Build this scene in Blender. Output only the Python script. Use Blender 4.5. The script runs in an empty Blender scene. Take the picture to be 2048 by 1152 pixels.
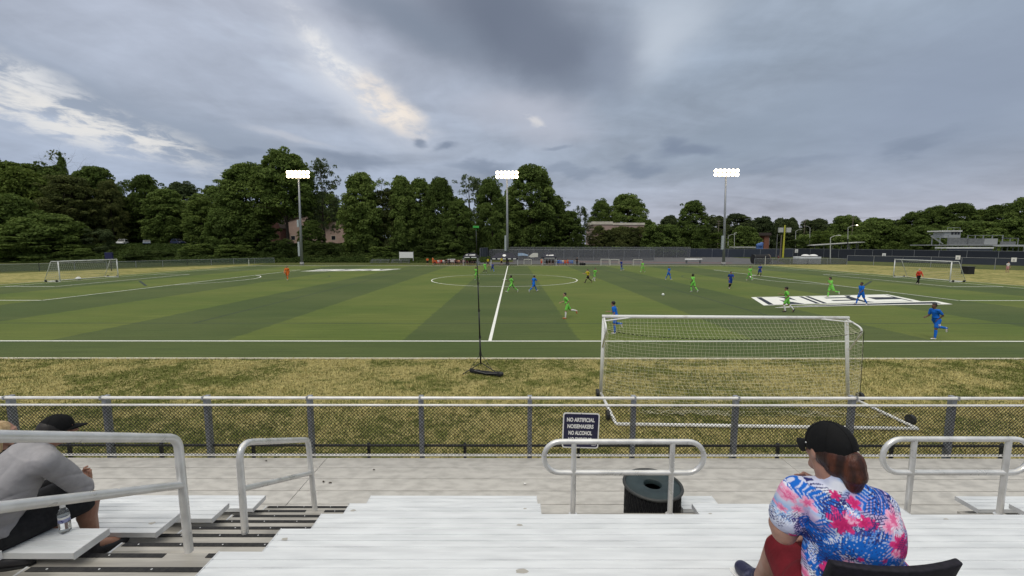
import bpy, math, random
import numpy as np
from mathutils import Vector, Matrix, Euler, noise as mnoise
R = math.radians
PI = math.pi
sc = bpy.context.scene
col = sc.collection
SIDE = bpy.data.scenes.new('workbench')      # where solids are fused into one surface; removed at the end
sc.cycles.max_bounces = 6; sc.cycles.diffuse_bounces = 3; sc.cycles.glossy_bounces = 3; sc.cycles.transparent_max_bounces = 12
random.seed(7)
rng = np.random.default_rng(11)

# ------------------------------------------------------------------ camera
FPX, CAMH, PITCH, YAW = 831.0, 4.39, 0.1033, 0.002     # focal length in pixels of a 2048 px wide frame
cd = bpy.data.cameras.new('camera'); cam = bpy.data.objects.new('camera', cd); col.objects.link(cam)
cd.sensor_width = 36.0; cd.lens = 36.0 * FPX / 2048.0; cd.clip_end = 3000.0; cd.clip_start = 0.05
cam.location = (0, 0, CAMH); cam.rotation_euler = (PI / 2 - PITCH, 0, YAW)
sc.camera = cam
def ray(px, py):
    x, v = (px - 1024) / FPX, (py - 576) / FPX
    y = math.cos(PITCH) - v * math.sin(PITCH); z = -math.sin(PITCH) - v * math.cos(PITCH)
    return Vector((x * math.cos(YAW) - y * math.sin(YAW), x * math.sin(YAW) + y * math.cos(YAW), z))
def at(px, py, Y):                       # point at forward distance Y
    r = ray(px, py); r = r * (Y / r.y); return Vector((r.x, r.y, r.z + CAMH))
def ground(px, py, z=0.0):               # point on the level z
    r = ray(px, py); r = r * ((z - CAMH) / r.z); return Vector((r.x, r.y, z))
def azel(px, py):
    r = ray(px, py).normalized(); return math.degrees(math.atan2(r.x, r.y)), math.degrees(math.asin(r.z))

# ------------------------------------------------------------------ materials
def lin(c):
    return tuple((v / 255 / 12.92 if v <= 10 else ((v / 255 + 0.055) / 1.055) ** 2.4) for v in c)
class NT:
    def __init__(s, tree): s.t = tree; s.n = tree.nodes; s.l = tree.links
    def node(s, typ, **kw):
        n = s.n.new(typ)
        for k, v in kw.items(): setattr(n, k, v)
        return n
    def put(s, sock, v):
        if hasattr(v, 'is_output') or isinstance(v, bpy.types.NodeSocket): s.l.new(v, sock)
        elif isinstance(v, (tuple, list)) and len(v) == 3 and sock.type == 'RGBA': sock.default_value = (*v, 1)
        else: sock.default_value = v
    def m(s, op, a, b=None, c=None, clamp=False):
        n = s.node('ShaderNodeMath', operation=op); n.use_clamp = clamp
        s.put(n.inputs[0], a)
        if b is not None: s.put(n.inputs[1], b)
        if c is not None: s.put(n.inputs[2], c)
        return n.outputs[0]
    def mix(s, f, a, b):
        n = s.node('ShaderNodeMix', data_type='RGBA'); s.put(n.inputs[0], f); s.put(n.inputs[6], a); s.put(n.inputs[7], b); return n.outputs[2]
    def noise(s, vec, scale, detail=4, rough=0.55, out=0, dist=0.0):
        n = s.node('ShaderNodeTexNoise'); s.l.new(vec, n.inputs['Vector'])
        n.inputs['Scale'].default_value = scale; n.inputs['Detail'].default_value = detail; n.inputs['Roughness'].default_value = rough
        n.inputs['Distortion'].default_value = dist
        return n.outputs[out]
    def smooth(s, v, lo, hi):
        n = s.node('ShaderNodeMapRange', interpolation_type='SMOOTHSTEP'); s.put(n.inputs[0], v)
        n.inputs[1].default_value = lo; n.inputs[2].default_value = hi; return n.outputs[0]
    def scale(s, vec, sx, sy, sz):
        n = s.node('ShaderNodeMapping'); s.l.new(vec, n.inputs[0]); n.inputs[3].default_value = (sx, sy, sz); return n.outputs[0]
def new_mat(name):
    m = bpy.data.materials.new(name); m.use_nodes = True; nt = NT(m.node_tree)
    b = nt.n['Principled BSDF']; return m, nt, b
def mat(name, c, c2=None, rough=0.6, metal=0.0, sc_=8.0, detail=4, stretch=(1, 1, 1), lo=0.35, hi=0.65, bump=0.0, bscale=None, world=False,
        spec=0.4, rvar=0.0):
    m, nt, b = new_mat(name)
    b.inputs['Roughness'].default_value = rough; b.inputs['Metallic'].default_value = metal
    b.inputs['Specular IOR Level'].default_value = spec
    if world: vec = nt.node('ShaderNodeNewGeometry').outputs['Position']
    else: vec = nt.node('ShaderNodeTexCoord').outputs['Object']
    vec = nt.scale(vec, *stretch)
    f = nt.smooth(nt.noise(vec, sc_, detail), lo, hi)
    if c2 is None: c2 = tuple(v * 0.82 for v in c)
    nt.l.new(nt.mix(f, c2, c), b.inputs['Base Color'])
    if rvar: nt.l.new(nt.m('MULTIPLY_ADD', f, rvar, rough - rvar / 2), b.inputs['Roughness'])
    if bump:
        bn = nt.node('ShaderNodeBump'); bn.inputs['Strength'].default_value = 1.0; bn.inputs['Distance'].default_value = bump
        nt.l.new(nt.noise(vec, bscale or sc_ * 3, 3), bn.inputs['Height']); nt.l.new(bn.outputs[0], b.inputs['Normal'])
    return m
M = {}
M['alu_seat'] = mat('anodised_seat_aluminium', (.765, .785, .80), (.63, .648, .662), rough=.5, metal=.12, sc_=2.6, detail=10, stretch=(.9, 7, 3), lo=.25, hi=.72, world=True, rvar=.2)
M['alu_cap'] = mat('seat_end_cap_metal', (.74, .75, .76), rough=.4, metal=.3)
M['alu_deck'] = mat('mill_finish_deck_aluminium', (.565, .545, .51), (.435, .418, .388), rough=.55, metal=.1, sc_=5, detail=12, stretch=(1, 2.2, 3), lo=.28, hi=.66, world=True, rvar=.25)
M['alu_tread'] = mat('step_aluminium', (.50, .475, .43), (.34, .32, .285), rough=.5, metal=.15, sc_=2.5, detail=8, stretch=(.5, 6, 3), world=True, rvar=.2)
M['alu_pipe'] = mat('brushed_rail_aluminium', (.80, .795, .78), (.66, .655, .64), rough=.34, metal=.4, sc_=6, detail=5, stretch=(1, 1, 1), world=True, rvar=.15)
M['white_rail'] = mat('pale_fence_rail_metal', (.88, .87, .84), (.74, .72, .68), rough=.4, metal=.15, sc_=3, stretch=(1.5, 6, 6), world=True)
M['fence_grey'] = mat('grey_fence_post_metal', (.36, .375, .40), (.26, .27, .295), rough=.5, metal=.3, sc_=10, world=True)
M['black_wire'] = mat('black_vinyl_wire', (.012, .013, .014), rough=.55)
M['black_metal'] = mat('black_powder_coat', (.016, .017, .018), (.026, .026, .027), rough=.45, sc_=20)
M['black_strip'] = mat('black_grip_strip', (.018, .018, .02), (.035, .034, .033), rough=.8, sc_=40, bump=.002)
M['dark_metal'] = mat('dark_understructure_metal', (.16, .16, .16), rough=.7)  # plain dark grey metal for brackets, supports, thin poles and wires
M['bin_green'] = mat('dark_green_plastic_lid', (.030, .048, .050), (.022, .036, .038), rough=.5, sc_=9)
M['galv'] = mat('galvanised_pole_steel', (.34, .35, .36), (.26, .27, .28), rough=.5, metal=.4, sc_=3, stretch=(4, 4, .4))
M['white_paint'] = mat('white_painted_metal', (.80, .80, .77), (.60, .58, .53), rough=.45, sc_=4, detail=8, lo=.25, hi=.5, world=True)
M['white_net'] = mat('pale_net_cord', (.62, .59, .45), (.50, .47, .34), rough=.9, sc_=5)
M['turf_white'] = mat('white_turf_line', (.80, .80, .74), (.62, .64, .56), rough=.9, sc_=3, detail=8, lo=.2, hi=.5, world=True)
M['turf_navy'] = mat('navy_turf_mark', (.018, .024, .045), (.03, .04, .045), rough=.9, sc_=4, world=True)
M['turf_dark'] = mat('dark_navy_turf_line', (.022, .036, .040), (.045, .062, .04), rough=.95, sc_=3, world=True)
M['kerb'] = mat('pale_turf_kerb', (.66, .62, .50), (.48, .44, .33), rough=.9, sc_=4, stretch=(1, 4, 1), world=True)
M['navy_sign'] = mat('navy_sign_face', (.014, .014, .045), (.018, .018, .055), rough=.35)
M['sign_white'] = mat('white_sign_ink', (.80, .79, .76), (.74, .73, .70), rough=.5)
M['concrete'] = mat('concrete', (.42, .41, .39), (.32, .31, .29), rough=.9, sc_=2)
M['bark'] = mat('bark', (.075, .058, .042), (.04, .032, .024), rough=.95, sc_=3, stretch=(3, 3, .5), bump=.02)
M['bark_grey'] = mat('dead_grey_bark', (.16, .14, .13), (.10, .09, .085), rough=.95, sc_=3, stretch=(3, 3, .5))
M['wood_pole'] = mat('weathered_pole_wood', (.20, .16, .12), (.13, .105, .08), rough=.9, sc_=3, stretch=(3, 3, .4))
M['black_cloth'] = mat('black_cloth', (.010, .010, .012), (.017, .017, .019), rough=.85, sc_=30, bump=.002)
M['chair_black'] = mat('black_seat_fabric', (.008, .008, .011), (.016, .014, .022), rough=.75, sc_=60, bump=.001, spec=.3)
M['skin'] = mat('fair_skin', (.47, .27, .20), (.41, .215, .155), rough=.5, sc_=14, spec=.35)
M['skin_tan'] = mat('tanned_skin', (.36, .19, .13), (.31, .155, .105), rough=.5, sc_=14, spec=.35)
M['skin_brown'] = mat('brown_skin', (.15, .08, .055), (.12, .062, .042), rough=.5, sc_=14, spec=.35)
M['hair_dark'] = mat('dark_hair', (.010, .008, .007), (.02, .015, .012), rough=.55, sc_=40, stretch=(1, 1, .1))
M['hair_brown'] = mat('auburn_hair', (.10, .028, .012), (.024, .008, .005), rough=.42, sc_=38, detail=5, stretch=(1, 1, .07), lo=.36, hi=.7, bump=.006, bscale=90)
M['hair_blond'] = mat('blond_hair', (.55, .40, .22), (.35, .23, .11), rough=.5, sc_=45, stretch=(1, 1, .08), bump=.003, bscale=70)
M['hair_grey'] = mat('grey_hair', (.50, .48, .45), rough=.6, sc_=30)

# ------------------------------------------------------------------ objects
def tag(o, label=None, cat=None, group=None, kind=None):
    if label: o['label'] = label
    if cat: o['category'] = cat
    if group: o['group'] = group
    if kind: o['kind'] = kind
    return o
def empty(name, loc=(0, 0, 0), rz=0.0):
    o = bpy.data.objects.new(name, None); col.objects.link(o); o.location = loc; o.rotation_euler = (0, 0, rz); o.empty_display_size = .2; return o
def link_mesh(name, me, material=None, parent=None, smooth=False):
    if material is not None and len(me.materials) == 0: me.materials.append(material)
    o = bpy.data.objects.new(name, me); col.objects.link(o)
    if parent is not None: o.parent = parent
    if smooth:
        me.polygons.foreach_set('use_smooth', np.ones(len(me.polygons), dtype=bool))
    return o
def copy_tree(o, parent=None):
    c = o.copy(); col.objects.link(c)
    if parent is not None: c.parent = parent
    for ch in list(o.children): copy_tree(ch, c)
    return c
def frame_of(d):
    d = Vector(d).normalized(); u = d.cross(Vector((0, 0, 1)))
    if u.length < 1e-3: u = Vector((1, 0, 0))
    u.normalize(); return d, u, u.cross(d).normalized()
class MB:
    def __init__(s): s.v = []; s.f = []
    def add(s, vs, fs):
        b = len(s.v); s.v += [tuple(p) for p in vs]; s.f += [tuple(i + b for i in f) for f in fs]; return s
    def box(s, x0, x1, y0, y1, z0, z1):
        return s.add([(x0, y0, z0), (x1, y0, z0), (x1, y1, z0), (x0, y1, z0), (x0, y0, z1), (x1, y0, z1), (x1, y1, z1), (x0, y1, z1)],
                     [(0, 3, 2, 1), (4, 5, 6, 7), (0, 1, 5, 4), (1, 2, 6, 5), (2, 3, 7, 6), (3, 0, 4, 7)])
    def tube(s, pts, r, n=8, caps=True, closed=False):
        pts = [Vector(p) for p in pts]; k = len(pts); rs = r if isinstance(r, (list, tuple)) else [r] * k
        vs = []; prev = None
        for i, p in enumerate(pts):
            a = pts[(i - 1) % k] if (i > 0 or closed) else p; c = pts[(i + 1) % k] if (i < k - 1 or closed) else p
            d = (c - a).normalized()
            if prev is None: _, u, w = frame_of(d)
            else:
                u = prev - d * prev.dot(d)
                if u.length < 1e-6: _, u, w = frame_of(d)
                u.normalize(); w = u.cross(d).normalized()
            prev = u
            for j in range(n):
                t = 2 * PI * j / n; vs.append(p + (u * math.cos(t) + w * math.sin(t)) * rs[i])
        fs = []
        for i in range(k if closed else k - 1):
            a0 = i * n; b0 = ((i + 1) % k) * n
            for j in range(n): fs.append((a0 + j, a0 + (j + 1) % n, b0 + (j + 1) % n, b0 + j))
        if caps and not closed: fs.append(tuple(range(n - 1, -1, -1))); fs.append(tuple((k - 1) * n + j for j in range(n)))
        return s.add(vs, fs)
    def rcone(s, a, ra, b, rb, n=14, m=5):       # rounded cone
        a, b = Vector(a), Vector(b); d = b - a
        if d.length < 1e-6: d = Vector((0, 0, 1e-4))
        d, u, w = frame_of(d); rings = []
        for i in range(m): t = -PI / 2 + (i + .5) * (PI / 2) / m; rings.append((a + d * (ra * math.sin(t)), ra * math.cos(t)))
        for i in range(m): t = (i + .5) * (PI / 2) / m; rings.append((b + d * (rb * math.sin(t)), rb * math.cos(t)))
        vs = [a - d * ra]
        for c, r in rings:
            for j in range(n): t = 2 * PI * j / n; vs.append(c + (u * math.cos(t) + w * math.sin(t)) * r)
        vs.append(b + d * rb); fs = [(0, 1 + (j + 1) % n, 1 + j) for j in range(n)]
        for i in range(len(rings) - 1):
            for j in range(n): fs.append((1 + i * n + j, 1 + i * n + (j + 1) % n, 1 + (i + 1) * n + (j + 1) % n, 1 + (i + 1) * n + j))
        e = len(vs) - 1; o = 1 + (len(rings) - 1) * n
        fs += [(o + j, o + (j + 1) % n, e) for j in range(n)]
        return s.add(vs, fs)
    def ell(s, c, rad, rot=None, n=18, m=12, zmin=-1.0):
        c = Vector(c); rm = rot if rot is not None else Matrix.Identity(3); vs = []; fs = []
        t0 = math.asin(max(-1, min(1, zmin)))
        for i in range(m + 1):
            t = t0 + (PI / 2 - t0) * i / m
            for j in range(n):
                p = 2 * PI * j / n
                vs.append(c + rm @ Vector((rad[0] * math.cos(t) * math.cos(p), rad[1] * math.cos(t) * math.sin(p), rad[2] * math.sin(t))))
        for i in range(m):
            for j in range(n): fs.append((i * n + j, i * n + (j + 1) % n, (i + 1) * n + (j + 1) % n, (i + 1) * n + j))
        if zmin > -1: fs.append(tuple(range(n - 1, -1, -1)))
        return s.add(vs, fs)
    def lathe(s, prof, n=24, c=(0, 0, 0)):
        k = len(prof); vs = [(c[0] + r * math.cos(2 * PI * j / n), c[1] + r * math.sin(2 * PI * j / n), c[2] + z) for r, z in prof for j in range(n)]
        fs = [(i * n + j, i * n + (j + 1) % n, (i + 1) * n + (j + 1) % n, (i + 1) * n + j) for i in range(k - 1) for j in range(n)]
        return s.add(vs, fs)
    def extrude_x(s, prof, x0, x1):              # closed profile in (y, z) swept along x
        k = len(prof); vs = [(x0, y, z) for y, z in prof] + [(x1, y, z) for y, z in prof]
        fs = [(i, (i + 1) % k, k + (i + 1) % k, k + i) for i in range(k)] + [tuple(range(k - 1, -1, -1)), tuple(range(k, 2 * k))]
        return s.add(vs, fs)
    def prism(s, poly, z0, z1):
        k = len(poly); vs = [(x, y, z0) for x, y in poly] + [(x, y, z1) for x, y in poly]
        return s.add(vs, [tuple(range(k - 1, -1, -1)), tuple(range(k, 2 * k))] + [(i, (i + 1) % k, k + (i + 1) % k, k + i) for i in range(k)])
    def flat(s, poly, z):
        return s.add([(x, y, z) for x, y in poly], [tuple(range(len(poly)))])
    def mesh(s, name):
        me = bpy.data.meshes.new(name); me.from_pydata(s.v, [], s.f); me.update(); return me
    def build(s, name, material, parent=None, smooth=False, bevel=0.0):
        me = s.mesh(name)
        o = link_mesh(name, me, material, parent, smooth)
        if bevel:
            b = o.modifiers.new('bevel', 'BEVEL'); b.width = bevel; b.segments = 2; b.limit_method = 'ANGLE'
        return o
def clean_smooth_by_angle(me, deg=40):
    me.polygons.foreach_set('use_smooth', np.ones(len(me.polygons), dtype=bool))
    try: me.set_sharp_from_angle(angle=R(deg))
    except Exception: pass
def remeshed(mb, name, voxel, smooth=4, factor=.5, disp=None):
    """the union of the overlapping solids of mb as one continuous surface"""
    o = bpy.data.objects.new('tmp', mb.mesh('tmp')); SIDE.collection.objects.link(o)
    r = o.modifiers.new('r', 'REMESH'); r.mode = 'VOXEL'; r.voxel_size = voxel; r.use_smooth_shade = True
    if smooth:
        q = o.modifiers.new('s', 'SMOOTH'); q.iterations = smooth; q.factor = factor
    SIDE.view_layers[0].update(); dg = SIDE.view_layers[0].depsgraph
    me = bpy.data.meshes.new_from_object(o.evaluated_get(dg)); me.name = name
    old = o.data; bpy.data.objects.remove(o); bpy.data.meshes.remove(old)
    me.polygons.foreach_set('use_smooth', np.ones(len(me.polygons), dtype=bool))
    return me
def text_mesh(s, size, bold=0.0, sx=1.0, extrude=0.0, align='CENTER'):
    cu = bpy.data.curves.new('t', 'FONT'); cu.body = s; cu.size = size; cu.align_x = align; cu.align_y = 'CENTER'; cu.offset = bold; cu.extrude = extrude
    o = bpy.data.objects.new('t', cu); SIDE.collection.objects.link(o); o.scale = (sx, 1, 1)
    SIDE.view_layers[0].update(); dg = SIDE.view_layers[0].depsgraph
    me = bpy.data.meshes.new_from_object(o.evaluated_get(dg)); bpy.data.objects.remove(o); bpy.data.curves.remove(cu)
    me.transform(Matrix.Diagonal((sx, 1, 1, 1))); return me
def np_mesh(name, verts, faces, nper):
    """fast mesh from numpy: faces (n, nper)"""
    me = bpy.data.meshes.new(name); nv, nf = len(verts), len(faces)
    me.vertices.add(nv); me.vertices.foreach_set('co', np.ascontiguousarray(verts, dtype=np.float32).ravel())
    me.loops.add(nf * nper); me.loops.foreach_set('vertex_index', np.ascontiguousarray(faces, dtype=np.int32).ravel())
    me.polygons.add(nf); me.polygons.foreach_set('loop_start', np.arange(0, nf * nper, nper, dtype=np.int32))
    me.update(calc_edges=True); me.validate(); return me
# ------------------------------------------------------------------ sky, sun
SUN_EL, SUN_AZ = 52.0, 205.0             # degrees; azimuth clockwise from +Y
def make_world():
    w = bpy.data.worlds.new('World'); sc.world = w; w.use_nodes = True; nt = NT(w.node_tree); nt.n.clear()
    out = nt.node('ShaderNodeOutputWorld')
    d = nt.node('ShaderNodeTexCoord').outputs['Generated']
    sp = nt.node('ShaderNodeSeparateXYZ'); nt.l.new(d, sp.inputs[0]); x, y, z = sp.outputs
    DEG = 57.29578
    az = nt.m('MULTIPLY', nt.m('ARCTAN2', x, y), DEG)
    el = nt.m('MULTIPLY', nt.m('ARCSINE', z), DEG)
    den = nt.m('ADD', nt.m('MAXIMUM', z, 0.0), 0.16)
    cv = nt.node('ShaderNodeCombineXYZ'); nt.put(cv.inputs[0], nt.m('DIVIDE', x, den)); nt.put(cv.inputs[1], nt.m('DIVIDE', y, den)); P = cv.outputs[0]
    P2 = nt.scale(P, 1.0, .75, 1.0)
    nA = nt.noise(P2, 0.9, 3, .55); nB = nt.noise(P2, 2.3, 5, .6, dist=.4); nC = nt.noise(P2, 7.0, 5, .62, dist=.3)
    wob = nt.node('ShaderNodeTexNoise'); nt.l.new(P2, wob.inputs['Vector']); wob.inputs['Scale'].default_value = 2.6; wob.inputs['Detail'].default_value = 5
    ws = nt.node('ShaderNodeSeparateColor'); nt.l.new(wob.outputs['Color'], ws.inputs[0])
    az_w = nt.m('MULTIPLY_ADD', nt.m('SUBTRACT', ws.outputs[0], .5), 9.0, az)
    el_w = nt.m('MULTIPLY_ADD', nt.m('SUBTRACT', ws.outputs[1], .5), 5.0, el)
    def ramp(v, stops):
        n = nt.node('ShaderNodeValToRGB'); nt.l.new(v, n.inputs[0]); e = n.color_ramp.elements
        while len(e) < len(stops): e.new(.5)
        for i, (p, c) in enumerate(stops): e[i].position = p; e[i].color = (*lin(c), 1)
        return n.outputs[0]
    e01 = nt.m('DIVIDE', el, 40.0, clamp=True)
    left = ramp(e01, [(0, (168, 180, 202)), (.12, (165, 177, 198)), (.3, (168, 178, 195)), (.55, (174, 182, 198)), (.75, (186, 191, 206)), (1, (192, 197, 210))])
    right = ramp(e01, [(0, (182, 182, 194)), (.1, (172, 176, 190)), (.25, (154, 165, 181)), (.5, (155, 168, 185)), (.75, (166, 178, 194)), (1, (170, 182, 198))])
    c = nt.mix(nt.smooth(az, -18, 25), left, right)
    # broad light / dark streaking of the cloud deck
    st = nt.noise(nt.scale(P2, .55, 1.5, 1), 1.5, 5, .55, dist=.5)
    f = nt.m('MULTIPLY_ADD', nt.m('SUBTRACT', st, .5), .95, 1.0)
    f = nt.m('MULTIPLY_ADD', nt.m('SUBTRACT', nC, .5), .28, f)
    f = nt.m('MULTIPLY_ADD', nt.m('SUBTRACT', nA, .5), .35, f)
    vm = nt.node('ShaderNodeVectorMath', operation='SCALE'); nt.l.new(c, vm.inputs[0]); nt.l.new(f, vm.inputs['Scale']); c = vm.outputs[0]
    v_w = nt.node('ShaderNodeCombineXYZ'); nt.put(v_w.inputs[0], az_w); nt.put(v_w.inputs[1], el_w); v_s = nt.node('ShaderNodeCombineXYZ'); nt.put(v_s.inputs[0], az); nt.put(v_s.inputs[1], el)
    def blob(c, px, py, rx, ry, rot, colr, strength, soft=(1.0, .25), warp=True, tex=None, tlo=.42, thi=.62):
        a0, e0 = azel(px, py); mp = nt.node('ShaderNodeMapping', vector_type='TEXTURE'); nt.l.new((v_w if warp else v_s).outputs[0], mp.inputs[0])
        mp.inputs[1].default_value = (a0, e0, 0); mp.inputs[2].default_value = (0, 0, R(rot)); mp.inputs[3].default_value = (rx, ry, 1)
        ln = nt.node('ShaderNodeVectorMath', operation='LENGTH'); nt.l.new(mp.outputs[0], ln.inputs[0])
        n = nt.node('ShaderNodeMapRange', interpolation_type='SMOOTHSTEP'); nt.l.new(ln.outputs['Value'], n.inputs[0]); n.inputs[1].default_value = soft[1]; n.inputs[2].default_value = soft[0]; n.inputs[3].default_value = strength; n.inputs[4].default_value = 0.0; k = n.outputs[0]
        if tex is not None: k = nt.m('MULTIPLY', k, nt.smooth(tex, tlo, thi))
        return nt.mix(k, c, lin(colr))
    # darker and lighter regions of the deck (directions in the sky)
    c = blob(c, 420, 290, 22, 3.5, -17, (148, 160, 178), .75, (1.1, .2))
    c = blob(c, 250, 200, 16, 2.6, -16, (152, 163, 180), .6, (1.1, .2))
    c = blob(c, 1900, 200, 19, 10, 12, (143, 155, 175), .8, (1.1, .1), warp=False)
    c = blob(c, 1500, 270, 14, 5, 12, (146, 159, 176), .7, (1.1, .1))
    c = blob(c, 1330, 60, 9, 6, 25, (196, 205, 217), .75, (1.1, .1))
    c = blob(c, 1060, 235, 12, 4, -8, (186, 190, 203), .75, (1.1, .1))
    c = blob(c, 1010, 40, 19, 8.5, -14, (112, 121, 138), 1.0, (1.2, .1))
    c = blob(c, 1090, 100, 9, 6.5, -30, (116, 125, 142), .95, (1.15, .2))
    c = blob(c, 800, 25, 14, 3.6, -14, (128, 139, 156), .85, (1.15, .1))
    c = blob(c, 1230, 120, 6, 5, 20, (132, 142, 160), .7, (1.2, .1))
    # bright breaks where the sky behind shows through
    c = blob(c, 690, 150, 14, 4.2, -36, (212, 218, 228), .92, (1.15, .1), tex=nB, tlo=.34, thi=.64)
    c = blob(c, 715, 165, 11, 4.4, -38, (206, 211, 222), .65, (1.25, .05))
    c = blob(c, 775, 205, 5.4, 2.8, -38, (243, 232, 220), 1.0, (1.15, .3), tex=nC, tlo=.28, thi=.58)
    c = blob(c, 690, 130, 9, 1.8, -38, (238, 237, 236), .95, (1.15, .2), tex=nC, tlo=.40, thi=.60)
    c = blob(c, 560, 120, 9, 2.5, -32, (198, 206, 220), .7, (1.15, .1), tex=nB, tlo=.36, thi=.64)
    c = blob(c, 90, 210, 16, 3.0, -15, (230, 229, 227), .95, (1.15, .2), tex=nC, tlo=.38, thi=.62)
    c = blob(c, 215, 245, 9, 1.7, -17, (230, 228, 225), .8, (1.15, .15), tex=nC, tlo=.40, thi=.62)
    c = blob(c, 30, 130, 9, 1.6, -14, (226, 227, 229), .85, (1.15, .15), tex=nC, tlo=.38, thi=.62)
    c = blob(c, 470, 40, 10, 4, -30, (192, 205, 224), .6, (1.0, .2), tex=nB, tlo=.42, thi=.62)
    c = blob(c, 560, 268, 7, .8, -8, (196, 200, 210), .6, (1.0, .2))
    c = blob(c, 1060, 245, 2.2, .8, -15, (222, 220, 220), .7, (1.0, .2), tex=nC, tlo=.42, thi=.6)
    # small low grey clouds
    for a in ((830, 277, 1.5, .75, -12, .8), (893, 290, 2.2, .75, -8, .8), (1110, 293, 2.2, .55, -6, .5), (1390, 300, 5.2, 1.25, -6, .85), (1360, 285, 2.2, 1.2, 0, .7), (1282, 332, 4.0, 1.3, 2, .75), (1270, 308, 1.6, .9, 0, .5),
              (1820, 298, 3.2, .9, 6, .65), (960, 332, 4.5, 1.0, 0, .7), (690, 325, 7, 1.1, -4, .7), (480, 310, 5, .8, -6, .5), (1150, 350, 5, .8, 0, .5), (1560, 330, 7, .9, 3, .4)):
        c = blob(c, *a[:5], (126, 138, 158), a[5], (1.1, .2))
    # the cloud deck is brightest overhead
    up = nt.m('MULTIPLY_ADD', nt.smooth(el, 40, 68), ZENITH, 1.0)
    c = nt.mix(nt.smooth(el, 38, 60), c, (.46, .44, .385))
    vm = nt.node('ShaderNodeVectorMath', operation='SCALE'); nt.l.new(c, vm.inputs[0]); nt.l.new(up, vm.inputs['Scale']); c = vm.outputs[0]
    sky = nt.node('ShaderNodeTexSky', sky_type='NISHITA'); sky.sun_disc = False; sky.sun_elevation = R(SUN_EL); sky.sun_rotation = R(SUN_AZ)
    b1 = nt.node('ShaderNodeBackground'); nt.l.new(sky.outputs[0], b1.inputs[0]); b1.inputs[1].default_value = .05
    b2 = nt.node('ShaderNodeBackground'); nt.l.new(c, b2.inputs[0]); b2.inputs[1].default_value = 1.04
    mx = nt.node('ShaderNodeMixShader'); mx.inputs[0].default_value = .94
    nt.l.new(b1.outputs[0], mx.inputs[1]); nt.l.new(b2.outputs[0], mx.inputs[2]); nt.l.new(mx.outputs[0], out.inputs[0]); w.cycles.sampling_method = 'NONE'
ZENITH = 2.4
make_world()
sl = bpy.data.lights.new('sun', 'SUN'); so = bpy.data.objects.new('sun', sl); col.objects.link(so)
sl.energy = 1.1; sl.angle = R(16); sl.color = (1, .96, .9)
_d = Vector((math.sin(R(SUN_AZ)) * math.cos(R(SUN_EL)), math.cos(R(SUN_AZ)) * math.cos(R(SUN_EL)), math.sin(R(SUN_EL))))
so.rotation_euler = _d.to_track_quat('Z', 'Y').to_euler()
vs = sc.view_settings; vs.view_transform = 'Standard'; vs.look = 'None'; vs.exposure = 0.0; vs.gamma = 1.0; vs.use_curve_mapping = False

# ------------------------------------------------------------------ ground and field
XC, YC, HL, HW = -1.05, 52.8, 52.8, 34.15          # pitch centre, half length, half width
XL, XR, YN, YF = XC - HL, XC + HL, YC - HW, YC + HW
TX0, TX1, TY0, TY1 = XL - 2.6, XR + 2.8, 15.78, 88.6  # turf sheet
def grass_mat(name, straw, green, dark, s1, lo=.4, hi=.62, stretch=(1, 1, 1)):
    m, nt, b = new_mat(name); b.inputs['Roughness'].default_value = .95; b.inputs['Specular IOR Level'].default_value = .1
    p = nt.scale(nt.node('ShaderNodeNewGeometry').outputs['Position'], *stretch)
    n1 = nt.noise(p, s1, 7, .62); n2 = nt.noise(p, s1 * 5, 6, .65); n3 = nt.noise(p, s1 * .18, 4)
    k = nt.m('MULTIPLY_ADD', nt.m('SUBTRACT', n3, .5), .5, nt.m('MULTIPLY_ADD', nt.m('SUBTRACT', n2, .5), .55, n1))
    c = nt.mix(nt.smooth(k, lo, hi), green, straw)
    c = nt.mix(nt.smooth(n2, .52, .34), c, dark)
    nt.l.new(c, b.inputs['Base Color'])
    bn = nt.node('ShaderNodeBump'); bn.inputs['Distance'].default_value = .05; nt.l.new(n2, bn.inputs['Height']); nt.l.new(bn.outputs[0], b.inputs['Normal'])
    return m
M['meadow'] = grass_mat('olive_grass', (.11, .115, .04), (.07, .088, .026), (.05, .066, .018), .8)
M['dry_ground'] = grass_mat('straw_and_green_ground', (.36, .31, .13), (.155, .16, .048), (.08, .088, .024), .95, .40, .58)
M['dry_far'] = grass_mat('straw_grass_behind_goals', (.34, .30, .115), (.18, .185, .055), (.13, .14, .04), .35, .36, .60, (1, 1, 1))
MB().flat([(-900, -60), (900, -60), (900, 1500), (-900, 1500)], 0).build('ground', M['meadow'])['kind'] = 'structure'
MB().flat([(-75, 3.0), (75, 3.0), (75, TY0), (-75, TY0)], .004).build('dry_grass_verge', M['dry_ground'])['kind'] = 'structure'
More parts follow.
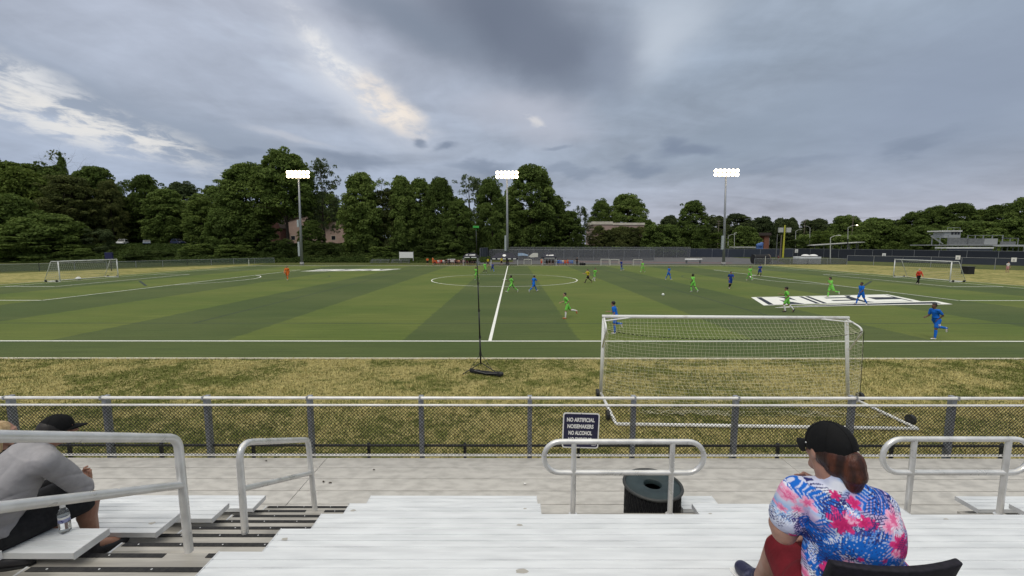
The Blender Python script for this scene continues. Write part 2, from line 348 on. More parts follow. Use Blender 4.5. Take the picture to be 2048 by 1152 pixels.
def turf_material():
    m, nt, b = new_mat('striped_artificial_turf'); b.inputs['Roughness'].default_value = .85; b.inputs['Specular IOR Level'].default_value = .06
    b.inputs['Sheen Weight'].default_value = .10; b.inputs['Sheen Roughness'].default_value = .6; b.inputs['Sheen Tint'].default_value = (.75, .8, .62, 1)
    p = nt.node('ShaderNodeNewGeometry').outputs['Position']; sp = nt.node('ShaderNodeSeparateXYZ'); nt.l.new(p, sp.inputs[0]); x, y, _ = sp.outputs
    wob = nt.m('MULTIPLY', nt.m('SUBTRACT', nt.noise(p, 1.6, 8, .75), .5), .7)
    u = nt.m('FRACT', nt.m('DIVIDE', nt.m('ADD', nt.m('ADD', x, wob), 5.12 + 81.4 * 2), 16.28))
    edge = nt.m('MULTIPLY', nt.smooth(u, .0, .006), nt.smooth(u, .506, .5))   # dark band
    inside = nt.m('MULTIPLY', nt.m('GREATER_THAN', y, YN + .06), nt.m('LESS_THAN', y, YF - .06))
    dk = nt.m('MAXIMUM', edge, nt.m('SUBTRACT', 1.0, inside))
    # brushed rows along the pitch, worn and flattened patches
    n_str = nt.noise(nt.scale(p, .25, 5.0, 1), 1.0, 6, .6); n_fine = nt.noise(nt.scale(p, 3, 9, 1), 3.0, 5, .7); n_big = nt.noise(nt.scale(p, .5, 1, 1), .16, 5)
    light = nt.mix(nt.smooth(n_big, .35, .65), (.084, .120, .018), (.116, .142, .026))
    dark = nt.mix(nt.smooth(n_big, .35, .65), (.055, .083, .019), (.078, .102, .026))
    c = nt.mix(dk, light, dark)
    f = nt.m('MULTIPLY_ADD', nt.m('SUBTRACT', n_str, .5), .95, nt.m('MULTIPLY_ADD', nt.m('SUBTRACT', n_fine, .5), 1.0, 1.0))
    vm = nt.node('ShaderNodeVectorMath', operation='SCALE'); nt.l.new(c, vm.inputs[0]); nt.l.new(f, vm.inputs['Scale'])
    nt.l.new(vm.outputs[0], b.inputs['Base Color'])
    bn = nt.node('ShaderNodeBump'); bn.inputs['Distance'].default_value = .02; nt.l.new(n_fine, bn.inputs['Height']); nt.l.new(bn.outputs[0], b.inputs['Normal'])
    return m
MB().flat([(TX0, TY0), (TX1, TY0), (TX1, TY1), (TX0, TY1)], .012).build('turf', turf_material())['kind'] = 'structure'
k = MB()
k.box(-75, 75, TY0 - .13, TY0, 0, .035); k.box(TX0 - .13, TX1 + .13, TY1, TY1 + .3, 0, .03); k.box(TX0 - .13, TX0, TY0, TY1, 0, .03); k.box(TX1, TX1 + .13, TY0, TY1, 0, .03)
k.build('turf_kerb', M['kerb'])['kind'] = 'structure'
# painted lines
ZL = .018
fl = MB()
def seg(mb, a, b, w=.12, z=ZL):
    a, b = Vector((a[0], a[1])), Vector((b[0], b[1])); d = (b - a).normalized(); n = Vector((-d.y, d.x)) * (w / 2)
    mb.flat([tuple(a - n), tuple(b - n), tuple(b + n), tuple(a + n)], z)
def arc(mb, c, r, a0, a1, w=.12, n=64, z=ZL):
    for i in range(n):
        t0, t1 = a0 + (a1 - a0) * i / n, a0 + (a1 - a0) * (i + 1) / n
        mb.flat([(c[0] + rr * math.cos(t), c[1] + rr * math.sin(t)) for rr, t in ((r - w / 2, t0), (r + w / 2, t0), (r + w / 2, t1), (r - w / 2, t1))], z)
seg(fl, (XL, YN), (XR, YN), .14); seg(fl, (XL, YF), (XR, YF), .14); seg(fl, (XC, YN + .07), (XC, YF - .07), .15)
seg(fl, (XL, YN), (XL, YF)); seg(fl, (XR, YN), (XR, YF))
arc(fl, (XC, YC), 9.15, 0, 2 * PI, z=ZL + .003)
arc(fl, (XC, YC), .14, 0, 2 * PI, .27, 16, ZL + .006)
for s, xg in ((1, XL), (-1, XR)):
    seg(fl, (xg + s * 16.5, YC - 20.15), (xg + s * 16.5, YC + 20.15), .14, ZL + .003); seg(fl, (xg, YC - 20.15), (xg + s * 16.4, YC - 20.15), .16); seg(fl, (xg, YC + 20.15), (xg + s * 16.4, YC + 20.15))
    seg(fl, (xg + s * 5.5, YC - 9.15), (xg + s * 5.5, YC + 9.15), .14, ZL + .003); seg(fl, (xg, YC - 9.15), (xg + s * 5.4, YC - 9.15), .16); seg(fl, (xg, YC + 9.15), (xg + s * 5.4, YC + 9.15))
    a = math.acos(5.5 / 9.15); b0 = 0 if s > 0 else PI
    arc(fl, (xg + s * 11, YC), 9.15, b0 - a, b0 + a, z=ZL)
fl.build('field_lines', M['turf_white'])['kind'] = 'structure'
dl = MB()
seg(dl, (XL, 23.0), (XR, 23.0), .09, ZL - .003); seg(dl, (XL, 82.6), (XR, 82.6), .1, ZL - .003)
for xx in (-17.95, 15.9): seg(dl, (xx, 23.0), (xx, 82.6), .1, ZL - .0015)
for a, b in (((279, 562), (292, 572)), ((1728, 572), (1743, 562.5))): seg(dl, ground(*a), ground(*b), .25, ZL - .0005)
arc(dl, (-33.5, YC + 2), 8.5, -.9, .9, .1, 30, ZL - .0005); arc(dl, (31.5, YC + 2), 8.5, PI - .9, PI + .9, .1, 30, ZL - .0005)
dl.build('dark_field_lines', M['turf_dark'])['kind'] = 'structure'
# the lettered pitch logo, painted twice, half a turn apart
LA, LB = Vector((18.9, 30.3)), Vector((31.6, 32.3))          # baseline ends
LUP = Vector((1.55, 4.15))
def lp(u, v): p = LA + (LB - LA) * u + LUP * v; return (p.x, p.y)
def logo(turn):
    def T(p): return p if not turn else (2 * XC - p[0], 2 * YC - p[1])
    out, navy, wh = MB(), MB(), MB()
    def poly(mb, uv, z): mb.flat([T(lp(*q)) for q in uv], z)
    poly(out, [(-.045, -.07), (1.02, -.07), (1.02, .2), (1.0, 1.07), (-.045, 1.07)], ZL + .008)
    poly(navy, [(-.01, -.02), (.975, -.02), (.975, 1.02), (-.01, 1.02)], ZL + .010)
    z = ZL + .012
    # N
    poly(wh, [(.025, 0), (.115, 0), (.115, 1), (.025, 1)], z); poly(wh, [(.225, 0), (.30, 0), (.30, 1), (.225, 1)], z); poly(wh, [(.327, -.02), (.347, -.02), (.347, 1.02), (.327, 1.02)], z)
    poly(wh, [(.115, .58), (.225, .0), (.225, .44), (.14, 1.0), (.115, 1.0)], z)
    # E
    poly(wh, [(.375, 0), (.455, 0), (.455, 1), (.375, 1)], z)
    poly(wh, [(.455, 0), (.63, 0), (.62, .25), (.455, .25)], z); poly(wh, [(.455, .385), (.60, .385), (.60, .62), (.455, .62)], z); poly(wh, [(.455, .75), (.63, .75), (.645, 1), (.455, 1)], z)
    # C
    poly(wh, [(.665, .14), (.70, 0), (.765, 0), (.765, 1), (.70, 1), (.665, .86)], z); poly(wh, [(.765, 0), (.955, 0), (.955, .30), (.765, .30)], z)
    poly(wh, [(.765, .68), (.955, .60), (.965, 1), (.765, 1)], z)
    # swoosh
    A, B = Vector((18.3, 28.75)), Vector((32.5, 30.15))
    def sw(lo, hi, a0, a1, mb, z):
        n = 20; bot, top = [], []
        for i in range(n + 1):
            t = a0 + (a1 - a0) * i / n; p = A + (B - A) * t; bow = .75 * math.sin(PI * min(t * .72, 1)); h = 1.75 * t ** .7 + .05
            bot.append((p.x, p.y + bow * .55 + h * lo)); top.append((p.x + .35 * hi * h, p.y + bow * .55 + h * hi))
        for i in range(n): mb.flat([T(bot[i]), T(bot[i + 1]), T(top[i + 1]), T(top[i])], z)
    sw(0, 1, 0, 1, out, ZL + .0140); sw(.20, .74, .10, .965, navy, ZL + .0165)
    # one object: three coloured layers
    me = bpy.data.meshes.new('field_logo'); vs, fs, mi = [], [], []
    for i, mb in enumerate((out, navy, wh)):
        b = len(vs); vs += mb.v; fs += [tuple(q + b for q in f) for f in mb.f]; mi += [i] * len(mb.f)
    me.from_pydata(vs, [], fs)
    for mm in ('turf_white', 'turf_navy', 'turf_white'): me.materials.append(M[mm])
    me.polygons.foreach_set('material_index', mi)
    link_mesh('field_logo', me)['kind'] = 'structure'
logo(False); logo(True)
# straw coloured grass beyond both goal lines
for poly in ([(-125, TY0), (TX0 - .13, TY0), (TX0 - .13, 90), (-58, 97), (-66, 84), (-76, 68), (-86, 56)], [(TX1 + .13, TY0), (125, TY0), (97, 55), (88.3, 71), (80, 85), (75, 93), (TX1 + .13, 93)]):
    MB().flat(poly, .006).build('dry_grass_field', M['dry_far'])['kind'] = 'structure'
M['track'] = mat('faded_red_track', (.155, .10, .09), (.12, .085, .08), rough=.9, sc_=.3, world=True)
M['asphalt'] = mat('grey_asphalt', (.115, .112, .112), (.085, .084, .085), rough=.9, sc_=.5, world=True)
MB().flat([(-8, 94), (62, 94), (75, 118), (78, 150), (-5, 150), (-10, 118)], .008).build('court_paving', M['asphalt'])['kind'] = 'structure'
MB().flat([(14, 106), (52, 99), (55, 104), (16, 113)], .014).build('running_track', M['track'])['kind'] = 'structure'
# rising bank on the left
def hill(x, y):
    a = min(1, max(0, (y - 108) / 20)); a = a * a * (3 - 2 * a)
    b = min(1, max(0, (-8 - x) / 40)); b = b * b * (3 - 2 * b)
    c = min(1, max(0, (y - 150) / 60))
    return 4.5 * a * b + 2.5 * c * b
hb = MB(); nx, ny = 60, 40
for j in range(ny + 1):
    for i in range(nx + 1):
        xx, yy = -260 + 260 * i / nx, 106 + 110 * j / ny; hb.v.append((xx, yy, hill(xx, yy) + .01))
hb.f = [(j * (nx + 1) + i, j * (nx + 1) + i + 1, (j + 1) * (nx + 1) + i + 1, (j + 1) * (nx + 1) + i) for j in range(ny) for i in range(nx)]
hb.build('hillside', M['meadow'], smooth=True)['kind'] = 'structure'
# ------------------------------------------------------------------ the aluminium stand we sit in
def rowY(i): return 4.665 - .612 * (i - 1)            # far edge of the seat of row i
def rowZ(i): return CAMH - 2.97 + .304 * (i - 1)      # top of that seat
DECK = CAMH - 3.40
def trY(i): return 4.576 - .612 * (i - 2)             # nosing of the tread of row i
def trZ(i): return CAMH - 3.096 + .304 * (i - 2)
AL, AR = -2.95, -1.685                                # the aisle
stand = empty('bleacher', (0, 4, 0)); OFF = Vector((0, -4, 0))
tag(stand, 'silver aluminium bleacher with ribbed bench seats, stepped aisle and plank walkway in the foreground', 'bleacher')
def sbuild(mb, name, m, parent=stand, **kw):
    mb.v = [(a, b - 4, c) for a, b, c in mb.v] if parent is stand else mb.v
    return mb.build(name, m, parent, **kw)
def ribbed(y0, y1, zt, th, n, depth):
    """plank section with n flat ribs parted by shallow channels"""
    top = []; w = (y1 - y0) / n; g = w * .09
    for k in range(n):
        a, b = y0 + k * w, y0 + (k + 1) * w
        top += [(a + (g if k else 0), zt), (b - (g if k < n - 1 else 0), zt)]
        if k < n - 1: top += [(b - g * .5, zt - depth), (b + g * .5, zt - depth)]
    return [(y0, zt - th)] + top + [(y1, zt - th)]
def seat(i, x0, x1):
    y1 = rowY(i); y0 = y1 - .245; z = rowZ(i)
    s = MB(); s.extrude_x([(b - 4, c) for b, c in ribbed(y0, y1, z, .042, 4, .006)], x0, x1)
    o = s.build('seat_plank', M['alu_seat'], stand)
    for xa in (x0, x1):
        if abs(xa) > 9: continue
        e = MB(); d = .006 if xa == x1 else -.006
        e.box(min(xa, xa + d), max(xa, xa + d), y0 - 4.002, y1 - 3.998, z - .047, z + .0025); e.build('end_cap', M['alu_cap'], o)
    for bx in [v for v in (-9.0, -7.2, -5.4, -3.45, -1.3, .1, 1.95, 2.25, 3.7, 5.5, 7.3, 9.1) if x0 + .05 < v < x1 - .05]:
        b = MB(); b.box(bx - .03, bx + .03, y0 - 3.97, y1 - 4.03, z - .40, z - .045); b.build('seat_bracket', M['dark_metal'], o)
    return o
L0, R1 = -15.0, 15.0
SEATS = {}
for i in range(1, 9):
    SEATS[i, 'l'] = seat(i, L0, AL)
    if i == 1: SEATS[i, 'r'] = seat(i, AR, .28); seat(i, 1.93, 2.36); SEATS[i, 'e'] = seat(i, 5.26, R1)
    elif i == 2: SEATS[i, 'r'] = seat(i, AR, .28); SEATS[i, 'm'] = seat(i, 1.86, 3.95); SEATS[i, 'e'] = seat(i, 5.14, R1)
    else: SEATS[i, 'r'] = seat(i, AR, R1)
def scuff(key, px, py, r):
    i = key[0]; z = rowZ(i) + .0012; p = ground(px, py, z); mb = MB(); rr = random.Random(px)
    pts = [(p.x + r * rr.uniform(.5, 1.2) * math.cos(t), p.y - 4 + .6 * r * rr.uniform(.4, 1.2) * math.sin(t)) for t in [k * PI / 5 for k in range(10)]]
    mb.flat(pts, z); mb.build('scuff', M['alu_tread'], SEATS[key])
for a in (((2, 'r'), 706, 1021, .035), ((4, 'r'), 570, 1078, .03), ((5, 'r'), 1044, 1143, .035), ((2, 'r'), 1049, 1006 + 11, .02), ((3, 'r'), 1040, 1050, .03), ((3, 'l'), 305, 1046, .03), ((2, 'm'), 1420, 1027, .02), ((3, 'r'), 1893, 1038, .02)): scuff(*a)
# treads (foot planks) and risers of every row; the aisle's half steps between them
def planks(y0, y1, zt, x0, x1, name, m):
    s = MB(); s.extrude_x([(b - 4, c) for b, c in ribbed(y0, y1, zt, .04, 3, .004)], x0, x1); return s.build(name, m, stand)
def strip(x0, x1, y1, z, parent):
    g = MB(); g.box(x0, x1, y1 - 4.040, y1 - 4.002, z - .001, z + .004); st = g.build('grip_strip', M['black_strip'], parent)
    for k in range(int((x1 - x0) / .33)):
        s = MB(); s.ell((x0 + .12 + k * .33, y1 - 4.021, z + .004), (.007, .007, .004), n=6, m=3); s.build('screw', M['alu_cap'], st)
for i in range(2, 9):
    y1, z = trY(i), trZ(i); y0 = rowY(i) - .25
    spans = [(L0, R1)] if i != 2 else [(L0, .28), (1.93, 3.95), (5.2, R1)]
    for x0, x1 in spans:
        o = planks(y0, y1, z, x0, x1, 'tread', M['alu_tread'])
        r = MB(); r.box(x0, x1, y1 - 4.02, y1 - 4.006, z - .31 if i > 2 else DECK, z - .041); r.build('riser', M['alu_tread'], stand)
        if x0 == L0:
            gap = {5: (-2.46, -2.16), 4: None, 2: (-2.42, -2.2)}.get(i)
            if gap: strip(AL - .35, gap[0], y1, z, o); strip(gap[1], AR + .2, y1, z, o)
            else: strip(AL - .35, AR + .2, y1, z, o)
    zh = z - .152; yh = y1 + .304
    h = planks(y1 + .004, yh, zh, AL - .12, AR + .1, 'half_step', M['alu_tread']); strip(AL - .1, AR + .1, yh, zh, h)
    e = MB(); e.box(AL - .135, AL - .12, y1 - 3.994, yh - 4, zh - .045, zh + .003); e.build('end_cap', M['alu_cap'], h)
    rz = MB(); rz.box(AL - .12, AR + .1, yh - 4.02, yh - 4.006, zh - .152, zh - .041); rz.build('riser', M['alu_tread'], h)
# walkway planks
for k in range(7):
    y1 = 6.35 - .3 * k
    for x0, x1 in ((L0, -8.9), (-8.893, -2.985), (-2.978, 4.3), (4.307, R1)):
        s = MB(); s.box(x0, x1, y1 - 4.288, y1 - 4.0, DECK - .05, DECK); s.build('walkway_plank', M['alu_deck'], stand, bevel=.006)
u = MB()
for xx in np.arange(-14, 14.1, 1.83):
    u.box(xx - .05, xx + .05, .25 - 4, 6.3 - 4, DECK - .2, DECK - .052)
    for yy in (6.2, 4.5): u.box(xx - .04, xx + .04, yy - 4.04, yy - 3.96, 0, DECK - .2)
u.build('understructure', M['dark_metal'], stand)
# beams that close the two wheelchair bays
for x0, x1 in ((.31, 1.93), (4.0, 5.16)):
    b = MB(); zt = CAMH - 2.80; b.box(x0, x1, 4.03 - 4, 4.10 - 4, zt - .075, zt)
    for xx in (x0 + .02, x1 - .06): b.box(xx, xx + .05, 4.035 - 4, 4.095 - 4, DECK, zt - .075)
    b.build('bay_beam', M['alu_tread'], stand, bevel=.004)

# ------------------------------------------------------------------ handrails
def bend(pts, r, n=7):
    """polyline with rounded corners"""
    out = [Vector(pts[0])]
    for i in range(1, len(pts) - 1):
        a, b, c = Vector(pts[i - 1]), Vector(pts[i]), Vector(pts[i + 1]); u, w = (a - b).normalized(), (c - b).normalized()
        ang = u.angle(w); t = min(r / math.tan(ang / 2), .48 * (a - b).length, .48 * (c - b).length); p0, p1 = b + u * t, b + w * t
        for k in range(n + 1): s = k / n; out.append((p0.lerp(b, s)).lerp(b.lerp(p1, s), s))
    out.append(Vector(pts[-1])); return out
PX = -2.32
def handrail(label, base, posts, rails):
    h = empty('handrail', base); tag(h, label, 'handrail', 'handrails on the bleacher'); B = Vector(base)
    for name, pts, r, rad in posts + rails:
        mb = MB(); mb.tube([p - B for p in (bend([Vector(q) for q in pts], rad) if rad else [Vector(q) for q in pts])], r, 12); o = mb.build(name, M['alu_pipe'], h); clean_smooth_by_angle(o.data)
    return h
zz = lambda d: CAMH - d
PR = .028
handrail('large sloping aisle handrail beside the seated man in grey shirt', (PX, 2.76, trZ(5)),
         [('post', [(PX, 2.762, trZ(5)), (PX, 2.75, zz(1.33)), (PX, 1.6, zz(.765)), (PX, .6, zz(.28))], PR, .13)],
         [('middle_rail', [(PX, 2.755, zz(1.675)), (PX, 1.6, zz(1.10)), (PX, .6, zz(.62))], PR * .95, 0)])
handrail('smaller aisle handrail with two posts on the steps below the large one', (PX, 3.36, trZ(4)),
         [('post', [(PX, 3.36, trZ(4)), (PX, 3.355, zz(1.66)), (PX, 4.50, zz(2.195)), (PX, 4.575, trZ(2))], PR, .12)],
         [('middle_rail', [(PX, 3.36, zz(2.08)), (PX, 4.555, zz(2.62))], PR * .9, 0)])
def loop_rail(label, xa, xb, p1, p2, yb, zb, zt, zl, lean=0.0):
    h = empty('handrail', ((xa + xb) / 2, yb, zb)); tag(h, label, 'handrail', 'handrails on the bleacher'); B = Vector(h.location)
    r = (zt - zl) / 2 * .98; pts = []
    for cx, t0 in ((xb - r, -PI / 2), (xa + r, PI / 2)):
        for k in range(13): t = t0 + PI * k / 12; pts.append(Vector((cx + r * math.cos(t), yb, (zt + zl) / 2 + (zt - zl) / 2 * math.sin(t))) - B)
    mb = MB(); mb.tube(pts, .0265, 12, closed=True); o = mb.build('looped_rail', M['alu_pipe'], h); clean_smooth_by_angle(o.data)
    for xp in (p1, p2):
        mb = MB(); mb.tube([Vector((xp, yb, zb)) - B, Vector((xp, yb, zt)) - B], .0265, 12); mb.tube([Vector((xp, yb, zb)) - B, Vector((xp, yb, zb + .012)) - B], .045, 12)
        o = mb.build('post', M['alu_pipe'], h); clean_smooth_by_angle(o.data)
loop_rail('looped guard rail in front of the dark green litter bin', .32, 1.96, .626, 1.635, 4.066, CAMH - 2.80, zz(2.0), zz(2.335))
loop_rail('looped guard rail to the right of the woman in floral shirt', 3.79, 5.30, 4.10, 5.06, 4.066, CAMH - 2.80, zz(1.97), zz(2.33))

# ------------------------------------------------------------------ chain-link fence along the walkway
FY = 6.375
fen = empty('walkway_fence', (0, FY, DECK)); tag(fen, 'black chain-link fence with pale rails and grey posts along the walkway edge', 'fence')
def frail(name, z, r, m, y=0.0):
    mb = MB(); mb.tube([(L0, y, z), (R1, y, z)], r, 10); o = mb.build(name, m, fen); clean_smooth_by_angle(o.data); return o
top = frail('top_rail', .985, .0225, M['white_rail']); frail('middle_rail', .865, .019, M['white_rail']); frail('bottom_rail', .035, .02, M['white_rail'])
frail('lower_dark_rail', .145, .02, M['black_metal'], .10)
pxs = [10, 203, 407, 615, 840, 1060, 1270, 1477, 1712, 1915]
fx = [at(p, 800, FY).x for p in pxs]; dx = 1.68
fx = [fx[0] - dx * k for k in range(4, 0, -1)] + fx + [fx[-1] + dx * k for k in range(1, 5)]
for xx in fx:
    mb = MB(); mb.box(xx - .035, xx + .035, .028, .118, -.5, .995); mb.build('post', M['fence_grey'], fen, bevel=.006)
    mb = MB(); mb.box(xx - .012, xx + .012, -.03, .03, .955, 1.012); mb.build('rail_clamp', M['fence_grey'], fen)
for xx in [(a + b) / 2 + random.uniform(-.2, .2) for a, b in zip(fx[:-1], fx[1:])]:
    mb = MB(); mb.box(xx - .022, xx + .022, .122, .16, -.5, .165); mb.build('short_post', M['black_metal'], fen)
cl = MB(); z0, z1 = .045, .86; H_ = z1 - z0; cell = .058; r_ = .0043
def wire(a, b):
    a, b = Vector(a), Vector(b); d = (b - a).normalized(); n = Vector((0, 1, 0)); w = d.cross(n); K_ = 14
    vs = []; fs = []
    for k in range(K_ + 1):
        p = a.lerp(b, k / K_)
        for t in (90, 210, 330): vs.append(p + n * (r_ * math.sin(R(t))) + w * (r_ * math.cos(R(t))))
        if k: o = 3 * (k - 1); fs += [(o, o + 1, o + 4, o + 3), (o + 1, o + 2, o + 5, o + 4), (o + 2, o, o + 3, o + 5)]
    cl.add(vs, fs)
MX0, MX1 = -12.0, 12.0
n = int((MX1 - MX0) / cell)
for k in range(-int(H_ / cell) - 1, n + 1):
    x = MX0 + k * cell
    for s, yo in ((1, -.0165), (-1, -.0225)):
        xa, xb = (x, x + H_) if s > 0 else (x + H_, x)
        pts = []
        wire((xa, yo, z0), (xb, yo, z1))
tw = MB()
me = cl.mesh('chain_link'); link_mesh('chain_link', me, M['black_wire'], fen)

# the notice on the fence
def build_notice():
    c = at(1161.5, 861, FY - .035); a, b = at(1125, 861, FY - .035), at(1198, 861, FY - .035); t, bo = at(1161, 826, FY - .035), at(1161, 896, FY - .035)
    w, h = (b.x - a.x) / 2, (t.z - bo.z) / 2
    s = empty('notice_sign', c); s.rotation_euler = (0, R(1.6), 0); tag(s, 'navy notice with white border and lettering hung on the chain-link fence', 'sign')
    def rrect(w, h, r): return [(cx + r * math.cos(R(q)), cz + r * math.sin(R(q))) for cx, cz, q0 in ((w - r, h - r, 0), (-w + r, h - r, 90), (-w + r, -h + r, 180), (w - r, -h + r, 270)) for q in range(q0, q0 + 91, 15)]
    def plate(name, m, w, h, r, y0, y1):
        p = rrect(w, h, r); k = len(p); mb = MB(); mb.add([(x, y0, z) for x, z in p] + [(x, y1, z) for x, z in p], [tuple(range(k)), tuple(range(2 * k - 1, k - 1, -1))] + [(i, k + i, k + (i + 1) % k, (i + 1) % k) for i in range(k)])
        return mb.build(name, m, s)
    plate('border', M['sign_white'], w, h, .04, -.004, .004); plate('face', M['navy_sign'], w - .019, h - .019, .03, -.007, -.0042)
    rows = ['NO ARTIFICIAL', 'NOISEMAKERS', 'NO ALCOHOL', 'NO SMOKING']
    wid = [.435, .41, .37, .365]
    for k, (tx, ww) in enumerate(zip(rows, wid)):
        me = text_mesh(tx, .1, .0042); xs = [v.co.x for v in me.vertices]; f = ww * (w / .287) / (max(xs) - min(xs)); ys = [v.co.y for v in me.vertices]
        me.transform(Matrix.Diagonal((f, .068 / (max(ys) - min(ys)), 1, 1))); me.transform(Matrix.Rotation(PI / 2, 4, 'X')); me.transform(Matrix.Translation((-.01 * 1, -.0082, h - .115 - k * .108)))
        link_mesh('lettering', me, M['sign_white'], s)
    for tx, sz, zz_, bold in (('FDU', .05, -h + .085, .002), ('KNIGHTS', .019, -h + .05, .0006)):
        me = text_mesh(tx, sz, bold, .85); me.transform(Matrix.Rotation(PI / 2, 4, 'X')); me.transform(Matrix.Translation((w - .075, -.0082, zz_))); link_mesh('emblem', me, M['sign_white'], s)
    for zc in (h - .012, -h + .012):
        mb = MB(); mb.ell((0, -.007, zc), (.006, .004, .006), n=8, m=6); mb.build('bolt', M['black_metal'], s)
build_notice()

# ------------------------------------------------------------------ litter bin
def build_bin():
    b = empty('litter_bin', (1.585, 4.46, DECK)); tag(b, 'round dark green litter bin with hole in its lid on the walkway', 'bin')
    r, h = .305, .70
    mb = MB(); mb.lathe([(0.001, .03), (r - .012, .03), (r - .012, h - .02)], 40); mb.build('liner', M['black_cloth'], b, True)
    ms = MB()
    for k in range(46):
        for s in (1, -1):
            ms.tube([(r * math.cos(t), r * math.sin(t), z) for z, t in ((.03 + (h - .05) * j / 10, 2 * PI * k / 46 + s * .055 * 10 * j / 10) for j in range(11))], .003, 4, caps=False)
    ms.build('mesh_wall', M['black_metal'], b)
    for nm, rr_, zz_, th in (('rim', r * 1.03, h, .017), ('base_ring', r, .03, .014)):
        rm = MB(); rm.tube([(rr_ * math.cos(2 * PI * k / 40), rr_ * math.sin(2 * PI * k / 40), zz_) for k in range(40)], th, 10, closed=True); rm.build(nm, M['bin_rim'], b, True)
    ld = MB(); ld.lathe([(r * 1.0, h - .012), (r * .985, h - .002), (r * .97, h), (.105, h + .006), (.098, h), (.096, h - .05)], 48); o = ld.build('lid', M['bin_green'], b); clean_smooth_by_angle(o.data, 50)
M['bin_rim'] = mat('dark_rim_plastic', (.055, .058, .055), (.04, .042, .04), rough=.45)
build_bin()

# ------------------------------------------------------------------ water bottle on the seat
def build_bottle():
    z = rowZ(4); p = ground(131, 1063, z + .003); b = empty('water_bottle', (p.x, p.y, z + .002)); tag(b, 'clear plastic water bottle with navy and white label standing on the bench', 'bottle')
    m, nt, bs = new_mat('clear_bottle_plastic'); bs.inputs['Base Color'].default_value = (.92, .95, .96, 1); bs.inputs['Transmission Weight'].default_value = .92; bs.inputs['Roughness'].default_value = .08; bs.inputs['IOR'].default_value = 1.18
    s = MB(); r = .033; s.lathe([(.001, .004), (.022, 0), (r, .008), (r, .03), (r * .93, .034), (r, .04), (r * .93, .052), (r, .058), (r, .075), (r * .96, .08), (r * .96, .125), (r, .13), (r * .9, .145), (.022, .170), (.0135, .182), (.0135, .192)], 24)
    o = s.build('bottle', m, b); clean_smooth_by_angle(o.data, 60)
    c = MB(); c.lathe([(.001, .206), (.0145, .206), (.0152, .203), (.0152, .188), (.0135, .187)], 20); o = c.build('cap', M['sign_white'], b); clean_smooth_by_angle(o.data)
    l = MB(); l.lathe([(r * .975, .082), (r * .975, .108)], 24); l.build('label', M['navy_label'], b, True)
    l = MB(); l.lathe([(r * .975, .108), (r * .975, .124)], 24); l.build('label', M['sign_white'], b, True)
M['navy_label'] = mat('navy_bottle_label', (.035, .04, .16), (.30, .32, .5), rough=.4, sc_=45, lo=.5, hi=.56)
build_bottle()

# ------------------------------------------------------------------ stadium chair behind the woman
def build_chair():
    z = rowZ(6); c = empty('stadium_chair', (1.325, 1.40, z)); tag(c, 'black fabric stadium chair clipped to the bench behind the floral shirt', 'chair')
    def panel(w, h, th, curve, nx, nz):
        top = []; mb = MB()
        for side in (0, 1):
            for j in range(nz + 1):
                for i in range(nx + 1):
                    u, v = i / nx * 2 - 1, j / nz
                    mb.v.append((u * w / 2 * (1 - .03 * v), curve * u * u + (th if side else 0) - .10 * v + .012 * math.sin(v * PI), v * h - .004 * (1 - u * u) * v))
        N = (nx + 1) * (nz + 1)
        for j in range(nz):
            for i in range(nx):
                a = j * (nx + 1) + i; mb.f += [(a, a + 1, a + nx + 2, a + nx + 1), (N + a + nx + 1, N + a + nx + 2, N + a + 1, N + a)]
        rim = [i for i in range(nx + 1)] + [j * (nx + 1) + nx for j in range(1, nz + 1)] + [nz * (nx + 1) + i for i in range(nx - 1, -1, -1)] + [j * (nx + 1) for j in range(nz - 1, 0, -1)]
        for a, b in zip(rim, rim[1:] + rim[:1]): mb.f.append((b, a, N + a, N + b))
        return mb
    mb = panel(.41, .345, .03, .03, 14, 8); mb.v = [(x, y - .06, q + .058) for x, y, q in mb.v]; o = mb.build('backrest', M['chair_black'], c, True); bv = o.modifiers.new('b', 'BEVEL'); bv.width = .008; bv.segments = 2; bv.limit_method = 'ANGLE'
    o.rotation_euler = (0, R(-5.5), R(-6))
    s = MB(); s.box(-.21, .21, -.03, .24, .012, .055); s.build('seat_cushion', M['chair_black'], c, bevel=.015)
    f = MB()
    for x in (-.215, .215): f.tube([(x, .2, .01), (x, -.05, .012), (x, -.085, .06), (x, -.12, .25)], .009, 8)
    f.build('frame', M['black_metal'], c, True)
build_chair()
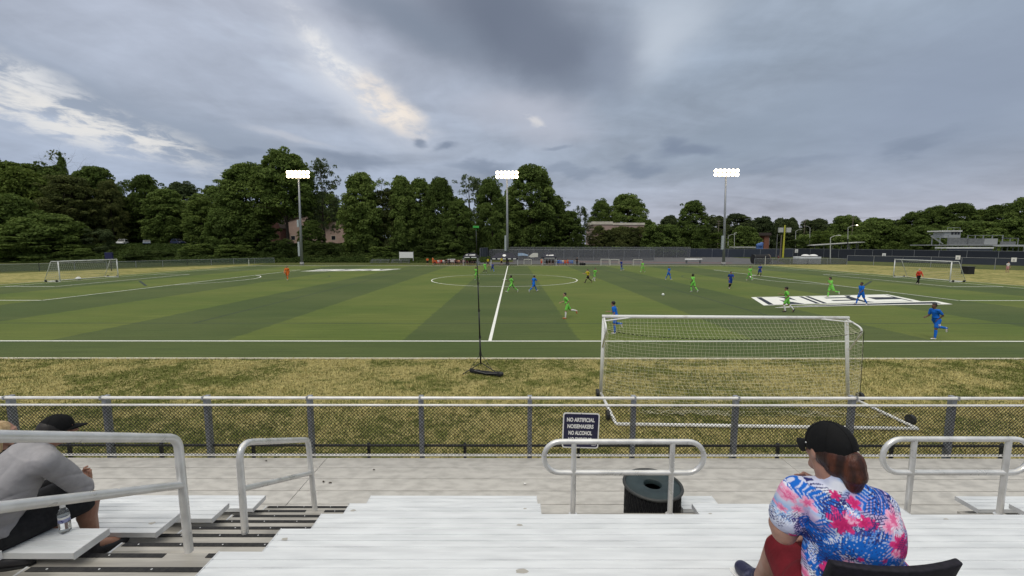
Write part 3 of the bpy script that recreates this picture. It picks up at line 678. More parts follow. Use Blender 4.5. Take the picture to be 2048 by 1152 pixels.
# ------------------------------------------------------------------ goals
def net_surface(mb, P, nu, nv, r, su=8, sv=8):
    """cords along both directions of the surface P(u, v)"""
    for i in range(nu + 1):
        u = i / nu; mb.tube([P(u, j / (nv * sv / 4)) for j in range(int(nv * sv / 4) + 1)], r, 3, caps=False)
    for j in range(nv + 1):
        v = j / nv; mb.tube([P(i / nu, v) for i in range(nu + 1)], r, 3, caps=False)
def make_goal(label, loc, rz, near):
    g = empty('soccer_goal', loc, rz); tag(g, label, 'goal', 'full size soccer goals')
    W, H, pr = (3.54, 2.33, .05) if near else (3.66, 2.44, .052)
    D = 2.15 if near else 1.9
    XT = {-1: -W + (.04 if near else 0), 1: W - (.22 if near else 0)}        # the near goal is racked a little: its right post leans inwards
    f = MB(); f.tube([(XT[-1] - pr, 0, H), (XT[1] + pr, 0, H)], pr, 10); f.build('crossbar', M['white_paint'], g, True)
    for s in (-1, 1):
        f = MB(); f.tube([(s * W, 0, 0), (XT[s], 0, H - pr)], pr, 10); f.build('post', M['white_paint'], g, True)
        f = MB()
        if near:
            f.tube(bend([(XT[s], 0, H - .03), (XT[s] + .03 * s, -.60, 2.12), (XT[s] * .4 + s * W * .6, -.02, 1.42)], .16), .024, 8); f.tube([(XT[s], -.25, 2.25), (XT[s] - s * .75, -.02, H - .03)], .02, 8)
        else:
            f.tube(bend([(s * W, 0, H), (s * W, -.85, H), (s * W, -D, .05)], .18), .03, 8)
        f.build('stanchion', M['white_paint'], g, True)
        f = MB(); f.tube([(s * W, -.05, .05), (s * W, -D, .05)], .042, 8); f.build('ground_bar', M['white_paint'], g, True)
        for k, yy in enumerate((-.25, -D + .35)):
            w = MB(); w.tube([(s * (W + .10), yy, .13), (s * (W + .18), yy, .13)], .125, 14); w.build('wheel', M['black_metal'], g)
    f = MB(); f.tube([(-W, -D, .05), (W, -D, .05)], .045, 10); f.build('ground_bar', M['white_paint'], g, True)
    nb = MB()
    if near:
        rr = random.Random(3); nz = [[rr.uniform(-1, 1) for _ in range(40)] for _ in range(90)]
        def nzv(u, v):
            a, b = u * 70, v * 30; i, j = min(int(a), 88), min(int(b), 38); fa, fb = a - i, b - j
            return (nz[i][j] * (1 - fa) + nz[i + 1][j] * fa) * (1 - fb) + (nz[i][j + 1] * (1 - fa) + nz[i + 1][j + 1] * fa) * fb
        XU = lambda u: XT[-1] + (XT[1] - XT[-1]) * u
        def tip(u): s = 4 * u * (1 - u); return Vector((XU(u), -.58 + .06 * s, 2.08 - .28 * s ** .6))
        def top(u, v): a = Vector((XU(u), -.03, H - .05)); p = a.lerp(tip(u), v); p.z -= .05 * 4 * v * (1 - v); p.x += .02 * nzv(u, v) - .10 * v * math.sin(u * 9); return p
        def back(u, v):
            a = tip(u); b = Vector(((-W + 2 * W * u) * .99, -.40 - 1.05 * (4 * u * (1 - u)) ** .6, .03)); t = v; p = a.lerp(b, t); p.y = a.y + (b.y - a.y) * (t ** 1.9); p.z -= .10 * 4 * t * (1 - t) * (.4 + .6 * abs(math.sin(3 * u + .7)))
            p.x += .03 * nzv(u, v) + .06 * math.sin(7 * v + 5 * u) * v; p.z = max(p.z, .02); p.y += .03 * nzv(v, u); return p
        net_surface(nb, top, 66, 6, .0025); net_surface(nb, back, 66, 22, .0025, sv=5)
        for s in (-1, 1):
            def side(u, v):
                z = H - .08 - (H - .1) * v; yb = (-.60 + .22 * max(0, (v - .1) / .9) ** 1.2) if v > .1 else -.6 * (v / .1)
                return Vector((XT[s] * (1 - v) + s * W * v - s * (.03 - .10 * math.sin(3 * u) * u * v), yb * u * .96 - .03, z - .10 * u * (1 - v)))
            net_surface(nb, side, 6, 20, .0025)
        # loose net lying in a heap along the back bar
        for k in range(26):
            x0 = -3.2 + rr.uniform(0, 6.2); L = rr.uniform(.5, 1.4); pts = [(x0 + L * t / 6, -1.35 + .22 * math.sin(t * 1.3 + k) * rr.uniform(.4, 1), .02 + .05 * rr.random()) for t in range(7)]
            nb.tube(pts, .0036, 3, caps=False)
        lc = MB(); n = 220
        lc.tube([tip(k / n) + Vector((0, -.008, 0)) for k in range(n + 1)], [.011 if (k // 2) % 2 else .003 for k in range(n + 1)], 5)
        lc.build('dark_lacing', M['black_cloth'], g)
        rope = MB(); rope.tube([(XT[1] + .04, -.58, 2.08), (XT[1] * .5 + W * .5 + .02, -.50, 1.1), (W + .0, -.42, .15)], .007, 6); rope.build('strap', M['black_cloth'], g)
    else:
        def top(u, v): s = 4 * u * (1 - u); return Vector((-W + 2 * W * u, -.85 * v, H - .04 - .30 * s * v))
        def back(u, v): s = 4 * u * (1 - u); return Vector((-W + 2 * W * u, -.85 - (D - .85) * v ** 1.2, H - .04 - .30 * s * (1 - v) - (H - .1) * v))
        net_surface(nb, top, 30, 4, .006); net_surface(nb, back, 30, 10, .006)
        for s in (-1, 1):
            def side(u, v): return Vector((s * W, -(.85 + (D - .85) * v) * u, (H - .04) * (1 - v) + .05))
            net_surface(nb, side, 8, 10, .006)
    nb.build('net', M['white_net'] if near else M['far_net'], g)
    return g
M['far_net'] = mat('grey_net_cord', (.45, .45, .42), rough=.9)
gl, gr = at(1196, 788, 11.87), at(1697, 795, 11.61)
make_goal('soccer goal on the dry grass right behind the walkway fence, net side towards the stand', ((2.54 + 9.72) / 2, 11.74, .004), R(-2.0), True)
make_goal('soccer goal at the far left end of the pitch, before the woods', (XL, YC, .01), R(-90), False)
make_goal('soccer goal at the far right end of the pitch, behind the man in red', (XR, YC, .01), R(90), False)
gb = empty('equipment_bag', (XL - .7, YC - .9, .012)); tag(gb, 'small white bag lying in the net of the left pitch goal', 'bag')
_m = MB(); _m.ell((0, 0, .18), (.32, .25, .18), zmin=-.95); _m.build('bag_body', M['sign_white'], gb, True); _m = MB(); _m.tube([(-.2, 0, .3), (-.1, .02, .42), (.1, .02, .42), (.2, 0, .3)], .02, 6); _m.build('handle', M['sign_white'], gb)

# ------------------------------------------------------------------ camera mast on the verge
def build_mast():
    p = ground(962, 742); t = empty('camera_mast', p); tag(t, 'tall thin black tripod mast with a green camera box on top', 'camera mast')
    top = at(952, 456, p.y); hgt = top.z; lean = (top.x - p.x)
    n = 5
    for k in range(n):
        a, b = .28 + (hgt - .28) * k / n, .28 + (hgt - .28) * (k + 1) / n; q = MB(); q.tube([(lean * a / hgt, 0, a), (lean * b / hgt, 0, b)], .030 - .0042 * k, 10); q.build('pole_section', M['black_metal'], t, True)
        if k: q = MB(); q.tube([(lean * a / hgt, 0, a - .05), (lean * a / hgt, 0, a + .05)], .040 - .0042 * k, 10); q.tube([(lean * a / hgt, 0, a), (lean * a / hgt + .06, 0, a)], .012, 6); q.build('clamp', M['black_metal'], t)
    for ang in (215, 330, 95):
        c, s = math.cos(R(ang)), math.sin(R(ang)); q = MB(); q.tube([(0, 0, .30), (c * .45, s * .45, .12), (c * .72, s * .72, .02)], .017, 8)
        o = q.build('leg', M['black_metal'], t, True); q = MB(); q.tube([(0, 0, .62), (c * .45, s * .45, .13)], .009, 6); q.build('brace', M['black_metal'], o)
    q = MB(); q.tube([(lean * .55 / hgt, 0, .55), (lean * .68 / hgt, 0, .68)], .045, 10); q.build('collar', M['black_metal'], t)
    q = MB(); q.tube([(lean * hgt * .9 / hgt, 0, hgt - .08), (lean, 0, hgt)], .01, 6); q.box(lean - .10, lean + .10, -.03, .03, hgt, hgt + .07); q.build('camera_box', M['green_box'], t, bevel=.006)
    b0, b1 = ground(940, 746), ground(1004, 754); d = b1 - b0
    b = empty('tripod_bag', b0); tag(b, 'long black carry bag lying at the foot of the mast', 'bag')
    q = MB(); rr = random.Random(5); pts = []; rad = []
    for k in range(13): tt = k / 12; pts.append((d.x * tt, d.y * tt + .015 * rr.uniform(-1, 1), .075 + .01 * rr.uniform(-1, 1))); rad.append(.045 if k == 0 else (.095 if k > 10 else .075 * rr.uniform(.85, 1.1)))
    q.tube(pts, rad, 10); q.build('bag_body', M['black_cloth'], b, True)
    q = MB(); q.tube([(d.x * .15, d.y * .15 - .07, .13), (d.x * .5, d.y * .5 - .10, .09), (d.x * .85, d.y * .85 - .08, .13)], .012, 6); q.build('strap', M['grey_strap'], b); q = MB(); q.ell((d.x * .97, d.y, .10), (.09, .08, .08)); q.build('end_pocket', M['black_metal'], b, True)
M['green_box'] = mat('bright_green_plastic', (.05, .40, .06), rough=.5); M['grey_strap'] = mat('grey_strap_webbing', (.14, .14, .14), rough=.8)
build_mast()
pb = ground(1326, 592); ball = empty('soccer_ball', (pb.x, pb.y, .012)); tag(ball, 'white soccer ball on the turf between the players', 'ball')
_m = MB(); _m.ell((0, 0, .115), (.115, .115, .115)); _m.build('ball_skin', mat('ball_leather', (.78, .80, .74), (.5, .52, .5), rough=.4, sc_=9, lo=.3, hi=.42), ball, True)

# ------------------------------------------------------------------ floodlight masts
m_, nt_, b_ = new_mat('lit_floodlight_glass'); b_.inputs['Base Color'].default_value = (1, .95, .85, 1); b_.inputs['Emission Color'].default_value = (1, .80, .52, 1); b_.inputs['Emission Strength'].default_value = 14.0; M['lamp'] = m_
def floodlight(base, top, width, label, boxes):
    t = empty('floodlight_mast', base); tag(t, label, 'floodlight', 'floodlight masts beyond the pitch'); L = top - base; H = L.z
    P = lambda s: Vector((L.x * s, L.y * s, H * s))
    q = MB(); q.tube([P(0), P(.03)], .42, 14); q.build('footing', M['concrete'], t, True)
    q = MB(); q.tube([P(.03), P(.5), P(1.0)], [.30, .23, .15], 14); q.build('pole', M['galv'], t, True)
    for s0, s1 in boxes: a, b = P(s0), P(s1); q = MB(); q.box(a.x - .62, a.x - .22, -.30, .16, a.z, b.z); q.build('ballast_box', M['box_grey'], t, bevel=.03)
    q = MB()
    for dz in (0, -.83): q.tube([(L.x - width / 2, L.y, H + dz), (L.x + width / 2, L.y, H + dz)], .09, 8)
    q.build('crossarm', M['galv'], t)
    face = Vector((-(base.x + L.x) * .35, -1.0 * (base.y - 50), -14)).normalized(); d, u, w = frame_of(face); rot = Matrix((u, w, d)).transposed()
    n = 6
    for row, dz in enumerate((.28, -.55)):
        for k in range(n):
            c = Vector((L.x - width / 2 + .28 + (width - .56) * k / (n - 1), L.y - .25, H + dz)); q = MB(); q.lathe([(.05, -.36), (.16, -.31), (.30, -.06), (.345, .02), (.345, .05), (.32, .05)], 18)
            q.v = [tuple(c + rot @ Vector(v)) for v in q.v]; o = q.build('floodlight_head', M['lamp_shell'], t, True)
            g = MB(); g.lathe([(.001, .065), (.18, .095), (.29, .085), (.365, .055)], 18); g.v = [tuple(c + rot @ Vector(v)) for v in g.v]; g.build('lens', M['lamp'], o, True)
M['lamp_shell'] = mat('lamp_housing_aluminium', (.5, .48, .44), rough=.35, metal=.6); M['box_grey'] = mat('pale_grey_cabinet', (.42, .46, .46), rough=.5)
YM = 91.0
for pb, pt, wd, lb, bx in (((604, 530.5), (597, 347.5), 4.7, 'lit floodlight mast in front of the tallest tree on the left', [(.10, .26), (.42, .50)]),
                           ((1015, 530.5), (1014, 348.5), 4.6, 'lit floodlight mast behind the tents at the halfway line', [(.16, .33)]),
                           ((1447, 530), (1452, 344.5), 5.1, 'lit floodlight mast to the right against open sky', [(.17, .32)])):
    b = at(*pb, YM); b.z = 0; t = at(*pt, YM); t.y = YM
    floodlight(b, t, wd, lb, bx)

# ------------------------------------------------------------------ far side of the pitch
def pxbox(name, m, x0, x1, y0, y1, Y, depth, parent=None, bevel=0, zb=None):
    a, b = at(x0, y1, Y), at(x1, y0, Y); mb = MB(); mb.box(a.x, b.x, Y, Y + depth, a.z if zb is None else zb, b.z); return mb.build(name, m, parent, bevel=bevel)
M['tent_navy'] = mat('navy_tent_cloth', (.020, .020, .032), (.03, .03, .042), rough=.8, sc_=2)
M['tent_pole'] = mat('white_tent_pole', (.62, .62, .60), rough=.5)
M['banner_blue'] = mat('pale_blue_banner', (.30, .42, .60), (.45, .55, .68), rough=.7, sc_=1.5)
M['goal_cream'] = mat('cream_goal_frame', (.74, .72, .64), rough=.5)
def tent(label, px0, px1, ptop, pval, pbase, Y, ridge, marks):
    a, b = at(px0, pbase, Y), at(px1, pbase, Y); w = b.x - a.x; ze, zt = at((px0 + px1) / 2, pval, Y).z, at((px0 + px1) / 2, ptop, Y).z; D = 3.0; cx = (a.x + b.x) / 2
    t = empty('team_tent', (cx, Y + D / 2, 0)); tag(t, label, 'tent', 'dark tents along the far touchline')
    W = w / 2; rw = W * ridge
    mb = MB(); mb.add([(-W, -D / 2, ze), (W, -D / 2, ze), (W, D / 2, ze), (-W, D / 2, ze), (-rw, 0, zt), (rw, 0, zt)], [(0, 1, 5, 4), (1, 2, 5), (2, 3, 4, 5), (3, 0, 4)]); o = mb.build('canopy', M['tent_navy'], t)
    so = o.modifiers.new('s', 'SOLIDIFY'); so.thickness = .02
    v = MB(); v.box(-W, W, -D / 2 - .01, -D / 2 + .01, ze - .33, ze + .02); v.box(-W, W, D / 2 - .01, D / 2 + .01, ze - .33, ze + .02); v.box(-W - .01, -W + .01, -D / 2 + .011, D / 2 - .011, ze - .33, ze); v.box(W - .01, W + .01, -D / 2 + .011, D / 2 - .011, ze - .33, ze); v.build('valance', M['tent_navy'], t)
    for sx in (-1, 1):
        for sy in (-1, 1): p = MB(); p.box(sx * (W - .06) - .05, sx * (W - .06) + .05, sy * (D / 2 - .08) - .05, sy * (D / 2 - .08) + .05, 0, ze - .05); p.build('leg', M['tent_pole'], t)
    for kind, x, wd, hh in marks:
        q = MB()
        if kind == 'v': q.box(x * W - wd / 2, x * W + wd / 2, -D / 2 - .022, -D / 2 - .012, ze - .27, ze - .27 + hh); q.build('valance_mark', M['sign_white'], t)
        else:
            s = .45; y = -D / 2 * (1 - s) - .02; z = ze + (zt - ze) * s; sl = (zt - ze) / (D / 2); k = 12
            pts = [(x * W + wd / 2 * math.cos(2 * PI * i / k) * (1 if kind == 'o' else 1), hh / 2 * math.sin(2 * PI * i / k)) for i in range(k)] if kind == 'o' else [(x * W - wd / 2, -hh * .4), (x * W + wd / 2, -hh * .5), (x * W + wd / 2, hh * .5), (x * W - wd * .3, hh * .2)]
            q.add([(px_, y + v_ * .75, z + v_ * .75 * sl + .03) for px_, v_ in pts], [tuple(range(len(pts)))]); q.build('roof_mark', M['sign_white'], t)
tent('small dark tent over seated figures, left of the halfway line', 926, 956, 507, 513, 533, 88.9, .55, [('p', -.55, .5, .5), ('p', .15, 1.4, .55), ('v', -.45, 1.1, .16), ('v', .45, 1.1, .16)])
tent('wide dark tent with a white round emblem at the halfway line', 981, 1036, 505.5, 516, 533, 89.0, .45, [('o', .0, .75, .9), ('v', -.75, .65, .2), ('v', -.38, .65, .2), ('v', 0, .65, .2), ('v', .38, .65, .2), ('v', .75, .65, .2)])
tent('small dark tent over seated figures, right of the halfway line', 1085, 1113, 507, 514, 533, 88.9, .6, [('p', -.35, .4, .5), ('p', .2, 1.2, .6), ('v', 0, 2.2, .08)])
def small_goal(px0, px1, ptop, pbase, Y, label):
    a, b = at(px0, pbase, Y), at(px1, pbase, Y); W = (b.x - a.x) / 2; h = at(px0, ptop, Y).z; g = empty('training_goal', ((a.x + b.x) / 2, Y, 0)); tag(g, label, 'goal', 'small training goals beyond the far touchline')
    f = MB(); f.tube([(-W, 0, 0), (-W, 0, h), (W, 0, h), (W, 0, 0)], .06, 8); f.build('frame', M['goal_cream'], g)
    f = MB()
    for s in (-W, W): f.tube([(s, 0, h), (s, .5, h), (s, 1.1, 0.02)], .03, 6)
    f.tube([(-W, 1.1, .03), (W, 1.1, .03)], .03, 6); f.build('rear_frame', M['goal_cream'], g)
    n = MB(); net_surface(n, lambda u, v: Vector((-W + 2 * W * u, .5 + .6 * v, h * (1 - v) + .02)), 12, 8, .006); n.build('net', M['far_net'], g)
small_goal(1048, 1063, 519, 530, 93, 'small goal between the wide tent and the tent on its right')
small_goal(1202, 1219, 518.5, 531, 90.5, 'small goal leftmost of the pair standing side by side')
small_goal(1221, 1238, 519, 531, 90.9, 'small goal on the right in the pair standing side by side')
small_goal(1267, 1284, 519, 531, 90.5, 'small goal alone, right of the pair of small goals')
def banner(label, poly, Y, m, poles):
    pts = [at(px, py, Y) for px, py in poly]; c = empty('banner', (pts[0].x, Y, 0)); tag(c, label, 'banner'); B = Vector((pts[0].x, Y, 0)); k = len(pts)
    mb = MB(); mb.add([p - B + Vector((0, -.01, 0)) for p in pts] + [p - B + Vector((0, .01, 0)) for p in pts], [tuple(range(k)), tuple(range(2 * k - 1, k - 1, -1))] + [(i, k + i, k + (i + 1) % k, (i + 1) % k) for i in range(k)]); mb.build('cloth', m, c)
    for px in poles: x = at(px, 500, Y).x - B.x; q = MB(); q.tube([(x, .04, 0), (x, .04, max(p.z for p in pts))], .03, 6); q.build('pole', M['galv'], c)
banner('pale blue and white banner on the court fence', [(1036, 512), (1036, 506), (1045, 506), (1056, 509), (1056, 512), (1046, 511)], 95, M['banner_blue'], [1036, 1056])
banner('cream wedge-shaped banner on the court fence', [(1057, 513), (1066, 506), (1076, 506), (1076, 514), (1062, 515)], 95, M['goal_cream'], [1057, 1076])
# white rolled board, low bleachers on the left bank, scoreboard box
wb = empty('ball_stop_screen', (at(812, 515, 104).x, 104, 0)); tag(wb, 'white sheet screen between two posts before the trees', 'screen')
a, b = at(799, 516, 104), at(826, 504, 104); X0, X1 = a.x - wb.location.x, b.x - wb.location.x
_m = MB(); _m.box(X0, X1, -.03, .03, a.z, b.z); _m.build('sheet', M['sign_white'], wb); _m = MB()
for x in (X0, X1): _m.tube([(x, .05, 0), (x, .05, b.z + .1)], .05, 6)
_m.build('post', M['sign_white'], wb)
for x0, x1, lb in ((741, 778, 'low metal bench row on the grass, left of its pair'), (782, 819, 'low metal bench row on the grass, right of its pair')):
    A, B_ = at(x0, 525, 98), at(x1, 525, 98); t = empty('low_bleacher', ((A.x + B_.x) / 2, 98, 0)); tag(t, lb, 'bench', 'low bench rows by the trees'); W = (B_.x - A.x) / 2
    for k in range(3): q = MB(); q.box(-W, W, -.6 + k * .6, -.3 + k * .6, .35 + k * .3, .41 + k * .3); q.build('seat', M['galv'], t)
    for x in (-W + .2, 0, W - .2): q = MB(); q.tube([(x, -.55, 0), (x, 1.0, .95), (x, 1.0, 0)], .05, 6); q.build('frame', M['dark_metal'], t)
A, B_ = at(211, 518, 70), at(225, 505, 70); t = empty('scoreboard', ((A.x + B_.x) / 2, 70, 0)); tag(t, 'navy box sign on a pole behind the left pitch goal', 'sign'); W = (B_.x - A.x) / 2
_m = MB(); _m.box(-W, W, -.12, .12, A.z, B_.z); _m.build('box', mat('navy_box', (.010, .012, .07), rough=.4), t, bevel=.03); _m = MB(); _m.tube([(0, .2, 0), (0, .2, B_.z - .05)], .06, 8); _m.build('pole', M['black_metal'], t)
# marker post and corner posts
for px, py, h, lb in ((498, 531, 1.25, 'short pale marker post by the left far corner of the pitch'), (1530, 530, 1.9, 'pale post at the right far corner of the pitch')):
    p = ground(px, py); q = MB(); q.tube([(0, 0, 0), (0, 0, h)], .05, 8); q.tube([(0, 0, h), (0, 0, h + .04)], .065, 8); o = q.build('marker_post', M['goal_cream']); o.location = p; tag(o, lb, 'post')

# ------------------------------------------------------------------ fences of the grounds
def screen_mat(name, c, c2, alpha):
    m, nt, b = new_mat(name); b.inputs['Roughness'].default_value = .8
    vec = nt.node('ShaderNodeNewGeometry').outputs['Position']; nt.l.new(nt.mix(nt.noise(vec, .5, 5), c, c2), b.inputs['Base Color']); b.inputs['Alpha'].default_value = alpha; return m
M['windscreen'] = screen_mat('navy_windscreen_cloth', (.020, .027, .045), (.034, .042, .058), 1.0)
M['windscreen_dark'] = screen_mat('dark_windscreen_cloth', (.014, .019, .032), (.026, .03, .042), 1.0)
M['veil'] = screen_mat('fine_grey_wire_mesh', (.10, .105, .115), (.13, .135, .14), .50)
M['veil_green'] = screen_mat('fine_green_wire_mesh', (.10, .14, .10), (.13, .16, .12), .42)
def fence(label, pts, h, m, n_per=3.0, post_r=.05, rails=True, base=0.0, pm='galv', z0=0.0):
    """posts, rails and one thin web along the polyline pts"""
    f = empty('perimeter_fence', (pts[0][0], pts[0][1], base)); tag(f, label, 'fence'); O = Vector((pts[0][0], pts[0][1]))
    web = MB(); rl = MB()
    for a, b in zip(pts[:-1], pts[1:]):
        a, b = Vector(a) - O, Vector(b) - O; d = (b - a); L = d.length; d.normalize(); nrm = Vector((-d.y, d.x)) * .012
        c = [a + nrm, b + nrm, b - nrm, a - nrm]; web.prism([(p.x, p.y) for p in c], z0 + .05, h - .02)
        n = max(1, int(L / n_per))
        for k in range(n + 1):
            p = a + d * (L * k / n); q = MB(); q.tube([(p.x, p.y, 0), (p.x, p.y, h + .04)], post_r, 6); q.build('post', M[pm], f)
        if rails: rl.tube([(a.x, a.y, h), (b.x, b.y, h)], post_r * .7, 6)
    web.build('web', m, f)
    if rails: rl.build('top_rail', M[pm], f)
    return f
fence('low chain-link fence curving behind the left pitch goal', [(-92, 56), (-80, 70), (-69, 88), (-58, 101)], 1.25, M['veil_green'], 4)
fence('dark tennis court fence running back beside the woods', [(-8.5, 108), (-6.0, 128)], 3.6, M['windscreen'], 3)
fence('tall grey court fence nearest to the tents', [(-6.8, 119), (40, 118)], 3.1, M['veil'], 4)
fence('tall grey court fence seen behind the nearer court fence', [(-6.5, 146), (16, 147), (62, 146)], 3.6, M['veil'], 4.5)
fence('navy screened fence behind the right floodlight mast', [(40, 150.5), (66, 150), (98, 146)], 3.0, M['windscreen'], 5)
fence('long navy screened fence at the right below the trees', [(106, 162), (109, 120), (110, 88), (110, 60)], 3.0, M['windscreen_dark'], 6, z0=.0)
fence('low navy screened fence behind the right pitch goal', [(75.0, 93.5), (80, 85.5), (88.5, 71.0), (98, 55)], 2.05, M['windscreen'], 4, z0=.75)
fence('low wire fence beside the white storage bins', [(54, 93), (66, 93.2), (75, 93.6)], 1.35, M['veil'], 4)
def notice(px, py, Y, s, label):
    c = at(px, py, Y); o = empty('fence_sign', c); tag(o, label, 'sign', 'small white signs on the navy fences'); q = MB(); q.box(-s / 2, s / 2, -.03, 0, -s * .6, s * .6); q.build('panel', M['sign_white'], o)
    q = MB(); q.box(-s * .22, s * .22, -.042, -.032, -s * .35, -s * .2); q.box(-s * .18, s * .18, -.042, -.032, -.02, s * .12); q.build('printing', M['galv'], o); return o
for px, py, Y, s, lb in ((1593, 502, 150, 1.0, 'small white sign beside the tall yellow pole'), (1768, 510, 117, .8, 'small white sign on the fence left of the right goal'), (1916, 515, 78, .62, 'small white sign on the fence just above the right goal'), (2028, 519.5, 66, .55, 'small white sign on the fence nearest the photo edge')):
    o = notice(px, py, Y - 1.0, s, lb); o.rotation_euler = (0, 0, R(-60))
# ------------------------------------------------------------------ right background
M['stand_grey'] = mat('grey_stand_metal', (.20, .205, .21), (.15, .155, .16), rough=.6, sc_=1.5)
M['stand_pale'] = mat('pale_stand_metal', (.40, .41, .41), rough=.5); M['glass_dark'] = mat('dark_window_glass', (.02, .022, .028), rough=.15)
def press_stand():
    Y = 150; A = at(1862, 500, Y); B = at(2036, 500, Y); t = empty('distant_stand', ((A.x + B.x) / 2, Y, 0)); O = Vector(t.location); tag(t, 'distant grey grandstand with a small press box on top', 'grandstand')
    def bx(name, m, x0, x1, y0, y1, dy, dd, zb=None, **k): o = pxbox(name, m, x0, x1, y0, y1, Y + dy, dd, None, zb=zb, **k); o.data.transform(Matrix.Translation(-O)); o.parent = t; return o
    bx('back_panel', M['stand_grey'], 1896, 1934, 476, 490, 0, .3); bx('back_panel', M['stand_grey'], 1936, 1966, 477, 490, 0, .3); bx('back_panel', M['stand_pale'], 1968, 1996, 477, 489, 0, .3); bx('back_panel', M['stand_grey'], 2001, 2032, 483, 493, 0, .3)
    bx('deck', M['stand_pale'], 1868, 2048, 489.5, 491, -.6, 9); bx('deck', M['stand_pale'], 1990, 2060, 491, 493, -1.2, 9)
    for x in range(1872, 2050, 11): bx('leg', M['galv'], x, x + .9, 491, 505, 1, .3, zb=0)
    for x0, x1, y in ((1864, 1897, 470), (1935, 2005, 470.5), (2004, 2036, 476)): bx('top_rail', M['galv'], x0, x1, y, y + .7, .3, .12)
    for x in (1864, 1880, 1896, 1935, 1950, 1966, 1984, 2005, 2020, 2036): bx('rail_post', M['galv'], x, x + .6, 470 if x < 2006 else 476, 490, .3, .12)
    bx('press_box', M['stand_pale'], 1888, 1922, 463, 475.5, 2, 4); bx('roof', M['sign_white'], 1884, 1925, 461, 463, 1.4, 5.4)
    for x in (1903, 1909.5, 1915.5): w = bx('window', M['glass_dark'], x, x + 4.6, 464, 469, 1.9, .08); 
    for x0, x1 in ((1895, 1921),): bx('roof_rail', M['galv'], x0, x1, 455, 455.6, 2.5, .1)
    for x in (1895, 1908, 1920.5): bx('rail_post', M['galv'], x, x + .5, 455, 461, 2.5, .1)
    q = MB(); a, b = at(1862, 473, Y) - O, at(1886, 488, Y) - O; q.tube([a, b], .14, 6); q.tube([a + Vector((0, .8, .9)), b + Vector((0, .8, .9))], .06, 6); q.build('stair_rail', M['stand_pale'], t)
press_stand()
def dugout():
    Y = 128; t = empty('dugout', (at(1942, 500, Y).x, Y, 0)); tag(t, 'long dugout with flat white roof below the distant stand', 'dugout'); O = Vector(t.location)
    for nm, m, x0, x1, y0, y1, dd, zb in (('roof', M['sign_white'], 1893, 1988, 494.5, 497, 3.5, None), ('wall', M['windscreen'], 1896, 1986, 497.2, 503, .2, 0)):
        o = pxbox(nm, m, x0, x1, y0, y1, Y, dd, None, zb=zb); o.data.transform(Matrix.Translation(-O)); o.parent = t
dugout()
def shed(label, name, cat_, Y, parts):
    xs = (parts[0][2] + parts[0][3]) / 2; t = empty(name, (at(xs, 500, Y).x, Y, 0)); tag(t, label, cat_); O = Vector(t.location)
    for nm, m, x0, x1, y0, y1, dy, dd, zb in parts:
        o = pxbox(nm, M[m], x0, x1, y0, y1, Y + dy, dd, None, zb=zb); o.data.transform(Matrix.Translation(-O)); o.parent = t
    return t
M['brick'] = mat('red_brick', (.24, .10, .065), (.18, .075, .05), rough=.9, sc_=2, world=True); M['roof_brown'] = mat('brown_roof', (.06, .045, .04), rough=.9)
M['pink_wall'] = mat('pinkish_stucco', (.46, .33, .28), (.38, .27, .225), rough=.9, sc_=.4, world=True); M['cream_wall'] = mat('cream_fascia', (.66, .60, .50), (.55, .49, .40), rough=.9, sc_=.6, world=True)
M['pale_roof'] = mat('pale_platform_roof', (.46, .46, .43), (.36, .36, .34), rough=.8, sc_=.3, world=True); M['tarp'] = mat('blue_tarp', (.06, .13, .34), rough=.6)
M['yellow'] = mat('yellow_pole_paint', (.52, .50, .05), rough=.5); M['maroon'] = mat('maroon_cloth', (.14, .025, .03), rough=.8)
shed('small red brick building with a low brown roof behind the fences', 'brick_building', 'building', 225, [('wall', 'brick', 1528, 1539, 471, 490, 0, 10, 0), ('roof', 'roof_brown', 1514, 1543, 465.5, 471, -1, 14, None), ('wall', 'brick', 1508, 1528, 482, 490, 1, 8, 0), ('door', 'galv', 1538, 1539.5, 476, 490, -.1, .2, None)])
t = empty('tarp_heap', at(1519, 491, 200)); tag(t, 'blue tarpaulin heap beside the brick building', 'tarp'); t.location.z = 0
_m = MB(); _m.ell((0, 0, at(1519, 491, 200).z), (1.6, 1.2, 1.2)); _m.ell((.9, 0, at(1519, 488, 200).z), (.9, .9, .9)); _m.box(-1.4, 1.4, -.8, .8, 0, at(1519, 491, 200).z); me = remeshed(_m, 'tarp_cloth', .12, 3); link_mesh('tarp_cloth', me, M['tarp'], t)
shed('flat pale roofed shelter beside the blue tarpaulin', 'carport', 'shelter', 190, [('roof', 'pale_roof', 1470, 1512, 493.5, 495.5, 0, 8, None), ('post', 'galv', 1475, 1476, 495.5, 505, 1, .3, 0), ('post', 'galv', 1505, 1506, 495.5, 505, 1, .3, 0)])
def ramp_roof(label, a, b, Y, depth, th=.35):
    A, B = at(*a, Y), at(*b, Y + 14); t = empty('platform_canopy', (A.x, A.y, 0)); tag(t, label, 'canopy', 'long sloping canopies behind the navy fence'); O = Vector(t.location); d = B - A
    q = MB(); A0, B0 = A - O, B - O; n = Vector((0, depth, 0)); up = Vector((0, 0, th)); q.add([A0, B0, B0 + n, A0 + n, A0 + up, B0 + up, B0 + n + up, A0 + n + up], [(0, 3, 2, 1), (4, 5, 6, 7), (0, 1, 5, 4), (1, 2, 6, 5), (2, 3, 7, 6), (3, 0, 4, 7)]); q.build('roof', M['pale_roof'], t)
    for k in range(6): p = A0 + (B0 - A0) * (k + .3) / 6; r = MB(); r.tube([(p.x, p.y + .6, 0), (p.x, p.y + .6, p.z)], .12, 6); r.build('post', M['dark_metal'], t)
ramp_roof('long pale sloping canopy, lower of the two behind the navy fence', (1626, 491.5), (1730, 485), 205, 6)
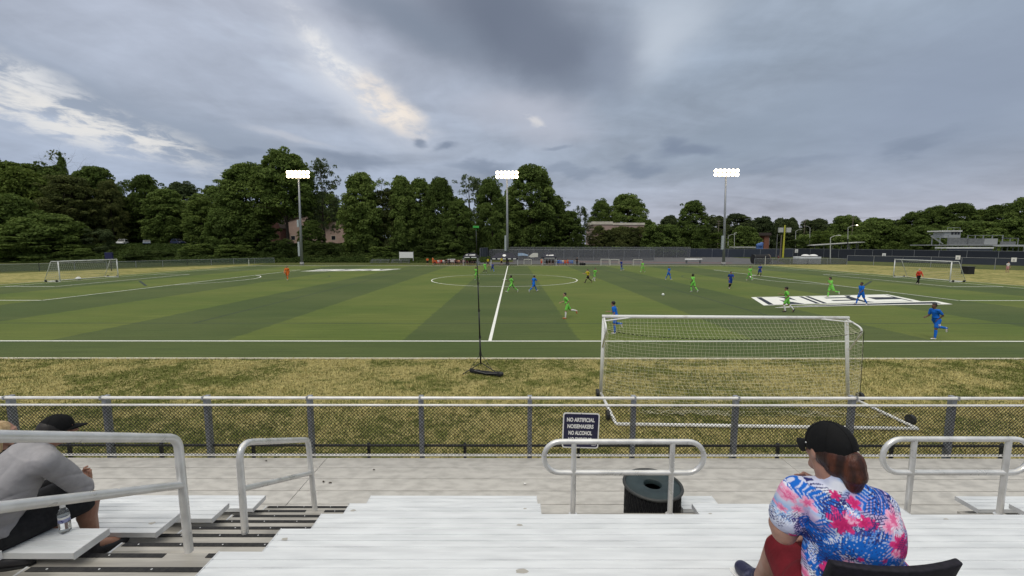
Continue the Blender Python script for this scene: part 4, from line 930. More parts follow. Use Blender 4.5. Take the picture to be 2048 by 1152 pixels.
ramp_roof('long pale sloping canopy, upper of the two behind the navy fence', (1622, 487), (1712, 478), 240, 6)
ramp_roof('short grey canopy at the top of the sloping canopies', (1692, 477), (1730, 476.5), 250, 9, .8)
def bins():
    Y = 96; t = empty('storage_bins', (at(1620, 525, Y).x, Y, 0)); O = Vector(t.location); tag(t, 'pair of white storage bins with domed lids behind the right far corner', 'storage bin')
    a, b = at(1598, 529, Y), at(1643, 513.5, Y); x0, x1, h = a.x - O.x, b.x - O.x, b.z; xm = x0 + (x1 - x0) * .26
    for A_, B_ in ((x0, xm), (xm + .02, (xm + x1) / 2), ((xm + x1) / 2 + .02, x1)): q = MB(); q.box(A_, B_, 0, 2.2, 0, h); q.build('wall', M['white_bin'], t, bevel=.05)
    q = MB(); q.box(x0 + .9, x1 - .1, .05, 2.1, h, h + .12); q.build('lid_frame', M['black_metal'], t)
    for cx in (x0 + (x1 - x0) * .42, x0 + (x1 - x0) * .78): q = MB(); q.ell((cx, 1.1, h + .12), ((x1 - x0) * .17, .95, .42), zmin=0); q.build('dome_lid', M['sign_white'], t, True)
M['white_bin'] = mat('white_bin_panel', (.72, .73, .72), (.60, .61, .61), rough=.6, sc_=.8)
bins()
def drum():
    Y = 98; c = at(1522, 518, Y); t = empty('cable_drum', (c.x, Y, 0)); tag(t, 'big dark drum lying on its side beyond the right far corner', 'drum'); h = at(1522, 508.5, Y).z / 2; W = (at(1541, 518, Y).x - at(1504, 518, Y).x) / 2
    q = MB(); q.tube([(-W * .8, 0, h), (W * .7, 0, h)], h * .95, 24); q.build('barrel', M['black_cloth'], t); 
    q = MB(); q.tube([(W * .7, 0, h), (W * .78, 0, h)], h, 24); q.build('flange', M['wood_pole'], t); q = MB(); q.tube([(-W * .88, 0, h), (-W * .8, 0, h)], h, 24); q.build('flange', M['black_metal'], t)
    q = MB(); q.tube([(W * .78, 0, h), (W * .86, 0, h)], .16, 10); q.build('hub', M['galv'], t)
drum()
t = empty('equipment_box', (at(1943, 541, 62.5).x, 62.5, 0)); tag(t, 'black upright box behind the right pitch goal', 'box'); a, b = at(1936, 547.5, 62.5), at(1951, 534, 62.5); w = (b.x - a.x) / 2
_m = MB(); _m.box(-w, w, 0, 1.0, 0, b.z); _m.build('box_body', M['black_cloth'], t, bevel=.04); _m = MB(); _m.box(-w - .03, w + .03, -.03, 1.03, b.z, b.z + .06); _m.build('lid', M['black_metal'], t)
t = empty('roll_of_matting', (at(1387, 519, 100).x, 100, 0)); tag(t, 'long white roll lying on the track left of the right mast', 'roll'); a, b = at(1371, 521, 100), at(1405, 517.5, 100); w = (b.x - a.x) / 2; r = .22
_m = MB(); _m.tube([(-w, 0, a.z + r), (w, 0, a.z + r)], r, 12); _m.build('roll_body', M['sign_white'], t, True); _m = MB()
for x in (-w * .8, w * .8): _m.box(x - .1, x + .1, -.3, .3, 0, a.z + .04)
_m.build('support', M['dark_metal'], t)
# lamp posts and poles
m_, nt_, b_ = new_mat('lit_street_lamp'); b_.inputs['Emission Color'].default_value = (1, .82, .5, 1); b_.inputs['Emission Strength'].default_value = 9.0; M['street_lit'] = m_
def street_lamp(label, px, pbase, ptop, Y, arm, lit=False, r=.11):
    a, b = at(px, pbase, Y), at(px, ptop, Y); t = empty('street_lamp', (b.x, Y, 0)); tag(t, label, 'street lamp', 'street lamps beyond the fences'); h = b.z
    q = MB(); q.tube([(a.x - b.x, 0, 0), (0, 0, h)], [r, r * .7], 8); q.build('pole', M['pale_pole'], t)
    q = MB(); q.tube([(0, 0, h - .05), (arm * .5, 0, h + abs(arm) * .22), (arm, 0, h + abs(arm) * .30)], r * .5, 6); q.build('arm', M['pale_pole'], t)
    s = 1 if arm > 0 else -1; q = MB(); q.ell((arm + s * .35, 0, h + abs(arm) * .30), (.5, .22, .12)); q.build('lamp_head', M['street_lit'] if lit else M['pale_pole'], t, True)
M['pale_pole'] = mat('pale_lamp_pole', (.50, .50, .47), rough=.6)
street_lamp('white street lamp standing right of the white storage bins', 1661, 521, 475, 97, 1.6)
street_lamp('lit street lamp with a warm light above the sloping canopy', 1696, 502, 455, 190, 3.6, True, .16)
street_lamp('pale street lamp left of the round green bush, arm to the right', 1591.5, 490, 462, 230, 2.6, False, .16)
street_lamp('pale street lamp right behind the green bush, arm to the left', 1620, 490, 455, 230, -2.8, False, .16)
street_lamp('pale street lamp just right of the right mast, arm to the right', 1456.5, 494, 472, 200, 3.0, False, .15)
street_lamp('pale lamp post with a white globe light beside the arm lamp', 1469, 494, 466, 205, .4, False, .14)
street_lamp('pale street lamp low before the single dark tree', 1352, 494, 466, 190, -1.6, False, .14)
def utility_pole(label, px, pbase, ptop, Y, arms=1, r=.16, m='wood_pole'):
    a, b = at(px, pbase, Y), at(px, ptop, Y); t = empty('utility_pole', (b.x, Y, hill(b.x, Y))); tag(t, label, 'utility pole', 'poles among the distant trees'); h = b.z - t.location.z
    q = MB(); q.tube([(0, 0, 0), (0, 0, h)], [r, r * .7], 8); q.build('pole', M[m], t)
    for k in range(arms): q = MB(); z = h - .8 - 1.4 * k; q.box(-1.3, 1.3, -.08, .08, z - .08, z + .08); o = q.build('crossarm', M[m], t); q = MB(); [q.tube([(x, 0, z + .08), (x, 0, z + .32)], .06, 6) for x in (-1.1, -.5, .5, 1.1)]; q.build('insulator', M['galv'], o)
    return t
utility_pole('tall pole with crossarms above the trees on the right', 1707, 480, 431, 260, 2, .22)
utility_pole('distant pole with a crossarm near the right tree cluster', 1824, 480, 428, 270, 1, .2)
utility_pole('slim pole with crossarms left of the right floodlight mast', 1438, 490, 440, 240, 2, .2)
utility_pole('lone bare pole poking over the far tree line', 1610, 480, 440, 280, 1, .2)
utility_pole('bare pole in the distance beside the far ridge', 1867, 478, 424, 265, 1, .2)
utility_pole('grey pole rising among the trees right of the parked cars', 424, 505, 445, 122, 0, .16, 'galv')
t = utility_pole('tall pole painted yellow with two white boxes at its top', 1570, 505, 450, 146, 0, .3, 'yellow'); 
for dx_ in (-1.35, 1.35): q = MB(); z = at(1570, 460, 146).z; q.box(dx_ - .75, dx_ + .75, -.3, .3, z - .8, z + .8); q.build('loudspeaker', M['pale_pole'], t)
utility_pole('grey wooden pole just left of the yellow pole', 1563, 512, 470, 140, 0, .2)
utility_pole('dark slim pole topped with a white box, left of the yellow pole', 1555, 505, 468, 142, 0, .14, 'dark_metal')
for x in (1696, 1713): utility_pole('dark post standing in front of the sloping canopy' if x == 1696 else 'dark post under the right end of the sloping canopy', x, 515, 487 if x == 1713 else 478, 150, 0, .2, 'black_metal')
# overhead wires strung between the poles
q = MB(); W0, W1 = at(1707, 433, 260), at(1824, 431, 270)
for dz in (0, -.9): q.tube([W0.lerp(W1, k / 12) + Vector((0, 0, dz - 1.2 * 4 * (k / 12) * (1 - k / 12))) for k in range(13)], .05, 4)
tag(q.build('overhead_wire', M['dark_metal']), 'thin overhead wires sagging between two distant poles', 'wire')

# ------------------------------------------------------------------ houses and cars behind the woods on the left
def gable_house(label, px0, px1, pb, pe, pr_, Y, depth, wall, windows=()):
    A, B = at(px0, pb, Y), at(px1, pe, Y); zr = at((px0 + px1) / 2, pr_, Y).z; cx = (A.x + B.x) / 2; W = (B.x - A.x) / 2; zb = min(hill(cx, Y), A.z) - .5
    t = empty('house', (cx, Y, zb)); tag(t, label, 'house'); e, r = B.z - zb, zr - zb
    q = MB(); q.add([(-W, 0, 0), (W, 0, 0), (W, 0, e), (0, 0, r), (-W, 0, e), (-W, depth, 0), (W, depth, 0), (W, depth, e), (0, depth, r), (-W, depth, e)], [(0, 1, 2, 3, 4), (9, 8, 7, 6, 5), (1, 6, 7, 2), (5, 0, 4, 9)]); q.build('wall', M[wall], t)
    for s in (-1, 1):
        q = MB(); n = Vector((-(r - e), 0, -W)).normalized() if s < 0 else Vector(((r - e), 0, W)).normalized()
        p = [Vector((s * (W + .4), -.4, e - .4 * (r - e) / W)), Vector((0, -.4, r)), Vector((0, depth + .4, r)), Vector((s * (W + .4), depth + .4, e - .4 * (r - e) / W))]; u = Vector((0, 0, .22)); q.add([v + Vector((0, 0, .02)) for v in p] + [v + u for v in p], [(0, 1, 2, 3), (7, 6, 5, 4), (0, 4, 5, 1), (1, 5, 6, 2), (2, 6, 7, 3), (3, 7, 4, 0)]); q.build('roof', M['roof_brown'], t)
    for x, z in windows: q = MB(); q.box(x * W - .7, x * W + .7, -.06, .04, z, z + 1.4); o = q.build('window', M['glass_dark'], t); q = MB(); q.box(x * W - .82, x * W + .82, -.04, .03, z - .12, z); q.box(x * W - .82, x * W - .7, -.04, .03, z, z + 1.4); q.box(x * W + .7, x * W + .82, -.04, .03, z, z + 1.4); q.box(x * W - .82, x * W + .82, -.04, .03, z + 1.4, z + 1.52); q.build('frame', M['cream_wall'], o)
M['dark_red'] = mat('dark_red_siding', (.085, .035, .03), rough=.9, world=True)
gable_house('pinkish house half hidden behind the trees at the left mast', 556, 692, 487, 448, 428, 150, 14, 'pink_wall', [(-.55, 2.2), (.2, 2.2), (.62, 2.2)])
gable_house('dark red gabled house half hidden left of the left mast', 531, 560, 492, 452, 418, 146, 9, 'dark_red', [(-.3, 3.0)])
shed('flat roofed pinkish building with cream fascia behind shrubs', 'flat_roof_building', 'building', 180, [('wall', 'pink_wall', 1186, 1288, 449, 500, 0, 18, 0), ('fascia', 'cream_wall', 1184, 1226, 443, 449, -.3, 18.6, None), ('fascia', 'cream_wall', 1226.3, 1290, 445.5, 450, -.3, 18.6, None), ('window', 'glass_dark', 1196, 1204, 456, 462, -.06, .2, None), ('window', 'glass_dark', 1236, 1244, 456, 462, -.06, .2, None), ('window', 'glass_dark', 1258, 1266, 456, 462, -.06, .2, None)])
M['car_white'] = mat('white_car_paint', (.72, .73, .74), rough=.3); M['car_blue'] = mat('dark_blue_car_paint', (.03, .04, .085), rough=.3); M['car_grey'] = mat('grey_blue_car_paint', (.20, .24, .30), rough=.3); M['tyre'] = mat('tyre_rubber', (.015, .015, .015), rough=.9); M['car_glass'] = mat('car_glass', (.012, .014, .018), rough=.08); M['rim'] = mat('wheel_rim', (.35, .35, .36), rough=.35, metal=.6)
M['tail_light'] = mat('red_tail_light', (.35, .02, .02), rough=.3)
def car(label, px, py, Y, m, rz, tall):
    p = at(px, py, Y); t = empty('parked_car', (p.x, Y, hill(p.x, Y) + .03), rz); tag(t, label, 'car', 'cars parked among the trees'); h = 1.72 if tall else 1.45
    prof = [(-2.2, .35), (2.2, .35), (2.25, .62), (2.1, .88), (1.15, .98), (-2.05, 1.0), (-2.25, .8)]; cab = [(1.1, .96), (.45, h - .04), (.2, h), (-1.5 if tall else -1.0, h), (-2.0 if tall else -1.7, .98)]
    q = MB(); k = len(prof); q.add([(x, -.86, z) for x, z in prof] + [(x, .86, z) for x, z in prof], [tuple(range(k)), tuple(range(2 * k - 1, k - 1, -1))] + [(i, k + i, k + (i + 1) % k, (i + 1) % k) for i in range(k)])
    k = len(cab); q.add([(x, -.84 + .14 * (z - .96), z) for x, z in cab] + [(x, .84 - .14 * (z - .96), z) for x, z in cab], [tuple(range(k)), tuple(range(2 * k - 1, k - 1, -1))] + [(i, k + i, k + (i + 1) % k, (i + 1) % k) for i in range(k)]); q.build('body', m, t, bevel=.05)
    for s in (-1, 1):
        w = MB(); g = [(.85, 1.02), (.38, h - .12), (-1.3 if tall else -.9, h - .12), (-1.7 if tall else -1.4, 1.02)]; k = 4; y = lambda z: s * (.855 - .14 * (z - .96)); w.add([(x, y(z) - .0, z) for x, z in g] + [(x, y(z) - s * .03, z) for x, z in g], [(0, 1, 2, 3), (7, 6, 5, 4)] + [(i, 4 + i, 4 + (i + 1) % 4, (i + 1) % 4) for i in range(4)]); w.build('window', M['car_glass'], t)
        for x in (-1.35, 1.4):
            w = MB(); w.tube([(x, s * .70, .33), (x, s * .885, .33)], .33, 16); o = w.build('wheel', M['tyre'], t); w = MB(); w.tube([(x, s * .87, .33), (x, s * .895, .33)], .2, 12); w.build('rim', M['rim'], o)
        w = MB(); w.box(2.12, 2.26, s * .72 - .14, s * .72 + .14, .66, .78); w.build('headlight', M['sign_white'], t); w = MB(); w.box(-2.27, -2.15, s * .72 - .12, s * .72 + .12, .72, .92); w.build('tail_light', M['tail_light'], t)
    w = MB(); w.add([(1.13, -.72, .99), (1.13, .72, .99), (.50, .70, h - .07), (.50, -.70, h - .07), (1.18, -.72, 1.0), (1.18, .72, 1.0), (.53, .70, h - .04), (.53, -.70, h - .04)], [(0, 3, 2, 1), (4, 5, 6, 7), (0, 1, 5, 4), (1, 2, 6, 5), (2, 3, 7, 6), (3, 0, 4, 7)]); w.build('windshield', M['car_glass'], t)
car('white car parked between the trees on the left', 245, 488, 126, M['car_white'], R(-62), True)
car('grey blue car parked right of the white car', 294, 488, 126, M['car_grey'], R(-50), False)
car('dark blue car parked behind the middle left trees', 356, 488, 127, M['car_blue'], R(-20), True)
car('white car at the right end of the parked row', 405, 489, 127.5, M['car_white'], R(10), False)
car('white car mostly hidden by the big left shrubs', 168, 488, 126, M['car_white'], R(-70), False)
# ------------------------------------------------------------------ trees
def leaf_mat(name, dark, mid, bright):
    m, nt, b = new_mat(name); b.inputs['Roughness'].default_value = .7; b.inputs['Specular IOR Level'].default_value = .1
    a = nt.node('ShaderNodeAttribute'); a.attribute_name = 'tint'
    r = nt.node('ShaderNodeObjectInfo').outputs['Random']
    k = nt.m('MULTIPLY_ADD', nt.m('SUBTRACT', r, .5), .6, a.outputs['Fac'], clamp=True)
    n = nt.node('ShaderNodeValToRGB'); nt.l.new(k, n.inputs[0]); e = n.color_ramp.elements; e.new(.5)
    for i, (p, c) in enumerate(((0, dark), (.5, mid), (1, bright))): e[i].position = p; e[i].color = (*c, 1)
    nt.l.new(n.outputs[0], b.inputs['Base Color'])
    tr = nt.node('ShaderNodeBsdfTranslucent'); nt.l.new(n.outputs[0], tr.inputs[0]); mx = nt.node('ShaderNodeMixShader'); mx.inputs[0].default_value = .35
    o = nt.n['Material Output']; nt.l.new(b.outputs[0], mx.inputs[1]); nt.l.new(tr.outputs[0], mx.inputs[2]); nt.l.new(mx.outputs[0], o.inputs[0])
    return m
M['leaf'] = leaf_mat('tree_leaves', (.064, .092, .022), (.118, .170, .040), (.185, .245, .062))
M['leaf_pale'] = leaf_mat('pale_tree_leaves', (.06, .085, .036), (.10, .135, .055), (.15, .18, .075))
M['leaf_brown'] = leaf_mat('olive_brown_leaves', (.056, .070, .022), (.098, .118, .036), (.145, .16, .05))
M['leaf_far'] = leaf_mat('distant_leaves', (.048, .068, .028), (.075, .10, .04), (.115, .14, .052))
M['leaf_fresh'] = leaf_mat('fresh_green_leaves', (.065, .10, .02), (.105, .15, .03), (.15, .195, .042))
M['leaf_weed'] = leaf_mat('undergrowth_leaves', (.035, .055, .014), (.055, .085, .02), (.085, .115, .03))
def leaves_mesh(name, centers, rads, n_per, size, tint0, g, flat=.0):
    """many small leaf faces spread through clumps"""
    C, Rr, T = [], [], []
    for c, r, n, t in zip(centers, rads, n_per, tint0):
        d = g.normal(size=(n, 3)); d /= np.linalg.norm(d, axis=1, keepdims=True); d[:, 2] = np.where(d[:, 2] < -.5, -d[:, 2], d[:, 2])
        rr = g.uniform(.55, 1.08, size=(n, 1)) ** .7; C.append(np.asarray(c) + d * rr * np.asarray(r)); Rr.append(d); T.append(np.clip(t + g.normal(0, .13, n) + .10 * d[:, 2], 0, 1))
    C, D, T = np.concatenate(C), np.concatenate(Rr), np.concatenate(T); n = len(C)
    nrm = D * .6 + g.normal(size=(n, 3)) * .7 + np.array([0, 0, .35]); nrm /= np.linalg.norm(nrm, axis=1, keepdims=True)
    t = np.cross(nrm, g.normal(size=(n, 3))); t /= np.linalg.norm(t, axis=1, keepdims=True); b = np.cross(nrm, t)
    s = size * g.uniform(.6, 1.35, size=(n, 1)); w = s * g.uniform(.4, .75, size=(n, 1))
    V = np.stack([C - t * s, C - b * w, C + t * s, C + b * w], 1).reshape(-1, 3); F = np.arange(4 * n).reshape(n, 4)
    me = np_mesh(name, V, F, 4); at_ = me.attributes.new('tint', 'FLOAT', 'POINT'); at_.data.foreach_set('value', np.repeat(T, 4).astype(np.float32)); return me
def limbs(mb, g, p, d, L, r, depth, ends):
    pts, rad = [Vector(p)], [r]; dd = Vector(d)
    for k in range(4): dd = (dd + Vector(g.normal(size=3)) * .12 + Vector((0, 0, .05))).normalized(); pts.append(pts[-1] + dd * (L / 4)); rad.append(r * (1 - .15 * (k + 1)))
    mb.tube(pts, rad, 6 if depth > 1 else 5); ends.append(pts[-1])
    if depth > 0:
        for k in range(3 if depth > 1 else 2):
            a = g.uniform(0, 2 * PI); q = frame_of(dd); nd = (dd * .75 + (q[1] * math.cos(a) + q[2] * math.sin(a)) * .75).normalized(); limbs(mb, g, pts[g.integers(2, 5)], nd, L * .68, rad[-1] * .75, depth - 1, ends)
PROTO = {}; DIM = {}
def make_proto(key, seed, kind):
    g = np.random.default_rng(seed); H, W = (20.0, 13.0) if kind != 'dome' else (11.0, 13.0); mb = MB(); ends = []
    low = {'broad': .03, 'tall': .02, 'airy': .16, 'cone': .06, 'bare': .3, 'lone': .06, 'high': .36, 'dome': .02, 'shrub': 0.0, 'brown': .04}[kind]
    lean = g.normal(0, .03, 2)
    def axis(z): return np.array([lean[0] * z, lean[1] * z, z])
    if kind != 'shrub':
        LS = H / 20
        tp = [Vector(axis(H * t)) + Vector((g.normal(0, .12), g.normal(0, .12), 0)) for t in (0, .12, .3, .5, .7, .86)]; mb.tube(tp, [.42, .33, .28, .22, .15, .07], 8)
        for k in range(11 if kind != 'bare' else 16):
            t = g.uniform(.22, .85); a = g.uniform(0, 2 * PI); L = ((1 - t) * 6.5 + 1.8) * LS
            if kind == 'cone': L *= .6
            limbs(mb, g, axis(H * t), Vector((math.cos(a), math.sin(a), .75 if kind != 'cone' else .15)).normalized(), L, .15 * (1.1 - t), 1 if kind != 'bare' else 2, ends)
    cs, rs, ns, ts = [], [], [], []
    nb = {'broad': 84, 'tall': 80, 'airy': 58, 'cone': 46, 'bare': 8, 'lone': 84, 'high': 62, 'dome': 60, 'shrub': 34, 'brown': 70}[kind]
    for i in range(nb):
        t = (i + .5) / nb if kind in ('tall', 'cone') else g.uniform(0, 1)
        z = low + (1 - low) * t
        if kind == 'cone': env = (1 - t) * .85 + .08
        elif kind == 'tall': env = math.sin(PI * min(1, (t * .76 + .22))) ** .7 * .9
        elif kind == 'dome': env = math.sqrt(max(0, 1 - (t * .92) ** 2.2)) * .98
        elif kind == 'shrub': env = math.sqrt(max(0, 1 - (t * .85) ** 2))
        else: env = math.sin(PI * (t * .74 + .22)) ** .6
        a = g.uniform(0, 2 * PI); q = g.uniform(.15, 1) ** .42 * env; r = g.uniform(1.0, 2.1) * (1.1 if kind in ('broad', 'lone') else 1.0)
        if kind == 'airy': r *= .8
        if kind == 'cone': r *= .75
        cs.append(axis(H * z * .94) + np.array([q * (W / 2 - r * .5) * math.cos(a), q * (W / 2 - r * .5) * math.sin(a), 0])); rs.append((r, r, r * g.uniform(.75, 1.05))); ts.append(g.uniform(.18, .78))
        ns.append(int({'airy': 120, 'bare': 40, 'brown': 230}.get(kind, 300) * (r / 1.4) ** 1.7))
    for i in range({'airy': 40, 'bare': 0, 'cone': 40, 'shrub': 60, 'brown': 110}.get(kind, 190)):   # loose sprays breaking up the outline
        t = g.uniform(0, 1) ** .85; z = low + (1 - low) * t
        env = {'cone': (1 - t) * .85 + .08, 'tall': math.sin(PI * min(1, (t * .76 + .22))) ** .7 * .9, 'dome': math.sqrt(max(0, 1 - (t * .92) ** 2.2)) * .98, 'shrub': math.sqrt(max(0, 1 - (t * .85) ** 2))}.get(kind, math.sin(PI * (t * .74 + .22)) ** .6)
        a = g.uniform(0, 2 * PI); q = g.uniform(.72, 1.05) * env; r = g.uniform(.4, .95); cs.append(axis(H * z * .97) + np.array([q * (W / 2 - .5) * math.cos(a), q * (W / 2 - .5) * math.sin(a), g.normal(0, .3)])); rs.append((r * 1.2, r * 1.2, r * .8)); ts.append(g.uniform(.25, .9)); ns.append(int(70 * r / .7))
    for p in ends[::2]:
        if kind in ('bare', 'cone') : continue
        r = g.uniform(.6, 1.2); cs.append(np.array(p)); rs.append((r, r, r * .7)); ts.append(g.uniform(.3, .8)); ns.append(int(70 if kind != 'airy' else 45))
    leafm = {'airy': 'leaf_pale', 'brown': 'leaf_brown', 'bare': 'leaf_brown'}.get(kind, 'leaf')
    DIM[key] = H; PROTO[key] = (None if kind == 'shrub' else mb.mesh('trunk'), leaves_mesh('crown', cs, rs, ns, .245 if kind != 'airy' else .23, ts, g), leafm, 'bark_grey' if kind == 'bare' else 'bark')
    for me, mm in zip(PROTO[key][:2], (PROTO[key][3], leafm)):
        if me: me.materials.append(M[mm])
for i, (key, kind) in enumerate((('b1', 'broad'), ('b2', 'broad'), ('b3', 'broad'), ('t1', 'tall'), ('t2', 'tall'), ('a1', 'airy'), ('c1', 'cone'), ('d1', 'bare'), ('l1', 'lone'), ('h1', 'high'), ('h2', 'high'), ('m1', 'dome'), ('m2', 'dome'), ('s1', 'shrub'), ('s2', 'shrub'), ('n1', 'brown'))): make_proto(key, 100 + i * 7, kind)
TR = random.Random(21); MCACHE = {}
def tree(key, px, ptop, wpx, Y, label, leafm=None, name='tree', cat='tree', group='trees around the sports ground'):
    p = at(px, ptop, Y); z0 = hill(p.x, Y) - .1; h = p.z - z0; w = wpx * Y / FPX
    if key[0] in 'btlnc' and h / w < 1.08: key = 'm1' if TR.random() < .5 else 'm2'
    tm, cm, lm, bm = PROTO[key]
    t = empty(name, (p.x, Y, z0), TR.uniform(0, 6.28)); t.scale = (w / 13.0, w / 13.0, h / DIM[key]); tag(t, label, cat, group)
    if leafm and leafm != lm:
        k = (key, leafm)
        if k not in MCACHE: c = cm.copy(); c.materials.clear(); c.materials.append(M[leafm]); MCACHE[k] = c
        cm = MCACHE[k]
    if tm: link_mesh('trunk', tm, None, t)
    link_mesh('crown' if tm else 'foliage', cm, None, t)
for a in (
    ('b1', 20, 330, 150, 128, 'yellowish green broad tree at the left photo edge', 'leaf_fresh'),
    ('b2', 88, 330, 120, 140, 'rounded tree crown just left of the bare topped tree'),
    ('d1', 130, 296, 110, 150, 'bare grey dead tree top rising over the left woods'),
    ('c1', 117, 306, 46, 146, 'dark narrow conifer in front of the bare dead tree'),
    ('n1', 128, 352, 105, 126, 'olive brown tree below the bare dead tree'),
    ('b3', 185, 333, 95, 136, 'broad green tree right of the bare dead tree'),
    ('n1', 218, 362, 50, 132, 'thin brownish tree at the right shoulder of the left woods', 'leaf_brown'),
    ('b2', 10, 395, 150, 112, 'big dark tree nearest to the left photo edge'),
    ('b1', 85, 432, 140, 111, 'wide low dark tree behind the left goal', None),
    ('a1', 252, 358, 46, 150, 'sparse see-through tree in the dip left of the parked cars', 'leaf'),
    ('t1', 288, 350, 76, 142, 'pointed tree in the dip above the white parked car'),
    ('b3', 328, 378, 84, 136, 'rounded tree above the grey blue car', 'leaf'),
    ('t2', 240, 400, 80, 148, 'dark tree shading the parked cars from behind'),
    ('b1', 300, 415, 100, 150, 'low dark tree in the second row over the parked cars'),
    ('b2', 368, 366, 78, 150, 'pale topped tree left of the tall spreading trees', 'leaf_pale'),
    ('t1', 400, 388, 74, 128, 'green tree standing right of the dark blue car', 'leaf'),
    ('b3', 430, 372, 70, 140, 'tree squeezed left of the big round tree'),
    ('b1', 484, 328, 122, 124, 'big round tree left of the tallest tree'),
    ('t2', 452, 415, 90, 118, 'lower dark tree at the foot of the big round tree'),
    ('h1', 568, 303, 122, 122, 'tallest dark tree behind the left floodlight mast'),
    ('a1', 640, 316, 76, 128, 'tall airy tree just right of the left floodlight lamps', 'leaf_pale'),
    ('h2', 648, 385, 66, 152, 'low wide tree under the airy tree by the pinkish house', 'leaf'),
    ('b3', 621, 441, 52, 119, 'dark tree covering the middle of the pinkish house'),
    ('n1', 1220, 460, 40, 168, 'brownish shrub tree before the flat roofed building, left of its middle', 'leaf_brown'),
    ('n1', 1264, 455, 38, 168, 'brownish shrub tree before the flat roofed building, right of its middle', 'leaf_brown'),
    ('t1', 512, 425, 60, 120, 'dark tree before the red gabled house', 'leaf'),
    ('t1', 722, 346, 96, 119, 'dense tree right of the pinkish house'),
    ('t2', 706, 400, 44, 117, 'narrow tree at the right corner of the pinkish house', 'leaf_fresh'),
    ('d1', 766, 352, 52, 128, 'bare grey tree between two dense trees in the middle woods'),
    ('n1', 775, 380, 66, 122, 'brownish half bare tree in the middle woods', 'leaf_brown'),
    ('t1', 800, 352, 72, 122, 'dense green tree right of the bare grey tree'),
    ('b3', 842, 360, 74, 126, 'middle woods tree above the white sheet screen'),
    ('b1', 884, 358, 76, 122, 'middle woods tree above the players in orange'),
    ('a1', 936, 349, 86, 130, 'pale airy tree left of the middle floodlight mast', 'leaf_pale'),
    ('t2', 912, 400, 80, 119, 'dark lower tree behind the green camera box'),
    ('b2', 985, 358, 66, 124, 'dark tree just behind the middle floodlight mast'),
    ('l1', 1062, 334, 118, 158, 'huge dark tree right of the middle floodlight mast'),
    ('b1', 1020, 395, 90, 155, 'dark tree directly under the middle floodlight lamps'),
    ('t1', 1112, 392, 70, 160, 'tree on the right shoulder of the huge dark tree'),
    ('a1', 1160, 411, 44, 168, 'small pale tree left of the flat roofed building', 'leaf_pale'),
    ('b3', 1140, 422, 62, 156, 'dark bushy tree in the corner behind the court fence'),
    ('b2', 1206, 400, 56, 215, 'dark round tree behind the left end of the flat roofed building'),
    ('b1', 1256, 389, 86, 212, 'wide spreading tree behind the flat roofed building'),
    ('b3', 1293, 440, 60, 200, 'low tree at the right end of the flat roofed building'),
    ('n1', 1197, 452, 42, 170, 'brownish shrub tree before the flat roofed building, on its left', 'leaf_brown'),
    ('n1', 1242, 456, 66, 170, 'brownish shrub tree before the flat roofed building, in its middle', 'leaf_brown'),
    ('n1', 1281, 454, 40, 170, 'brownish shrub tree before the flat roofed building, on its right', 'leaf_brown'),
    ('b2', 1322, 452, 90, 165, 'wide low green tree right of the flat roofed building'),
    ('l1', 1385, 403, 66, 170, 'single dark tree standing apart left of the right mast'),
    ('b1', 1336, 432, 50, 260, 'distant round tree left of the single dark tree', 'leaf_far'),
    ('b2', 1430, 432, 62, 280, 'distant tree between the single dark tree and the right mast', 'leaf_far'),
    ('b3', 1478, 428, 66, 285, 'distant tree just right of the right mast', 'leaf_far'),
    ('s1', 1420, 464, 76, 172, 'broad bushy tree behind the foot of the right mast', 'leaf_fresh'),
    ('b1', 1520, 437, 60, 290, 'distant tree above the brick building', 'leaf_far'),
    ('b2', 1492, 455, 66, 215, 'dark tree left of the brick building'),
    ('b3', 1572, 440, 60, 300, 'distant tree behind the yellow pole', 'leaf_far'),
    ('t2', 1588, 436, 34, 300, 'small pointed distant tree right of the yellow pole', 'leaf_far'),
    ('b1', 1630, 441, 66, 305, 'distant tree above the round green bush', 'leaf_far'),
    ('b2', 1690, 434, 74, 280, 'distant tree behind the pole with crossarms', 'leaf'),
    ('s1', 1643, 459, 46, 225, 'round bright green bush beside the sloping canopies', 'leaf_fresh'),
    ('s2', 1600, 478, 56, 215, 'low green shrub between the yellow pole and the sloping canopy', 'leaf_weed'),
    ('b3', 1757, 439, 84, 235, 'broad green tree behind the right end of the sloping canopies', 'leaf'),
    ('b1', 1790, 442, 60, 260, 'distant tree in the gap left of the right tree cluster', 'leaf_far'),
    ('b2', 1838, 424, 62, 230, 'tree at the left end of the right tree cluster'),
    ('b1', 1868, 414, 70, 225, 'rounded tree crown left of the press box'),
    ('l1', 1918, 408, 76, 215, 'tall rounded tree behind the press box'),
    ('b3', 1965, 420, 60, 225, 'lighter tree between two rounded trees right of the press box', 'leaf_fresh'),
    ('b2', 2005, 410, 76, 220, 'rounded tree behind the right end of the distant stand'),
    ('l1', 2052, 396, 60, 190, 'dark tree cut by the right photo edge'),
    ('b1', 1850, 455, 70, 190, 'low dark tree left of the distant stand stairs'),
    ('b3', 1950, 445, 120, 195, 'wide low tree right behind the distant stand', 'leaf'),
    ('b2', 2030, 440, 80, 190, 'low dark tree beyond the right end of the distant stand')):
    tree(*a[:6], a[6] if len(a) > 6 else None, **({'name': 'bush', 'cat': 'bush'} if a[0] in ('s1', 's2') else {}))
tree('s2', 196, 457, 64, 117, 'pale flowering bush at the left of the parked cars', 'leaf_pale', 'bush', 'bush', 'bushes at the edge of the woods')
